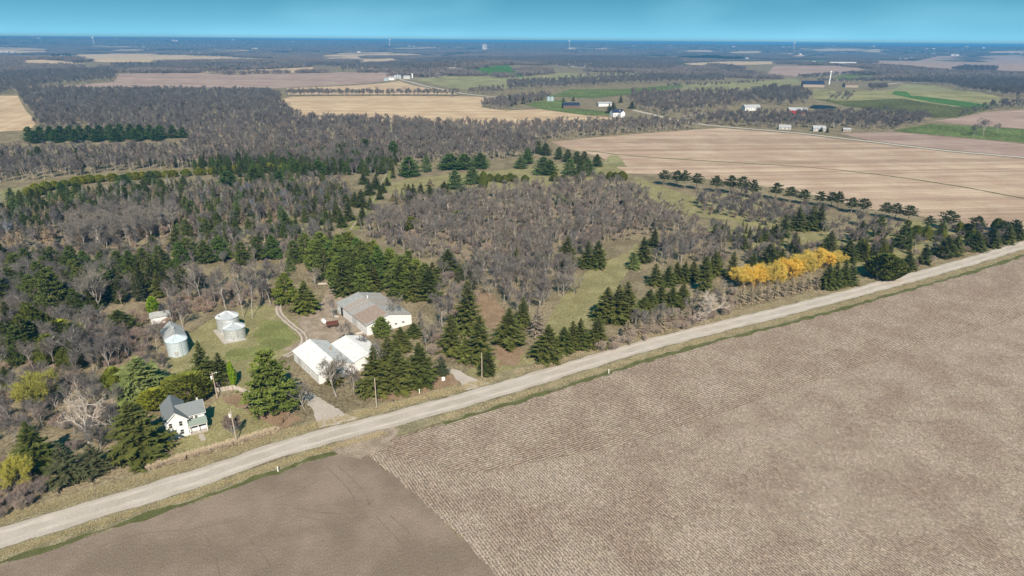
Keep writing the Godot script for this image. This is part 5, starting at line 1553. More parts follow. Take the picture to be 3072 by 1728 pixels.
func trees() -> void:
	var olive := tone(1, 1, 1)
	var deep := tone(0.78, 0.85, 0.8)
	var dark := tone(0.62, 0.66, 0.7)
	var bluish := tone(1.15, 1.35, 1.75)
	var pale_blue := tone(1.7, 1.85, 2.4)
	var lime := tone(1.5, 1.45, 0.9)
	var bright := tone(1.25, 1.3, 1.0)
	var brown := tone(1.15, 1.0, 0.88)
	var g0 := tone(1, 1, 1)
	var g1 := tone(0.8, 0.78, 0.81)
	var g2 := tone(1.2, 1.15, 1.08)
	var g3 := tone(1.08, 0.97, 0.92)
	var g4 := tone(1.4, 1.34, 1.2)
	var greys := [g0, g1, g2, g3]
	# --- evergreens round the farmstead, one by one
	var one := [
		["spruce", [-94.5, -140.7, 15.4, 6.3], "huge olive spruce shading the front corner of the white farmhouse", olive],
		["spruce", [-109.8, -171, 12.7, 6.8], "wide grey green spruce behind the farmhouse", pale_blue],
		["cedar", [-119.4, -173.3, 8.3, 2.9], "round yellow green cedar left of the grey green spruce", bright],
		["cedar", [-95, -169.4, 8.4, 5.7], "big rounded cedar leaning over the farmhouse roof", olive],
		["cedar", [-103, -164.5, 5.8, 4], "yellow green cedar tucked against the farmhouse back wall", lime],
		["spruce", [-94, -176.4, 15.3, 3.8], "tall dark spruce behind the yard lamp pole", deep],
		["spruce", [-89.4, -177.7, 10.6, 3.2], "shorter dark spruce right of the yard lamp pole", deep],
		["column", [-85.1, -176.4, 9, 1.3], "lime green columnar cedar at the end of the yard spruces", bright],
		["pine", [-67.9, -162.6, 20, 7], "very large bright white pine beside the gravel drive", bright],
		["column", [-138, -231, 7.9, 2.7], "lime green column of cedars behind the old steel crib", bright],
		["spruce", [-141.3, -214.6, 8.7, 5.6], "dark bushy spruce left of the small white shed", deep],
		["pine", [-172.8, -227.6, 20.5, 6.6], "tall full white pine at the edge of the left woods", olive],
		["spruce", [-163.5, -246, 16.1, 3.1], "narrow bluish spruce between bare trees left of the bins", bluish],
		["spruce", [-145.2, -254.8, 10.7, 2.9], "dark narrow spruce in the bare grove behind the crib", dark],
		["spruce", [-161.2, -195.2, 14.9, 4.4], "broad dark spruce near the left picture edge", deep],
		["cedar", [-156.3, -205, 9.1, 6], "spreading yellow green cedar beside the dark left spruces", lime],
		["spruce", [-160.8, -190.6, 6.5, 2.6], "small dark spruce in front of the broad left spruce", dark],
		["spruce", [-116.6, -134.5, 14, 4.1], "leaning dark spruce with sunlit top by the left road verge", deep],
		["thin_spruce", [-105.9, -129.8, 10.9, 5.1], "ragged dark spruce with dead lower limbs by the road", olive],
		["thin_spruce", [-101.6, -132.8, 8.4, 4.4], "low ragged spruce between the dead limbed spruce and the farmhouse", olive],
		["spruce", [-199.4, -235.5, 15.6, 4.5], "dark spruce cut by the left picture edge", deep],
		["pine", [-91.3, -244.3, 13.2, 5], "rounded yellowish pine at the bend of the dirt lane", lime],
		["spruce", [-80.6, -236.1, 12.7, 4.5], "bright cone shaped spruce beside the dirt lane", bright],
		["pine", [-46.7, -214.1, 7.5, 3.6], "pine standing before the long shed's end wall", bright],
		["spruce", [-38.2, -202.2, 8.8, 3.4], "spruce below the long shed's corner", olive],
		["spruce", [-35.2, -213.8, 5, 2.9], "small round spruce right of the long shed's end", deep],
		["spruce", [-40.8, -173.5, 15.8, 4.4], "leftmost of the roadside spruces before the white shed", olive],
		["spruce", [-34.2, -176, 13.5, 4.9], "broad roadside spruce in the middle of the clump by the white shed", olive],
		["spruce", [-28.1, -179.3, 13.9, 4.6], "right spruce of the roadside clump by the white shed", deep],
		["spruce", [-39.8, -187.7, 11.9, 3.2], "spruce rising behind the roadside clump", olive],
		["thin_spruce", [-22.3, -184.4, 7.2, 2.7], "thin open pine at the end of the roadside clump", deep],
		["spruce", [-54.7, -178.4, 8, 2], "slim brownish spruce against the white shed's wall", brown],
		["spruce", [-20.4, -199.9, 14.6, 4], "spruce left of the tall pair by the short drive", olive],
		["spruce", [-15.6, -216.9, 20.3, 4.7], "tallest spruce right of the long shed", olive],
		["spruce", [-10.7, -194.7, 16.6, 4.3], "full spruce behind the plain pole by the short drive", olive],
		["spruce", [-15.1, -194.6, 8.9, 2.5], "small pale spruce among the dark ones by the short drive", tone(1.6, 1.6, 1.5)],
		["spruce", [-7.7, -185.2, 8.2, 2.5], "dark spruce right behind the plain pole", dark],
		["spruce", [-29.1, -281.6, 11.5, 5.3], "dense lone spruce at the edge of the grey wood", deep],
		["spruce", [-1.2, -206.9, 14, 4.7], "lone spruce over brown bare ground by the clearing", olive],
		["spruce", [4.1, -222.3, 12.2, 2.8], "slim spruce at the corner of the grey wood", olive],
		["larch", [9.5, -214.1, 11.7, 3.3], "grey leafless larch beside the mown clearing", tone(0.75, 0.75, 0.85)],
		["spruce", [12.2, -196.6, 12.4, 4.7], "bushy front spruce at the foot of the mown clearing", olive],
		["spruce", [17.8, -201.7, 9.6, 3.1], "spruce half hidden behind the bushy front spruce", deep],
		["spruce", [21.2, -204.1, 10.7, 2.9], "third spruce of the clump at the foot of the clearing", olive],
		["spruce", [24.1, -204.9, 11.3, 2.8], "fourth spruce of the clump at the foot of the clearing", deep],
		["spruce", [29.6, -206.6, 11.2, 3.6], "last spruce of the clump at the foot of the clearing", olive],
		["spruce", [26.2, -293.9, 14.3, 4.4], "upright spruce on the left rim of the mown clearing", olive],
		["spruce", [35.4, -290.9, 13.3, 3.3], "left of two close spruces at the head of the clearing", deep],
		["spruce", [40.4, -291.5, 13.5, 3.9], "right of two close spruces at the head of the clearing", deep],
		["spruce", [57, -290.3, 8, 3], "small blue spruce on the right rim of the clearing", pale_blue],
		["spruce", [63.2, -299.9, 12.8, 4], "dark spruce beside the small blue spruce", deep],
		["spruce", [73.6, -326.2, 10, 2.8], "slim spruce behind the small blue spruce", dark],
		["spruce", [35.8, -229.6, 13.7, 4.5], "left spruce of the dark trio beyond the clearing", olive],
		["spruce", [39.9, -227.1, 15.3, 4.5], "middle spruce of the dark trio beyond the clearing", olive],
		["spruce", [44.2, -230.2, 15.9, 4.4], "right spruce of the dark trio beyond the clearing", olive],
		["oak", [74.2, -230.3, 12.6, 8], "pale spreading leafless oak beside the road", g4],
		["spruce", [-122.5, -342.4, 13.4, 5.8], "dense dark green spruce alone in the plantation opening", tone(0.7, 1.0, 0.8)],
		["willow", [-136, -161.6, 12.5, 7.6], "yellow green budding willow at the left edge", g0],
		["willow", [-116.4, -126.6, 10.4, 4.1], "pale budding willow bush by the left verge", g4],
		["spruce", [135.9, -265, 12.1, 3.2], "first of the four close dark spruces right of the golden willows", deep],
		["spruce", [140.3, -266.7, 12.1, 3.2], "second of the four close dark spruces right of the golden willows", deep],
		["spruce", [145.1, -269.3, 11.9, 3.2], "third of the four close dark spruces right of the golden willows", deep],
		["spruce", [149.7, -271, 10.8, 3.2], "last of the four close dark spruces right of the golden willows", deep],
		["cedar", [169.5, -280.4, 11.6, 6.9], "wide dark cedar bush near the road's right end", dark],
		["spruce", [187, -292.3, 9.2, 3.3], "dark spruce beside the wide cedar bush", dark],
		["spruce", [198.8, -300.1, 10.5, 2.9], "slim dark spruce by the right verge", dark],
		["spruce", [226.3, -345, 8.7, 3.3], "neat small spruce on the open grass lane", bluish],
		["spruce", [240.6, -353.7, 8, 3], "neat small spruce under a flat topped pine", bluish],
		["spruce", [148.8, -345.8, 12.9, 3.6], "grey spruce at the edge of the grass lane", tone(1.0, 1.1, 1.3)],
	]
	for e in one:
		plants(e[0], e[1], e[2], "farmstead trees", [e[3]])
	# --- rows and groups
	plants("spruce", [63, -268.6, 9.7, 3.3,  68.2, -267.8, 9.4, 3.2,  73, -272.1, 9.5, 3.2,  76.2, -273, 9.8, 3.2,  80.7, -274.9, 9.7, 3.4,  86.6, -276.8, 10.7, 3.6,  92.2, -282.2, 11.5, 3.5], "dark spruce in the back row of the block beside the golden willows", "back row of spruces", [olive, deep])
	plants("spruce", [51.9, -237.1, 6.5, 3.4,  54.5, -240.5, 8.6, 3.4,  59.7, -243.1, 9.5, 3.6,  64.2, -242.3, 9.1, 3.3,  69, -245.7, 9.3, 3.1], "dark spruce in the front row of the block beside the pale oak", "front row of spruces", [olive, deep])
	plants("spruce", [82, -260.1, 15.9, 3.2,  94.6, -285.5, 10.2, 2.9,  99.4, -278.6, 12.4, 3.2,  119.1, -324, 7.5, 2.9,  115, -295.9, 6.2, 2.2,  123.9, -300, 9.5, 4.5,  130.1, -300.6, 7.3, 2.9,  139.5, -302.6, 6.3, 2.6], "dark spruce standing behind the golden willows", "spruces behind the golden willows", [olive, deep])
	plants("gold", [100.1, -266.3, 10, 7,  105.8, -267.3, 10.5, 6.7,  111.9, -269.1, 11, 7,  118.5, -272.6, 11.2, 7.1,  125.4, -277.1, 11.5, 7.4,  131.7, -280.8, 12, 7.5,  139.7, -287.4, 11.5, 7.6,  147.1, -292.3, 10.5, 7.3,  153.7, -296.4, 8.3, 6.1], "bright golden leafless willow in the row above the road", "golden willows", [g0, tone(1.12, 1.0, 0.8), tone(0.85, 0.9, 1.0)])
	plants("larch", [93.2, -246.2, 9.3, 2.2,  97.2, -247.7, 9.1, 2,  101.1, -249.2, 9, 2,  105.5, -251.8, 8.8, 2.1,  109.8, -254.2, 8.2, 2.1,  114.2, -256.5, 7.9, 2.1,  118.8, -259.3, 7.3, 2.1,  123.4, -261.8, 7.1, 2.1,  127.7, -263.4, 7, 2.1,  131.8, -264.7, 7, 2.2], "tan leafless larch in the row before the golden willows", "larches by the road", [tone(1, 1, 1), tone(0.85, 0.85, 0.9)])
	plants("larch", [41.6, -214, 6.8, 2.4,  46.1, -216.1, 6.6, 2.1,  50.7, -217.6, 7.3, 2.1,  55.4, -219.8, 7.7, 2.2,  60.6, -223.7, 7.5, 2.1,  66.4, -226.9, 7.6, 2.1], "tan twiggy young larch along the road verge", "young larches by the verge", [tone(0.9, 0.9, 0.9)])
	plants("flat_pine", [111.9, -480.4, 11.6, 4.5,  120.3, -476, 12.5, 4.7,  124.6, -469.2, 13.8, 4.1,  131.9, -465, 12.5, 4.3,  143.2, -456.6, 12.6, 4.5,  151.9, -452.6, 13.9, 4.7,  157.9, -446.5, 14.2, 4.4,  163, -438.6, 13.5, 4.1,  177.9, -435.1, 12.3, 4.3,  184.4, -427.6, 11, 4.2,  191.3, -422.2, 10.4, 4,  199.7, -416.9, 10.5, 3.7,  206.4, -415.3, 10.5, 4.1,  208.9, -411.8, 11.7, 3.9,  212.1, -399.8, 10.4, 4,  218.5, -398.3, 10.4, 4,  226.3, -388, 10.4, 3.5,  232, -385.8, 10.3, 3.8,  235.4, -378.1, 10.9, 4.4,  237.8, -362.1, 8.6, 2.9,  248.9, -362.5, 11.5, 4.8,  256.7, -350.4, 11.8, 4.3,  268.6, -345.5, 10.4, 4,  275.4, -347, 10.8, 3.3], "flat topped pine in the line along the big stubble field", "flat topped pines along the stubble field", [olive, deep])
	plants("pine", [23, -622.3, 11.8, 5.3,  30.3, -611.3, 11.6, 5.2,  40.8, -589.9, 11.3, 4.8,  47.8, -576.5, 11.3, 4.7,  55.5, -570.3, 10.7, 4.6,  61.6, -567.3, 11.2, 4.6,  71.1, -555.4, 10.6, 5.1], "dark pine at the corner of the big stubble field", "corner pines of the stubble field", [deep, dark])
	plants("pine", [28.7, -517.2, 12.3, 6.6,  45.2, -517.5, 13.2, 6.1,  52.5, -508.2, 13.2, 5.7,  59.8, -515.1, 13.7, 5.8], "round dark pine beside the short cedars", "round pines above the grey wood", [deep, bluish])
	plants("cedar", [-21, -465.9, 13, 2.9,  -17.3, -490.6, 6, 2.5,  -10.9, -487.3, 6.6, 2.7,  -5.9, -484.8, 6.6, 2.5,  -2.1, -491.3, 6.4, 2.8,  1.6, -487.4, 5.7, 2.2,  9.2, -487.9, 5.7, 2.5,  31.3, -492.6, 5.7, 2.8,  38.4, -492.9, 4.9, 2.8,  50.4, -493.7, 5.4, 3.3,  67.7, -500.2, 6.3, 2.6,  74.9, -500.4, 6.6, 2.6,  78.4, -498, 6.6, 2.5,  83.3, -496.2, 7.7, 3.3], "small clipped looking cedar in the line above the grey wood", "small cedars above the grey wood", [deep, olive])
	plants("pine", [-80.2, -506.4, 15.8, 8.7,  -69.3, -525.4, 14.1, 4.3,  -51.2, -538.9, 12.9, 10.3,  -41.5, -463.1, 13.9, 6.4,  -39.5, -537.9, 13.1, 8.2,  -29.5, -479.5, 12.9, 6.4,  -27.5, -544.4, 12.7, 8.3,  6.5, -544.3, 9.7, 6.1,  12.7, -565.9, 13.8, 5.7,  24.3, -517.9, 14.7, 7.9], "round bushy blue green pine above the grass strip", "round pines above the grass strip", [tone(0.75, 1.0, 0.85), bluish])
	plants("pine", [-161.9, -508.4, 9.2, 5.2,  -152.4, -510.7, 11.5, 8,  -151.1, -549.2, 11.8, 5.6,  -138, -528, 9.2, 4,  -156, -608.8, 11.5, 6.4,  -136.2, -557.7, 12, 5.6,  -135.1, -602, 15.6, 8.5,  -104.7, -576.1, 18, 6.7], "dark pine in the mixed wood left of the round pines", "pines of the mixed wood", [deep, tone(0.75, 1.0, 0.85)])
	plants("spruce", [-96.8, -358.6, 8.6, 2.8,  -96.6, -373.7, 10.7, 3.7,  -101, -409.2, 9.2, 3.2,  -96.1, -406.5, 11.5, 4.2,  -109.7, -476.7, 8.4, 3.4,  -98.4, -442.4, 11.4, 4.1,  -97.2, -460.5, 10.6, 4], "dark spruce in the left line of the mown lane", "left lane spruces", [tone(0.7, 0.85, 0.75), deep])
	plants("spruce", [-87.4, -362.5, 6.1, 1.9,  -88.5, -376.1, 9.2, 2.4,  -89.1, -400.3, 8.1, 2.3,  -88.5, -427.7, 8.6, 2.4,  -90, -447.7, 7.8, 2.3,  -91.6, -471.9, 6.5, 2.2,  -92.1, -499.9, 10, 2], "dark slim spruce in the right line of the mown lane", "right lane spruces", [deep, dark])
	plants("spruce", [-68.5, -425.1, 11.1, 3.3,  -65.1, -421.4, 12.3, 3.3,  -61.1, -429.2, 11.2, 3.3,  -55.9, -434.3, 9, 3.4,  -47.7, -446.8, 8.8, 4.8,  -34.3, -440.1, 6.4, 3.4,  2.1, -283.7, 13.1, 2,  13.2, -293.6, 9.4, 2.4,  19.1, -411, 7.8, 2.6,  17.1, -308.8, 5.6, 2.1], "dark spruce standing in the grey wood", "spruces in the grey wood", [olive, deep])
	plants("cedar", [-69.6, -353.6, 5.3, 2.4,  -57, -354, 7.6, 4.5,  -31.3, -370.3, 7.1, 4.4], "round dark green pine shrub rising from the grey wood", "round evergreens in the grey wood", [deep])
	plants("pine", [30.8, -415.7, 7.7, 3.7,  36.2, -415.6, 7.4, 3.2], "pair of green pines in the middle of the grey wood", "green pines in the grey wood", [tone(0.7, 1.1, 0.8)])
	plants("pine", [-99.2, -297.6, 14.1, 5.2,  -91, -289, 13.3, 4.9,  -88, -292.9, 14.6, 5,  -82.2, -281.4, 15.2, 5,  -79.8, -288.4, 16.9, 5.1,  -70.5, -262.3, 13.9, 4.4,  -76.2, -293.3, 16.5, 5.2,  -68.9, -277.3, 18.3, 4.9,  -62.3, -254.6, 13.6, 4.1,  -64.8, -270.9, 18.4, 4.8,  -60, -270.9, 19.4, 4.7,  -55.9, -262.9, 19.2, 4.7,  -52.4, -264.8, 17.3, 4.4,  -44.7, -263.1, 17, 4.5,  -39.5, -259.2, 14.8, 4.5], "tall white pine in the dense stand behind the long shed", "white pine stand behind the long shed", [bright, olive, lime, tone(0.85, 1.15, 0.95)])
	plants("spruce", [-70.6, -254.2, 15.8, 3.9,  -67, -258.1, 16.8, 3.8,  -46.6, -252.7, 14.4, 3.6,  -40.6, -249.4, 13.5, 3.8,  -33.8, -250, 14, 4.5,  -33.9, -262.6, 11.9, 3.6], "dark spruce crowding the back of the long shed", "spruces behind the long shed", [deep, olive])
	plants("pine", [-209, -280.8, 11.8, 4.5,  -202.3, -283.7, 11.5, 4.4,  -191.1, -276.7, 11.5, 4.3,  -183.2, -274.8, 11.3, 3.7,  -176.5, -276.1, 11.4, 4.2,  -171.8, -277.2, 11.5, 4.2,  -167.5, -281, 11.5, 4.4,  -161.9, -284.7, 11.5, 4.3,  -155.2, -289.7, 11.6, 4.3,  -153.7, -295.9, 12.1, 4.9,  -145.1, -293.4, 11.4, 4.4,  -140, -299, 11.9, 5.3,  -127.4, -291.5, 11.3, 4.5,  -122.4, -298.9, 12.1, 4.3,  -115.8, -300.8, 12.1, 4.6,  -103.4, -293.8, 11.9, 4.1], "green pine in the long row behind the bare grove", "long pine row", [olive, deep, tone(0.8, 1.05, 0.85)])
	plants("pine", [-212.3, -263, 14, 5,  -186.7, -236.3, 14.7, 5.4,  -196, -253.8, 14.3, 5.2,  -199.6, -263.3, 13.3, 5], "full pine in the dark group at the left edge", "left edge pines", [olive, deep])
	plants("spruce", [-171.7, -199.3, 12.7, 3.4,  -228.2, -277.2, 15.5, 4.6,  -151.2, -172.5, 8.3, 2.5,  -178.3, -212.5, 13.3, 3.6], "dark spruce in the shade of the left woods", "left edge spruces", [deep, dark])
	plants("cedar", [-322.1, -427.4, 6.8, 2.9,  -323.8, -437.6, 7.3, 3.4,  -318.2, -431.5, 7.5, 2.9,  -323, -445.9, 7.3, 3.2,  -321.4, -452.3, 6.2, 3,  -318.8, -459.1, 5.3, 3.1,  -315, -466.4, 6.3, 3.6,  -312, -468.6, 6.4, 3.1,  -309, -472.4, 6.7, 3.4,  -303.8, -476, 6, 3.2,  -297.1, -481.3, 6, 3.5,  -287.5, -486.5, 5.6, 3.2,  -282.5, -486.5, 6.1, 3,  -279, -489.3, 5.9, 3.3,  -271.7, -494.7, 5.7, 3.3,  -264.2, -494.9, 5.7, 3,  -260.5, -497.8, 5.7, 3.3,  -251.7, -500.8, 6, 3.3,  -243.3, -505.1, 6.1, 3.4,  -234.9, -509.7, 6.3, 3.6,  -228.4, -509.6, 6.7, 3.1,  -223.2, -512.9, 6.6, 3.7,  -218.5, -514.3, 6.7, 3.4,  -213.8, -515.9, 6.7, 3.4,  -204.4, -519.1, 7, 3.4,  -195.4, -523.7, 6.8, 3.5,  -185.2, -525.4, 6.6, 3.2,  -175.5, -528.7, 7.1, 3.2], "yellow green cedar in the long bright line through the plantation", "bright cedar line", [lime, tone(1.7, 1.55, 0.9), bright])
	plants("pine", [-299.4, -427.3, 10.3, 4.6,  -284.7, -420.6, 11.8, 5.4,  -279.3, -464.8, 8.3, 6.2,  -263, -470.4, 9.8, 6.7,  -203.4, -462.2, 11.8, 7.8,  -188.4, -474, 12.6, 7.5,  -170.9, -473.1, 10, 5.1], "dark blue green pine below the bright cedar line", "pines below the bright cedar line", [tone(0.65, 0.9, 0.8), deep])
	plants("spruce", [-242.8, -393.8, 8.4, 2.9,  -231.4, -394.4, 8.3, 3.3,  -229.5, -411.4, 5.5, 2.4,  -191.4, -386.8, 5.8, 2.2,  -185.4, -387.4, 8.2, 2.8,  -152, -368.8, 7.9, 3.5,  -151.9, -416.5, 11.1, 3.2,  -102.3, -283.6, 6.7, 2.3], "pale blue spruce in the mixed plantation", "blue spruces of the plantation", [pale_blue, tone(1.4, 1.6, 2.1)])
	plants("spruce", [-273.1, -349.2, 9, 3.1,  -276.5, -370.6, 9.4, 3.3,  -247.9, -347.3, 12.4, 3.3,  -245.3, -365.7, 9.3, 3.5,  -271.7, -421.7, 8.4, 3.3,  -240.6, -379.3, 7.7, 3,  -181.7, -316, 7.5, 2.9,  -172, -320.1, 11.7, 3.6,  -199.2, -388.7, 7.8, 3,  -167.9, -340.4, 6.9, 2.9,  -163.4, -343.1, 8.6, 2.9,  -177.8, -406.5, 8.1, 3.2,  -171.4, -412.6, 10.1, 3.8,  -155, -397.9, 11.3, 4.5,  -147.1, -425.1, 11.3, 4.6,  -141.5, -422.8, 12.5, 3.7,  -134.4, -417.5, 10.4, 3.7,  -122.5, -391.4, 9.9, 3.3,  -125, -427, 8.4, 3.3,  -122, -437, 9.1, 3.4], "dark green spruce scattered in the mixed plantation", "dark spruces of the plantation", [deep, olive, dark])
	plants("larch", [-306.5, -385.1, 7.8, 3,  -275.6, -378.1, 9.7, 3,  -262.9, -386.3, 11.9, 2.6,  -268.6, -412.8, 11.4, 3.9,  -248.1, -387.1, 9.8, 3,  -218.9, -379.8, 9.7, 2.6,  -203.3, -372.5, 6.6, 2.5,  -203.9, -396.7, 10.1, 2.7,  -209, -409.7, 9.3, 2.8,  -78.9, -423.7, 5.1, 3.1,  -76.7, -459.2, 5.6, 2.6,  -60.4, -471.7, 5.6, 3.6], "pale tan larch in the mixed plantation", "larches of the plantation", [tone(1, 1.1, 0.8), tone(0.9, 0.9, 0.8)])
	plants("spruce", [108.2, -336.6, 9.4, 2.7,  111.4, -336.7, 9.4, 2.7,  115.5, -336.6, 6.6, 2.3,  135.1, -338.2, 7, 4.1,  143, -343, 8, 3.4,  162.6, -360.3, 13.5, 4.9,  170.9, -361.9, 14.7, 4.9,  175.1, -361.7, 15.6, 4.4,  165.1, -325.8, 9.5, 4.1,  163.9, -304.6, 10.6, 4.9,  187.8, -339.5, 11.3, 4.1,  171.5, -306.6, 11.1, 2.8,  178.4, -309.1, 7.1, 3.3,  216.5, -311.9, 11.4, 4.8,  223.8, -315.7, 10.5, 3.7,  238.6, -323.2, 10.6, 4.7,  251.7, -330.3, 10.2, 4.4,  264.4, -336.2, 10.1, 3.7,  275.9, -344, 9.5, 3.8], "dark spruce among the trees between the stubble field and the road", "spruces of the right corner", [deep, dark, olive])
	plants("pine", [201.5, -347.5, 12.1, 4.2,  203.4, -325.7, 15.8, 4.3], "taller yellow green pine above the right corner spruces", "pines of the right corner", [olive])
	plants("pine", [-486.5, -668, 14.8, 6.7,  -472.3, -654.5, 13, 5.9,  -477.2, -669.2, 14.9, 6.7,  -469.2, -672.3, 14.9, 6.7,  -456.4, -660.4, 13.1, 6,  -459.8, -673.4, 15.3, 6.7,  -451.6, -676.6, 15, 6.8,  -437.6, -662.3, 13.8, 6,  -443.3, -679.8, 14.8, 6.8,  -433.7, -680.8, 15.4, 6.8,  -421.1, -668.3, 13.3, 6,  -425.3, -684, 15.2, 6.9,  -415.6, -685.1, 15.9, 6.9,  -402, -670.1, 14, 6.1,  -407.1, -688.3, 16.3, 6.9,  -397.2, -689.2, 16.3, 6.9,  -384.9, -676.1, 13.4, 6.1,  -387.3, -690.2, 15.6, 6.9,  -377.4, -691.1, 15.7, 6.9,  -367.6, -682.2, 12.2, 6.2,  -369.7, -696.6, 14.4, 7,  -360, -702, 13.2, 6.3,  -350.8, -705, 11.6, 6], "dark pine in the straight belt before the leafless wood", "dark pine belt", [tone(0.6, 0.85, 0.65), tone(0.5, 0.7, 0.6)])
	plants("spruce", [-5.6, -1109, 18.1, 4.4,  2.6, -1132, 12.7, 3.9,  16.7, -1144, 13.9, 3.9,  28.9, -1181, 12.1, 4.1,  41.4, -1207, 11.2, 4.2,  50.8, -1220, 11.3, 3.6,  87, -1180, 8.8, 2.9,  106, -1199, 7.2, 2.9,  141.5, -992, 14.8, 4.9,  150.7, -1016, 14.2, 5.5,  183.8, -1160, 12.9, 4,  185.7, -1059, 11.8, 5.2,  442.6, -1295, 12, 3.2,  374.7, -811, 6.2, 2,  379.2, -805, 6.9, 2], "dark evergreen near the distant barns", "evergreens by the distant barns", [dark, deep])
	# --- bare trees near the buildings
	var bares := [
		["bare", [-52.2, -170.7, 14.2, 6], "leafless roadside tree in front of the white shed", g4],
		["bare", [-47.2, -171.8, 10.9, 3], "small leafless tree with a dense dark top by the white shed", g3],
		["bare", [-59.3, -163.1, 8.7, 4.3], "leafless tree overhanging the gravel drive by the big pine", g1],
		["oak", [-111.1, -145.8, 18.8, 6.6], "twisted pale dead tree left of the farmhouse", g4],
		["shrub", [-74.7, -150.1, 7.2, 2.7], "dense dark leafless bush beside the transformer pole", tone(0.7, 0.6, 0.62)],
		["bare", [-121.3, -200.9, 12.4, 4], "leafless tree leaning over the old steel crib", g2],
		["bare", [-125.8, -221.8, 11.3, 3.7], "leafless tree right of the lime green cedars", g1],
		["bare", [-121.4, -220.3, 10, 4.6], "low branching dark leafless tree behind the crib", tone(0.8, 0.7, 0.72)],
		["slender", [-111.4, -234.8, 18.6, 2.9], "slender pale tree right behind the twin bins", g2],
		["slender", [-102.4, -228.5, 16.9, 2.5], "slender tree at the lawn's edge behind the twin bins", g2],
		["slender", [-99, -228.5, 18.9, 2.5], "slender tree right of the twin bins", g1],
		["slender", [-96.7, -242, 17.6, 3.3], "slender tree left of the yellowish pine", g1],
		["bare", [-161.2, -235.5, 17.9, 7.2], "large fan shaped leafless tree left of the bins", g4],
		["bare", [-139.5, -186.1, 15.8, 6.4], "large grey leafless tree in the left woods", g1],
		["bare", [-132.6, -190.9, 12, 4.4], "grey leafless tree before the dark bushy spruce", g1],
		["bare", [-127.1, -246.7, 18.6, 6.1], "leafless tree of the grove behind the bins", g2],
		["bare", [-57.3, -207.3, 8.9, 3.5], "leafless tree at the long shed's yard side", g2],
		["bare", [-67.8, -227.5, 9.5, 2.5], "small leafless tree at the shed's far yard corner", g2],
		["bare", [-44.5, -224.9, 12.1, 4.4], "leafless tree before the long shed's end wall", g4],
		["bare", [-33.3, -216.1, 9.2, 3], "bare brown tree right of the long shed", g3],
		["bare", [-29.2, -202.5, 10.6, 2.9], "leafless orchard tree by the roadside spruces", g2],
		["bare", [-24.9, -216.3, 15.6, 4.5], "grey leafless tree beside the tallest spruce", g1],
		["bare", [-84.5, -263.1, 9.1, 3.6], "leafless tree in the track beyond the farmyard", g4],
		["bare", [26, -257.5, 9, 6.3], "small spreading leafless tree in the mown clearing", g4],
		["bare", [21.5, -253.6, 10.3, 4.2], "dark stemmed leafless tree at the clearing's bulge", g2],
		["bare", [544.6, -772, 19.9, 9.7], "old leafless tree in the far green pasture", g1],
		["bare", [528.6, -765, 16.1, 6.9], "smaller leafless tree in the far green pasture", g1],
		["bare", [572, -789, 11.5, 5.1], "leafless tree at the back of the far green pasture", g1],
	]
	for e in bares:
		plants(e[0], e[1], e[2], "bare trees round the farmstead", [e[3]])
	# --- woods
	scatter(pv([-227.6, -272.5, -191.4, -245.4, -161.7, -225.7, -143.3, -211.2, -128.7, -195.7, -127.6, -184.1, -134.6, -181.8, -147.9, -186, -170.1, -185.6]), 4.3, ["bare", "bare", "slender", "shrub", "bare"], 8, 12, "leafless tree in the tangled wood left of the crib", "leafless trees in the tangled left wood", greys, 1)
	scatter(pv([-168.4, -183.4, -143.6, -179.5, -119.3, -169.7, -108.3, -160.6, -104.6, -145.8, -104.6, -135.8, -116.8, -145.7, -124.2, -150.2, -128.9, -145.5, -133.8, -138.2]), 4.2, ["bare", "shrub", "bare"], 6, 11, "leafless tree in the thicket left of the farmhouse", "leafless trees in the thicket by the farmhouse", [g1, g3, g0], 2)
	scatter(pv([-133.8, -138.2, -121.1, -135.6, -107, -126.8, -105.4, -119.8, -112, -115.3, -115.5, -114.2]), 3.0, ["shrub"], 6, 9, "twiggy bush by the left road verge", "leafless bushes by the left verge", [g3, g4, g1], 3)
	scatter(pv([-142.3, -244.6, -129.4, -258.1, -110.7, -268.7, -100.5, -268.9, -92.6, -249.3, -98.6, -243, -110.1, -238.2, -121.7, -234.6, -129.6, -229.5]), 6.0, ["slender", "slender", "bare", "shrub"], 8, 11, "leafless tree in the grove behind the grain bins", "leafless grove behind the grain bins", greys, 4)
	scatter(pv([-181.3, -253, -157.7, -258.2, -135.8, -266, -115.1, -272.9, -99.6, -275.4, -98.4, -266.9, -130.5, -254.1, -142.3, -244.6, -154.8, -235.6, -168.7, -237]), 7.0, ["bare", "slender"], 8, 11, "leafless tree between the pine row and the grain bins", "leafless trees before the pine row", greys, 5)
	scatter(pv([-137.8, -205.9, -131.8, -214.3, -122.3, -198.3, -121.8, -191, -127.4, -193.3]), 3.6, ["shrub", "bare"], 6, 9, "leafless tree crowding the old crib", "leafless trees by the crib", [g3, g1], 6)
	scatter(pv([-80.7, -367.2, -58.9, -391.2, -26.3, -428.1, 14.7, -460.7, 60.4, -485.6, 81.7, -463.1, 90.9, -413.3, 102.1, -388.1, 104.6, -351.5, 82.6, -344.3, 67.2, -350.4, 45.9, -327.7, 18.4, -336.1, 3.9, -312.4, -16.2, -311.9, -36.5, -331.5, -56.3, -334.1, -74.7, -346.4]), 5.2, ["bare", "bare", "slender", "slender", "shrub"], 8, 12.5, "leafless tree in the broad middle wood", "leafless trees of the middle wood", [g0, g2, g3, g4, g2], 7, 0.25)
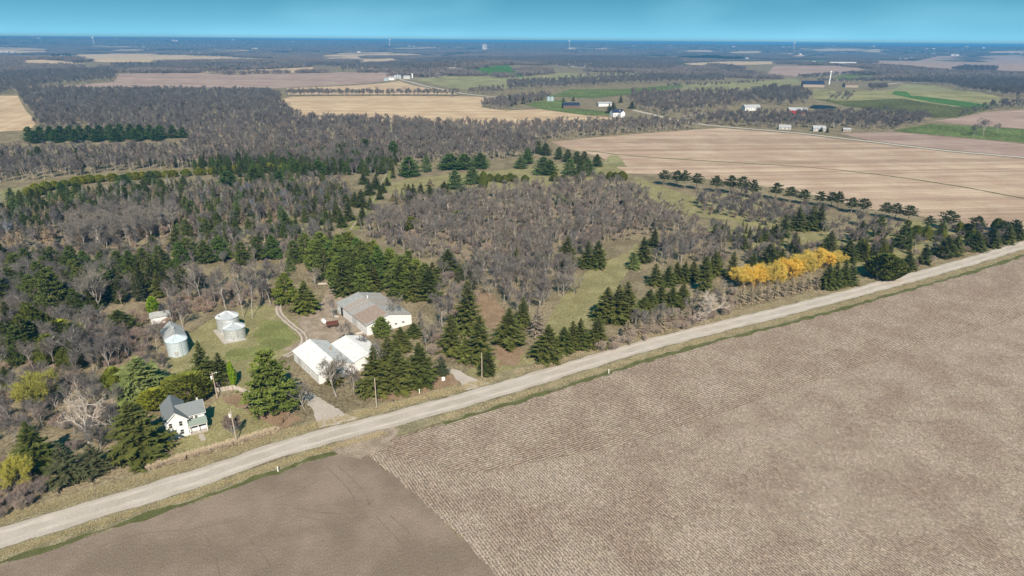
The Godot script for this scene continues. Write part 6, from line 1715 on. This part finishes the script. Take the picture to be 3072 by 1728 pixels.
	scatter(pv([-21.8, -296, 3.8, -307, 22.3, -287.4, 28.5, -269.7, 22.8, -253.6, 14.1, -246.1, 7, -229, -2, -238.7, -9, -249.2, -16.8, -264.6]), 4.8, ["bare", "bare", "slender"], 8, 12.5, "leafless tree in the wood beside the mown clearing", "leafless trees beside the mown clearing", greys, 8)
	scatter(pv([-9.5, -312, 18.2, -333, 45.5, -324.8, 53.4, -319.2, 25.8, -292.3, 3.7, -296.7]), 5.2, ["bare", "slender"], 8, 12, "leafless tree at the back of the clearing wood", "leafless trees behind the clearing wood", greys, 9)
	scatter(pv([67.9, -298.3, 81.2, -337.8, 102.8, -344.8, 111.9, -326.5, 110.9, -312.4, 98.8, -294.1, 82.5, -298.6, 68.7, -279.3]), 4.8, ["bare", "slender", "shrub"], 8, 12, "leafless tree behind the dark spruce block", "leafless trees behind the spruce block", greys, 10)
	scatter(pv([124.1, -433.3, 160.5, -434.5, 179.7, -398.8, 192.9, -391, 174.6, -367.4, 160, -359.9, 147.2, -366.6, 130.9, -389, 116.5, -388.6]), 5.2, ["bare", "bare", "shrub"], 7, 11, "leafless tree below the flat topped pines", "leafless trees below the flat topped pines", [g1, g3, g0], 11, 0.3)
	scatter(pv([173.4, -360.3, 209.8, -375.9, 217.9, -341.6, 197.2, -317.3, 180, -316.9, 168.2, -328]), 6.5, ["bare", "shrub"], 7, 11, "leafless tree among the right corner spruces", "leafless trees of the right corner", greys, 12)
	scatter(pv([29.4, -203.6, 44.5, -217.6, 73.2, -233.5, 90.8, -244.1, 88.6, -237.2, 71, -225.6, 42.8, -207.8, 30.1, -199.7]), 3.2, ["shrub"], 6, 10, "twiggy bush on the verge below the spruce block", "bushes along the road verge", [g4, g2, g3], 13)
	scatter(pv([160.8, -278.8, 208.5, -307.9, 290.1, -358.1, 285, -351.2, 204.7, -301.6, 161.8, -274.9]), 4.0, ["shrub", "shrub", "bare"], 6, 9, "leafless bush along the right end of the road verge", "bushes along the right verge", [g2, g3], 14)
	scatter(pv([-33.6, -260.2, -16.3, -256.6, -10.8, -228.7, -16.4, -216.4, -26.1, -228.4, -32.3, -238.1]), 5.0, ["bare", "bare", "shrub"], 6, 11, "leafless tree between the long shed and the tall spruces", "leafless trees right of the long shed", greys, 15)
	scatter(pv([-297.9, -368, -274.9, -392.7, -231.3, -428.9, -151.7, -460.1, -116.6, -472.9, -114.1, -406.6, -123.5, -381.1, -146.9, -358, -174.9, -337.1, -208.5, -315.2, -252.1, -305.8]), 6.2, ["bare", "slender", "bare", "larch", "shrub"], 7, 11, "leafless tree in the mixed plantation", "leafless trees of the mixed plantation", greys, 16, 0.2)
	scatter(pv([-246.4, -348.2, -231.3, -370.1, -202.3, -378.7, -185.1, -343.2, -191.5, -321.4, -205.2, -309.7, -218.2, -306.7]), 4.6, ["bare", "bare", "slender"], 11, 15, "leafless tree in the grove above the pine row", "pale stemmed grove above the pine row", [g2, g4, g0], 17)
	scatter(pv([-459.2, -531.8, -286.4, -575, -277.1, -607.9, -140.9, -634.3, 6.6, -631.5, 32.7, -642.9, 18.4, -594.3, -94.7, -547.8, -144.3, -523.5, -233.3, -544.9, -323.4, -509.1, -352.7, -475.8, -389.8, -445.9]), 6.6, ["slender", "bare", "slender"], 11, 15, "leafless tree above the bright cedar line", "leafless trees of the deep wood", [g0, g1, g2, g3], 18)
	scatter(pv([-528.7, -581.5, -428.1, -585.4, -299.5, -603, -306.8, -646.5, -294.1, -647.2, -183.6, -675.2, -120, -702, 27, -664, 19.4, -632.1, -140.9, -634.3, -275.5, -604.2, -286.4, -575, -485.3, -530.5]), 8.0, ["slender", "bare"], 12, 16, "leafless tree of the wide wood", "leafless trees of the wide wood", [g0, g1, g3], 19)
	scatter(pv([-561.5, -791, -494.9, -687, -356.9, -726, -240.3, -749, -144.1, -801, -92.7, -772, 7.1, -685.6, 20.3, -663.6, -119.2, -697.6, -182.4, -670.7, -292.3, -643.1, -310, -646.4, -344.5, -699.1, -491.5, -683]), 9.0, ["bare", "slender"], 12, 16, "leafless tree of the great wood", "leafless trees of the great wood", [g0, g1, g3], 20)
	scatter(pv([-915, -1248, -873, -1269, -673.5, -1318, -492.3, -1354, -412.8, -1206, -396.2, -1131, -273.8, -859, -152, -847, -142.4, -792, -238.6, -744, -354.6, -721, -514, -717, -576.5, -811, -708, -982]), 9.5, ["bare", "slender", "bare"], 12, 16, "leafless tree of the far great wood", "leafless trees of the far great wood", [g0, g1, g1], 21)
	scatter(pv([-152, -847, -96.7, -807, -16, -805, 95.3, -825, 180.3, -861, 214.3, -845, 229.9, -821, 117.5, -755, 43.1, -712, 6.9, -662.9, -84.8, -704, -138.7, -770]), 7.5, ["bare", "slender"], 11, 15, "leafless tree in the strip before the tan field", "leafless trees of the strip before the tan field", [g0, g2, g3], 22)
	var far_bare := ["bare"]
	scatter(pv([-1519, -1691, -1304, -1736, -1322, -1912, -1233, -2115, -951, -1629, -988, -1435, -916, -1209, -1002, -1103]), 11.0, far_bare, 12, 16, "leafless tree of the far left wood", "leafless trees of the far left wood", [g1, g0], 23)
	scatter(pv([-438.4, -1321, -105.2, -1294, -100.6, -1259, -419.1, -1261]), 9.0, far_bare, 10, 16, "leafless tree in the hedgerow between the tan fields", "leafless trees of the hedgerow", [g0, g3], 24)
	scatter(pv([-1408, -2400, -1170, -2570, -845, -2723, -727, -2907, -631.7, -2552, -738, -2536, -928, -2030, -1197, -2069]), 13.0, far_bare, 12, 15, "leafless tree in the belt beyond the mauve field", "leafless trees beyond the mauve field", [g1, g0], 25)
	scatter(pv([-653.2, -2609, -570.7, -3018, -365.5, -3766, -81.1, -4067, 559.8, -4499, 942, -3920, 642.1, -2619, 492, -2312, 415, -2386, 188.4, -2450, 67.1, -2848, 28.3, -3132, -60.4, -3028, -127.7, -2175, -220, -2150, -281, -1919, -436.9, -2138, -538.4, -2145]), 17.0, far_bare, 13, 17, "leafless tree of the woods round the winding road", "leafless woods round the winding road", [g1, g0, g3], 26)
	scatter(pv([-16.3, -1681, 134.2, -1730, 323.9, -1855, 478.1, -1940, 409.7, -1657, 262.8, -1631, 117.6, -1510, -10.9, -1421]), 11.0, far_bare, 11, 15, "leafless tree of the belt above the long pasture", "leafless belt above the long pasture", [g0, g1], 27)
	scatter(pv([-92.8, -1397, -21.9, -1458, -20.2, -1345, -87.3, -1312]), 10.0, far_bare, 9, 13, "leafless tree beside the slanting white road", "leafless trees beside the slanting road", [g0, g3], 28)
	scatter(pv([-50.4, -1071, -20.5, -1030, -0.1, -1084, 73.2, -1246, 63.6, -1302, 5.9, -1255, -48.3, -1148]), 8.5, far_bare, 9, 13, "leafless tree in the grove by the paddock", "leafless grove by the paddock", [g3, g0], 29)
	scatter(pv([196.5, -1175, 232.6, -1319, 323.4, -1299, 424.3, -1313, 431.7, -1239, 411.1, -1158, 346.9, -1065, 297.3, -1019, 245.1, -974, 214, -959, 188.5, -1061]), 10.0, ["bare", "slender"], 11, 16, "leafless tree of the wood left of the red barns", "leafless wood left of the red barns", [g0, g1, g3], 30)
	scatter(pv([390, -1175, 519, -1398, 554.2, -1318, 530.4, -1208, 496.7, -1134, 439.4, -1086, 399.5, -1143]), 10.0, far_bare, 11, 16, "leafless tree of the grove behind the red barns", "leafless grove behind the red barns", [g1, g0], 31)
	scatter(pv([227.7, -901, 295.5, -945, 422.2, -967, 514.8, -981, 580.6, -944, 545.7, -877, 470.1, -826, 425.3, -835, 372.5, -848, 318, -838, 271.9, -866, 226.3, -873]), 9.0, far_bare, 10, 15, "leafless tree of the strip below the red barns", "leafless strip below the red barns", [g0, g1, g3], 32)
	scatter(pv([1031, -1907, 1204, -1998, 1425, -2082, 1361, -1826, 1543, -1801, 1063, -1230, 878, -1168, 847, -1193, 1096, -1715, 1043, -1848]), 12.0, far_bare, 12, 16, "leafless tree of the dark wood behind the round hill", "leafless wood behind the round hill", [g1, g1, g0], 33)
	scatter(pv([627.4, -951, 725, -1036, 816, -1083, 1016, -1175, 902, -1039, 765, -1012, 697.1, -994, 614.4, -924]), 10.0, far_bare, 9, 13, "leafless tree at the foot of the round hill", "leafless trees at the hill foot", [g1, g0], 34)
	scatter(pv([769, -2712, 835, -2621, 731, -2065, 652.2, -1891, 675.9, -2179]), 13.0, far_bare, 11, 15, "leafless tree of the gully left of the mauve rise", "leafless gully trees", [g1, g0], 35)
	scatter(pv([1717, -2703, 1912, -2913, 1988, -2840, 1739, -2478, 1545, -2417]), 14.0, far_bare, 12, 15, "leafless tree of the copse in the far mauve field", "copse in the far mauve field", [g1], 36)
	scatter(pv([466.8, -1893, 610.6, -2030, 514.7, -1679, 406.8, -1645]), 12.0, far_bare, 10, 14, "leafless tree left of the pale pasture", "leafless trees left of the pale pasture", [g1, g0], 37)
	scatter(pv([563.9, -1217, 616.2, -1233, 577.7, -1147, 535.4, -1146]), 12.0, far_bare, 8, 12, "leafless tree on the side of the round hill", "leafless trees on the round hill", [g0, g2], 38)
	scatter(pv([835, -2024, 1049, -2198, 1232, -2271, 1179, -2171, 1005, -2104, 786, -1880]), 12.0, far_bare, 9, 13, "leafless tree of the line behind the white tower", "leafless line behind the white tower", [g0, g1], 39)
	scatter(pv([829, -1603, 934, -1711, 718, -1312, 669.1, -1278]), 10.0, far_bare, 8, 12, "leafless tree beside the stone house", "leafless trees beside the stone house", [g0, g1], 40)
	scatter(pv([-891, -1949, -602.6, -2064, -586.1, -2007, -861, -1881]), 42.0, far_bare, 9, 13, "single leafless tree in the far field line", "single trees of the far field line", [g1], 41)
	scatter(pv([-305.6, -407.4, -286.9, -447.5, -229.5, -474.5, -163.8, -499.6, -139.1, -503.2, -129.6, -466.6, -194.3, -447.7, -249, -420.5, -289.5, -383.9]), 4.6, ["bare", "shrub", "thin_spruce", "pine", "bare", "larch"], 4, 7, "young tree below the bright cedar line", "young trees below the bright cedar line", [g0, deep, g2, g1], 42)
	scatter(pv([-309.1, -383.3, -272.7, -405.8, -210.2, -431.6, -126.8, -455.5, -111.9, -397.9, -126.3, -377.1, -149, -363.7, -166.3, -350.5, -175.5, -330.8, -202.5, -371, -230.9, -362.7, -246.4, -348.2, -260.1, -316.7]), 5.6, ["spruce", "thin_spruce", "larch", "spruce", "pine", "bare"], 6, 11, "evergreen planted in the mixed plantation", "planted evergreens of the mixed plantation", [olive, deep, dark, bluish], 43)
	scatter(pv([-252.1, -305.8, -218.1, -304, -166.5, -319.1, -138.3, -334.9, -116.5, -345.2, -100.1, -352.4, -95.1, -333, -107.2, -294, -151.9, -288, -188.4, -269, -221.4, -264.1]), 5.2, ["bare", "slender", "shrub", "thin_spruce", "bare"], 6, 10, "tree crowding the long pine row", "trees crowding the long pine row", [g1, g0, g2, deep], 44)
	scatter(pv([42.8, -222, 60.9, -236.6, 78.7, -249.2, 94.1, -259, 90, -245.8, 72.7, -231.9, 43.5, -211.9]), 3.6, ["shrub", "bare", "slender"], 6, 9, "leafless tree in the roadside brush", "brush between the spruce block and the road", [g2, g4, g0], 45)
	scatter(pv([-32.5, -219.1, -23.7, -216.3, -17.2, -195.2, -22.2, -190.4, -27.8, -200]), 4.2, ["shrub", "bare"], 6, 9, "leafless tree in the orchard brush by the roadside spruces", "orchard brush by the roadside spruces", [g3, g2], 46)
	scatter(pv([-140.7, -424.2, -127.3, -466.7, -105.7, -425.4, -103.7, -381.7, -109.4, -359.1, -129, -373.2]), 5.5, ["bare", "spruce", "bare", "shrub", "pine"], 6, 10, "tree beside the mown lane", "trees beside the mown lane", [g1, deep, g0], 47)
	scatter(pv([-162.8, -594.8, -100, -580.1, -94.7, -547.8, -100.6, -504.7, -139.1, -503.2, -178.3, -529.3]), 6.5, ["pine", "bare", "slender", "spruce"], 9, 13, "tree of the mixed wood at the lane's head", "mixed wood at the lane's head", [deep, g0, g1], 48)
	scatter(pv([-81, -436.1, -54.6, -442.2, -27.7, -453.7, -19.8, -433.3, -48.7, -391.6, -73.2, -390.8]), 5.5, ["bare", "thin_spruce", "shrub"], 6, 9, "tree along the upper edge of the grey wood", "upper edge of the grey wood", [g0, deep, g2], 49)
	scatter(pv([115.4, -326.6, 160.7, -330.8, 165.4, -311.1, 145.2, -295.2, 121.2, -294.6, 105.2, -294.2]), 6.0, ["shrub", "bare", "thin_spruce"], 6, 9, "tree behind the golden willows", "brush behind the golden willows", [g1, g3, deep], 53)
	scatter(pv([-100.1, -291.7, -85.8, -297, -64.7, -287.7, -40.1, -266.1, -29.9, -252.5, -38.6, -245, -56.5, -253.8, -69, -253.6, -85.7, -273.6]), 5.6, ["pine", "pine", "spruce"], 13, 17, "evergreen in the dense stand behind the long shed", "dense stand behind the long shed", [bright, olive, deep], 54)
	scatter(pv([-250.8, -295.4, -198.4, -273.1, -172.1, -261.1, -161.2, -235.5, -167.9, -225.6, -192.1, -234.9, -212.7, -244.9]), 6.0, ["pine", "spruce", "bare", "bare"], 11, 15, "tree of the dark mixed stand at the left edge", "dark mixed stand at the left edge", [deep, olive, g1], 55)
	scatter(pv([-227.1, -264, -185.9, -264.9, -160.6, -271.8, -133.8, -268.2, -136, -254, -150.2, -239.1, -161.7, -225.7, -200, -228.1]), 7.0, ["pine", "spruce", "spruce", "thin_spruce"], 9, 15, "evergreen in the dark belt left of the grain bins", "dark belt left of the grain bins", [deep, olive, dark], 56)
	scatter(pv([-270.1, -540.2, -193.7, -597, -102.9, -597.7, -100.3, -547.6, -114.9, -510.8, -164.6, -502.1, -225.2, -493.2]), 7.0, ["pine", "pine", "spruce"], 8, 12, "evergreen in the upper mixed wood", "evergreens of the upper mixed wood", [deep, dark, tone(0.75, 1.0, 0.85)], 57)
	scatter(pv([-430.7, -548.5, -330.2, -569.6, -192.6, -593.4, -76, -627.4, -71.7, -590.1, -182.2, -559.8, -305.3, -523.9, -389.9, -493.1]), 14.0, ["spruce", "thin_spruce", "pine"], 9, 14, "dark evergreen standing in the deep wood", "evergreens of the deep wood", [dark, deep], 58)
	scatter(pv([-197.7, -225, -185.3, -225.2, -143.5, -198, -137, -183.9, -159, -188.1, -176.8, -197.4]), 6.5, ["spruce", "pine", "cedar"], 8, 13, "evergreen in the tangled wood left of the crib", "evergreens of the tangled left wood", [deep, olive, dark], 59)
	for l in [pv([-1879, -3975, -1515, -3736, -1091, -3269, -1061, -3178, -1466, -3612, -1835, -3880]), pv([-1641, -2270, -1561, -2332, -1531, -2450, -1510, -2415, -1535, -2293, -1601, -2214]), pv([1454, -3977, 1817, -4152, 1904, -3732, 1805, -3536, 1732, -3956, 1378, -3767]), pv([1515, -2855, 1556, -2553, 1597, -2426, 1569, -2383, 1512, -2480, 1440, -2713]), pv([141.1, -1823, 343.4, -1970, 406.8, -1906, 399.6, -1872, 335.5, -1923, 138.6, -1789]), pv([341.8, -1523, 456.6, -1535, 604.5, -1634, 593.5, -1603, 446.9, -1502, 335, -1492]), pv([787, -1776, 961, -1863, 1099, -1949, 1083, -1920, 939, -1820, 763, -1722])]:
		scatter(l, 13.0, far_bare, 9, 14, "leafless tree of a far hedgerow", "far hedgerows", [g0, g1], 60)
	for l in [pv([-2812, -5265, -2648, -5618, -2255, -5091, -2169, -4593, -2491, -4702]), pv([-2566, -3825, -2594, -4014, -2156, -3394, -1693, -2593, -2187, -3268]), pv([-508.6, -2758, -356.6, -3497, -202.5, -3459, -157.5, -2305, -314, -2150]), pv([-106.3, -3593, 34.1, -3795, 28.9, -3209, -76.8, -3100]), pv([1097, -4667, 1726, -5454, 1620, -4687, 1301, -4100, 936, -3744])]:
		scatter(l, 20.0, ["spruce"], 11, 15, "dark evergreen of the far groves", "evergreens of the far groves", [dark], 61)
	scatter(pv([-331.8, -408.3, -297.9, -428.5, -233.8, -462.7, -206, -403.6, -240.8, -369.8, -281.3, -340.5]), 6.4, ["spruce", "pine", "larch", "spruce", "thin_spruce"], 7, 11, "evergreen below the left end of the bright cedar line", "evergreens below the left cedar line", [deep, olive, dark, bluish], 62)
	scatter(pv([-181, -350.1, -141.9, -344.5, -118.6, -351.9, -103.7, -374, -98.3, -352.4, -112.6, -332.5, -134.9, -325.9, -167.8, -322]), 6.0, ["spruce", "pine", "bare"], 7, 11, "evergreen between the pine row and the plantation opening", "evergreens before the plantation opening", [deep, olive], 63)
	scatter(pv([-83.8, -346.1, -85.8, -382.3, -61.3, -408.3, -24.6, -438.1, -20.1, -392.5, -18.4, -323.1, -30.8, -290.9, -40.8, -295.6, -56.1, -310.8]), 5.4, ["bare", "slender", "shrub", "bare"], 6, 10.5, "leafless tree at the left end of the middle wood", "leafless trees at the left end of the middle wood", [g0, g2, g4, g1], 64)
	scatter(pv([-31.9, -286.1, -18.3, -291.2, -13.7, -260.6, -15.9, -249.1, -29.3, -260.3]), 5.0, ["bare", "shrub", "thin_spruce"], 7, 11, "tree at the wood's corner near the long shed", "trees at the wood's corner", [g0, g1, deep], 65)
	scatter(pv([114.4, -323.7, 104.6, -351.5, 125.5, -358.9, 142.8, -339.5, 149.2, -316.1, 131.8, -310.2]), 6.0, ["spruce", "bare", "shrub"], 7, 11, "tree on the slope above the golden willows", "trees above the golden willows", [deep, g1, g0], 66)
	scatter(pv([173.2, -316.7, 210.5, -341.4, 246.5, -355.5, 280.1, -363.4, 268.2, -346.2, 228.5, -326.7, 191.2, -306.4, 166.9, -290.9]), 7.0, ["spruce", "bare", "shrub", "cedar"], 6, 10, "tree in the loose belt above the right road end", "loose belt above the right road end", [deep, g2, g1], 67)
	scatter(pv([-93.6, -172, -92.2, -178.2, -85.6, -177.2, -85, -173.2, -88.7, -170.1]), 3.0, ["shrub"], 5, 8, "bush at the foot of the yard spruces", "bushes under the yard spruces", [g3, g2], 68)
	scatter(pv([-46.1, -174.8, -44.1, -185.4, -52.6, -194.6, -50.3, -204.8, -41.6, -194.8, -39.6, -172.9]), 4.0, ["shrub", "bare"], 6, 9, "leafless tree beside the white shed's end", "brush beside the white shed", [g2, g1], 69)
	scatter(pv([-122.3, -184.2, -116.5, -193.5, -111, -196, -108.7, -186.6, -114.7, -177.8]), 4.0, ["shrub", "bare"], 5, 8, "low tree between the crib and the farmhouse", "brush between crib and farmhouse", [g3, g1], 70)
	# undergrowth
	scatter(pv([-77.9, -353, -41, -375.9, 13.8, -429.5, 69.9, -431.4, 87.4, -357.8, 45.2, -321.9, 17.9, -327, -18.3, -291.2, -47.8, -311]), 6.0, ["shrub"], 5, 9, "twiggy bush under the middle wood", "undergrowth of the middle wood", [g4, g3, g2], 50, 0.4)
	scatter(pv([-309.1, -383.3, -237.2, -440.8, -129.6, -466.6, -113.5, -373.7, -165, -331.1, -216.5, -301.4, -244.6, -295.6]), 8.0, ["shrub"], 5, 9, "twiggy bush in the mixed plantation", "undergrowth of the plantation", [g4, g3, brown], 51, 0.3)
	scatter(pv([-212.8, -252.4, -151.8, -225.9, -139.7, -239.3, -99.9, -262.7, -94.7, -247.4, -124.5, -229.6, -124.8, -188.7, -153.2, -185.9, -162.1, -183.5]), 4.0, ["shrub"], 5, 8, "twiggy bush under the left woods", "undergrowth of the left woods", [g3, brown], 52, 0.2)
	plant_pool({"bare_tree": 265, "bare_shrub": 160, "larch_tree": 60, "spruce_tree": 110, "pine_tree": 150, "cedar_tree": 40})

# far woods: bushy clumps of leafless crowns wherever no field lies
func far_woods() -> void:
	var made := []
	for k in 3:
		var r := RandomNumberGenerator.new()
		r.seed = 900 + k
		var s := Shape.new()
		for i in 26:
			var c := Vector3(r.randf_range(-26, 26), 0, r.randf_range(-26, 26))
			var h := r.randf_range(9, 15)
			s.col = Color(0.16, 0.14, 0.13) * r.randf_range(0.75, 1.25)
			for b in 34:
				var d := Vector3(r.randfn() * 0.6, r.randf_range(0.15, 1.0), r.randfn() * 0.6)
				var q := c + Vector3(d.x * h * 0.38, d.y * h * 0.75, d.z * h * 0.38)
				blade(s, q, q + (d + Vector3.UP * 0.4).normalized() * r.randf_range(2.5, 4.5), 1.3, r)
			blade(s, c, c + Vector3(0, h * 0.7, 0), 0.7, r)
		made.append({"wood": null, "crown": null, "h": 14.0, "r": 30.0, "both": s.done()})
		made[k].both.surface_set_material(0, tone(1, 1, 1))
	var rows := [[], [], []]
	var ridge := Shape.new()
	var f := FastNoiseLite.new()
	f.frequency = 0.0011
	f.seed = 5
	var r := RandomNumberGenerator.new()
	r.seed = 77
	var white := tone(1, 1, 1)
	var d := 1900.0
	while d < 15500.0:
		var gap := (30.0 + d * 0.003) if d < 6000.0 else (40.0 + (d - 6000.0) * 0.009)
		var half := d * 0.92
		var n := int(2.0 * half / gap)
		for i in n:
			var q := Vector2(-half + (i + r.randf()) * gap, -d - r.randf() * gap)
			var k := r.randi() % 3
			var big := r.randf_range(0.85, 1.15)
			var bias := 0.08 if q.x < q.y * -0.12 else -0.05
			if d > 7000.0:
				bias += 0.12
			if f.get_noise_2d(q.x, q.y * 0.6) + bias < -0.06:
				continue
			var free := true
			for p in field_polys:
				if Geometry2D.is_point_in_polygon(q, p):
					free = false
					break
			if free and d > 6000.0:
				# the wooded skyline: ragged bushy crowns, built in place
				var y := land(q.x, q.y)
				for b in 10:
					ridge.col = Color(0.13, 0.115, 0.105) * r.randf_range(0.75, 1.25)
					var a := Vector3(q.x + r.randfn() * 26.0, y - 1.0, q.y + r.randfn() * 26.0)
					blade(ridge, a, a + Vector3(r.randfn() * 4.0, r.randf_range(8, 13), r.randfn() * 4.0), 22.0, r)
			elif free:
				rows[k].append(["", q.x, q.y, 13.0 * sqrt(big), 30.0 * big, "", "", white, 0, 0])
		d += gap * 0.9
	var t := thing("woodland", "mass of dark leafless woods reaching to the blue horizon", "trees")
	t.set_meta("kind", "stuff")
	for k in 3:
		mass(t, made[k], rows[k])
	put("skyline_trees", ridge.done(), white, t)

func beside(shift: float, x0: float, x1: float) -> PackedVector2Array:
	var out := PackedVector2Array()
	for i in road_line.size() - 1:
		var d := (road_line[i + 1] - road_line[i]).normalized()
		var q := road_line[i] + Vector2(-d.y, d.x) * shift
		if q.x > x0 and q.x < x1:
			out.append(q)
	return out

func dry_grass() -> void:
	var s := Shape.new()
	var r := RandomNumberGenerator.new()
	r.seed = 31
	for i in 12:
		s.col = Color(0.5, 0.43, 0.33) * r.randf_range(0.7, 1.2)
		var a := Vector3(r.randfn() * 0.12, 0, r.randfn() * 0.12)
		blade(s, a, a + Vector3(r.randfn() * 0.3, r.randf_range(0.5, 1.0), r.randfn() * 0.3), 0.09, r)
	var v := {"wood": null, "crown": null, "h": 1.0, "r": 0.4, "both": s.done()}
	v.both.surface_set_material(0, tone(1, 1, 1))
	var lines := [
		[smooth_line(pv([-89.3, -135.5, -79.9, -141.7, -73.1, -146, -64.1, -152.2]), 4.0), 1700, 1.0, 1.05, "tall pale dry grass along the fence before the farmhouse", tone(1.05, 1.03, 1.0)],
		[beside(-6.6, -125, 0), 4600, 1.7, 0.5, "short dry grass tufts on the farmstead side of the road", tone(0.75, 0.76, 0.6)],
		[beside(-6.4, 0, 300), 5200, 1.6, 0.6, "dry grass tufts on the wooded side of the road", tone(0.75, 0.74, 0.65)],
		[beside(6.0, -125, -34), 2600, 1.2, 0.4, "dry grass tufts between the road and the tilled field", tone(0.8, 0.8, 0.6)],
		[beside(6.2, -24, 300), 5600, 1.3, 0.4, "dry grass tufts between the road and the stubble field", tone(0.85, 0.83, 0.68)],
	]
	for l in lines:
		var rows := []
		var line: PackedVector2Array = l[0]
		for i in l[1]:
			var k := r.randf() * (line.size() - 1)
			var q: Vector2 = line[int(k)].lerp(line[mini(int(k) + 1, line.size() - 1)], k - int(k)) + Vector2(r.randf_range(-1, 1), r.randf_range(-1, 1)) * l[2]
			var h: float = l[3] * r.randf_range(0.5, 1.2)
			rows.append(["", q.x, q.y, h, h * 0.55, "", "", l[5], 0, 0])
		var t := thing("dry_grass", l[4], "grass")
		t.set_meta("kind", "stuff")
		mass(t, v, rows)

func _ready() -> void:
	rng.seed = 12
	view()
	materials()
	terrain()
	fields()
	farmhouse()
	long_shed()
	white_shed()
	steel_barn()
	grain_bin(Vector2(-98.6, -211.5), 3.6, 4.3, 5.6, "bin_steel", "front steel grain bin of the pair on the concrete pad", 0.2)
	grain_bin(Vector2(-103.2, -217.3), 3.8, 5.9, 7.6, "bin_steel", "taller steel grain bin behind its twin on the concrete pad", -0.5)
	grain_bin(Vector2(-112.6, -198.4), 3.2, 5.4, 6.9, "bin_blue", "pale blue grey grain bin in front of the old steel crib", 0.3)
	far_buildings()
	small_things()
	make_kinds()
	trees()
	far_woods()
	dry_grass()
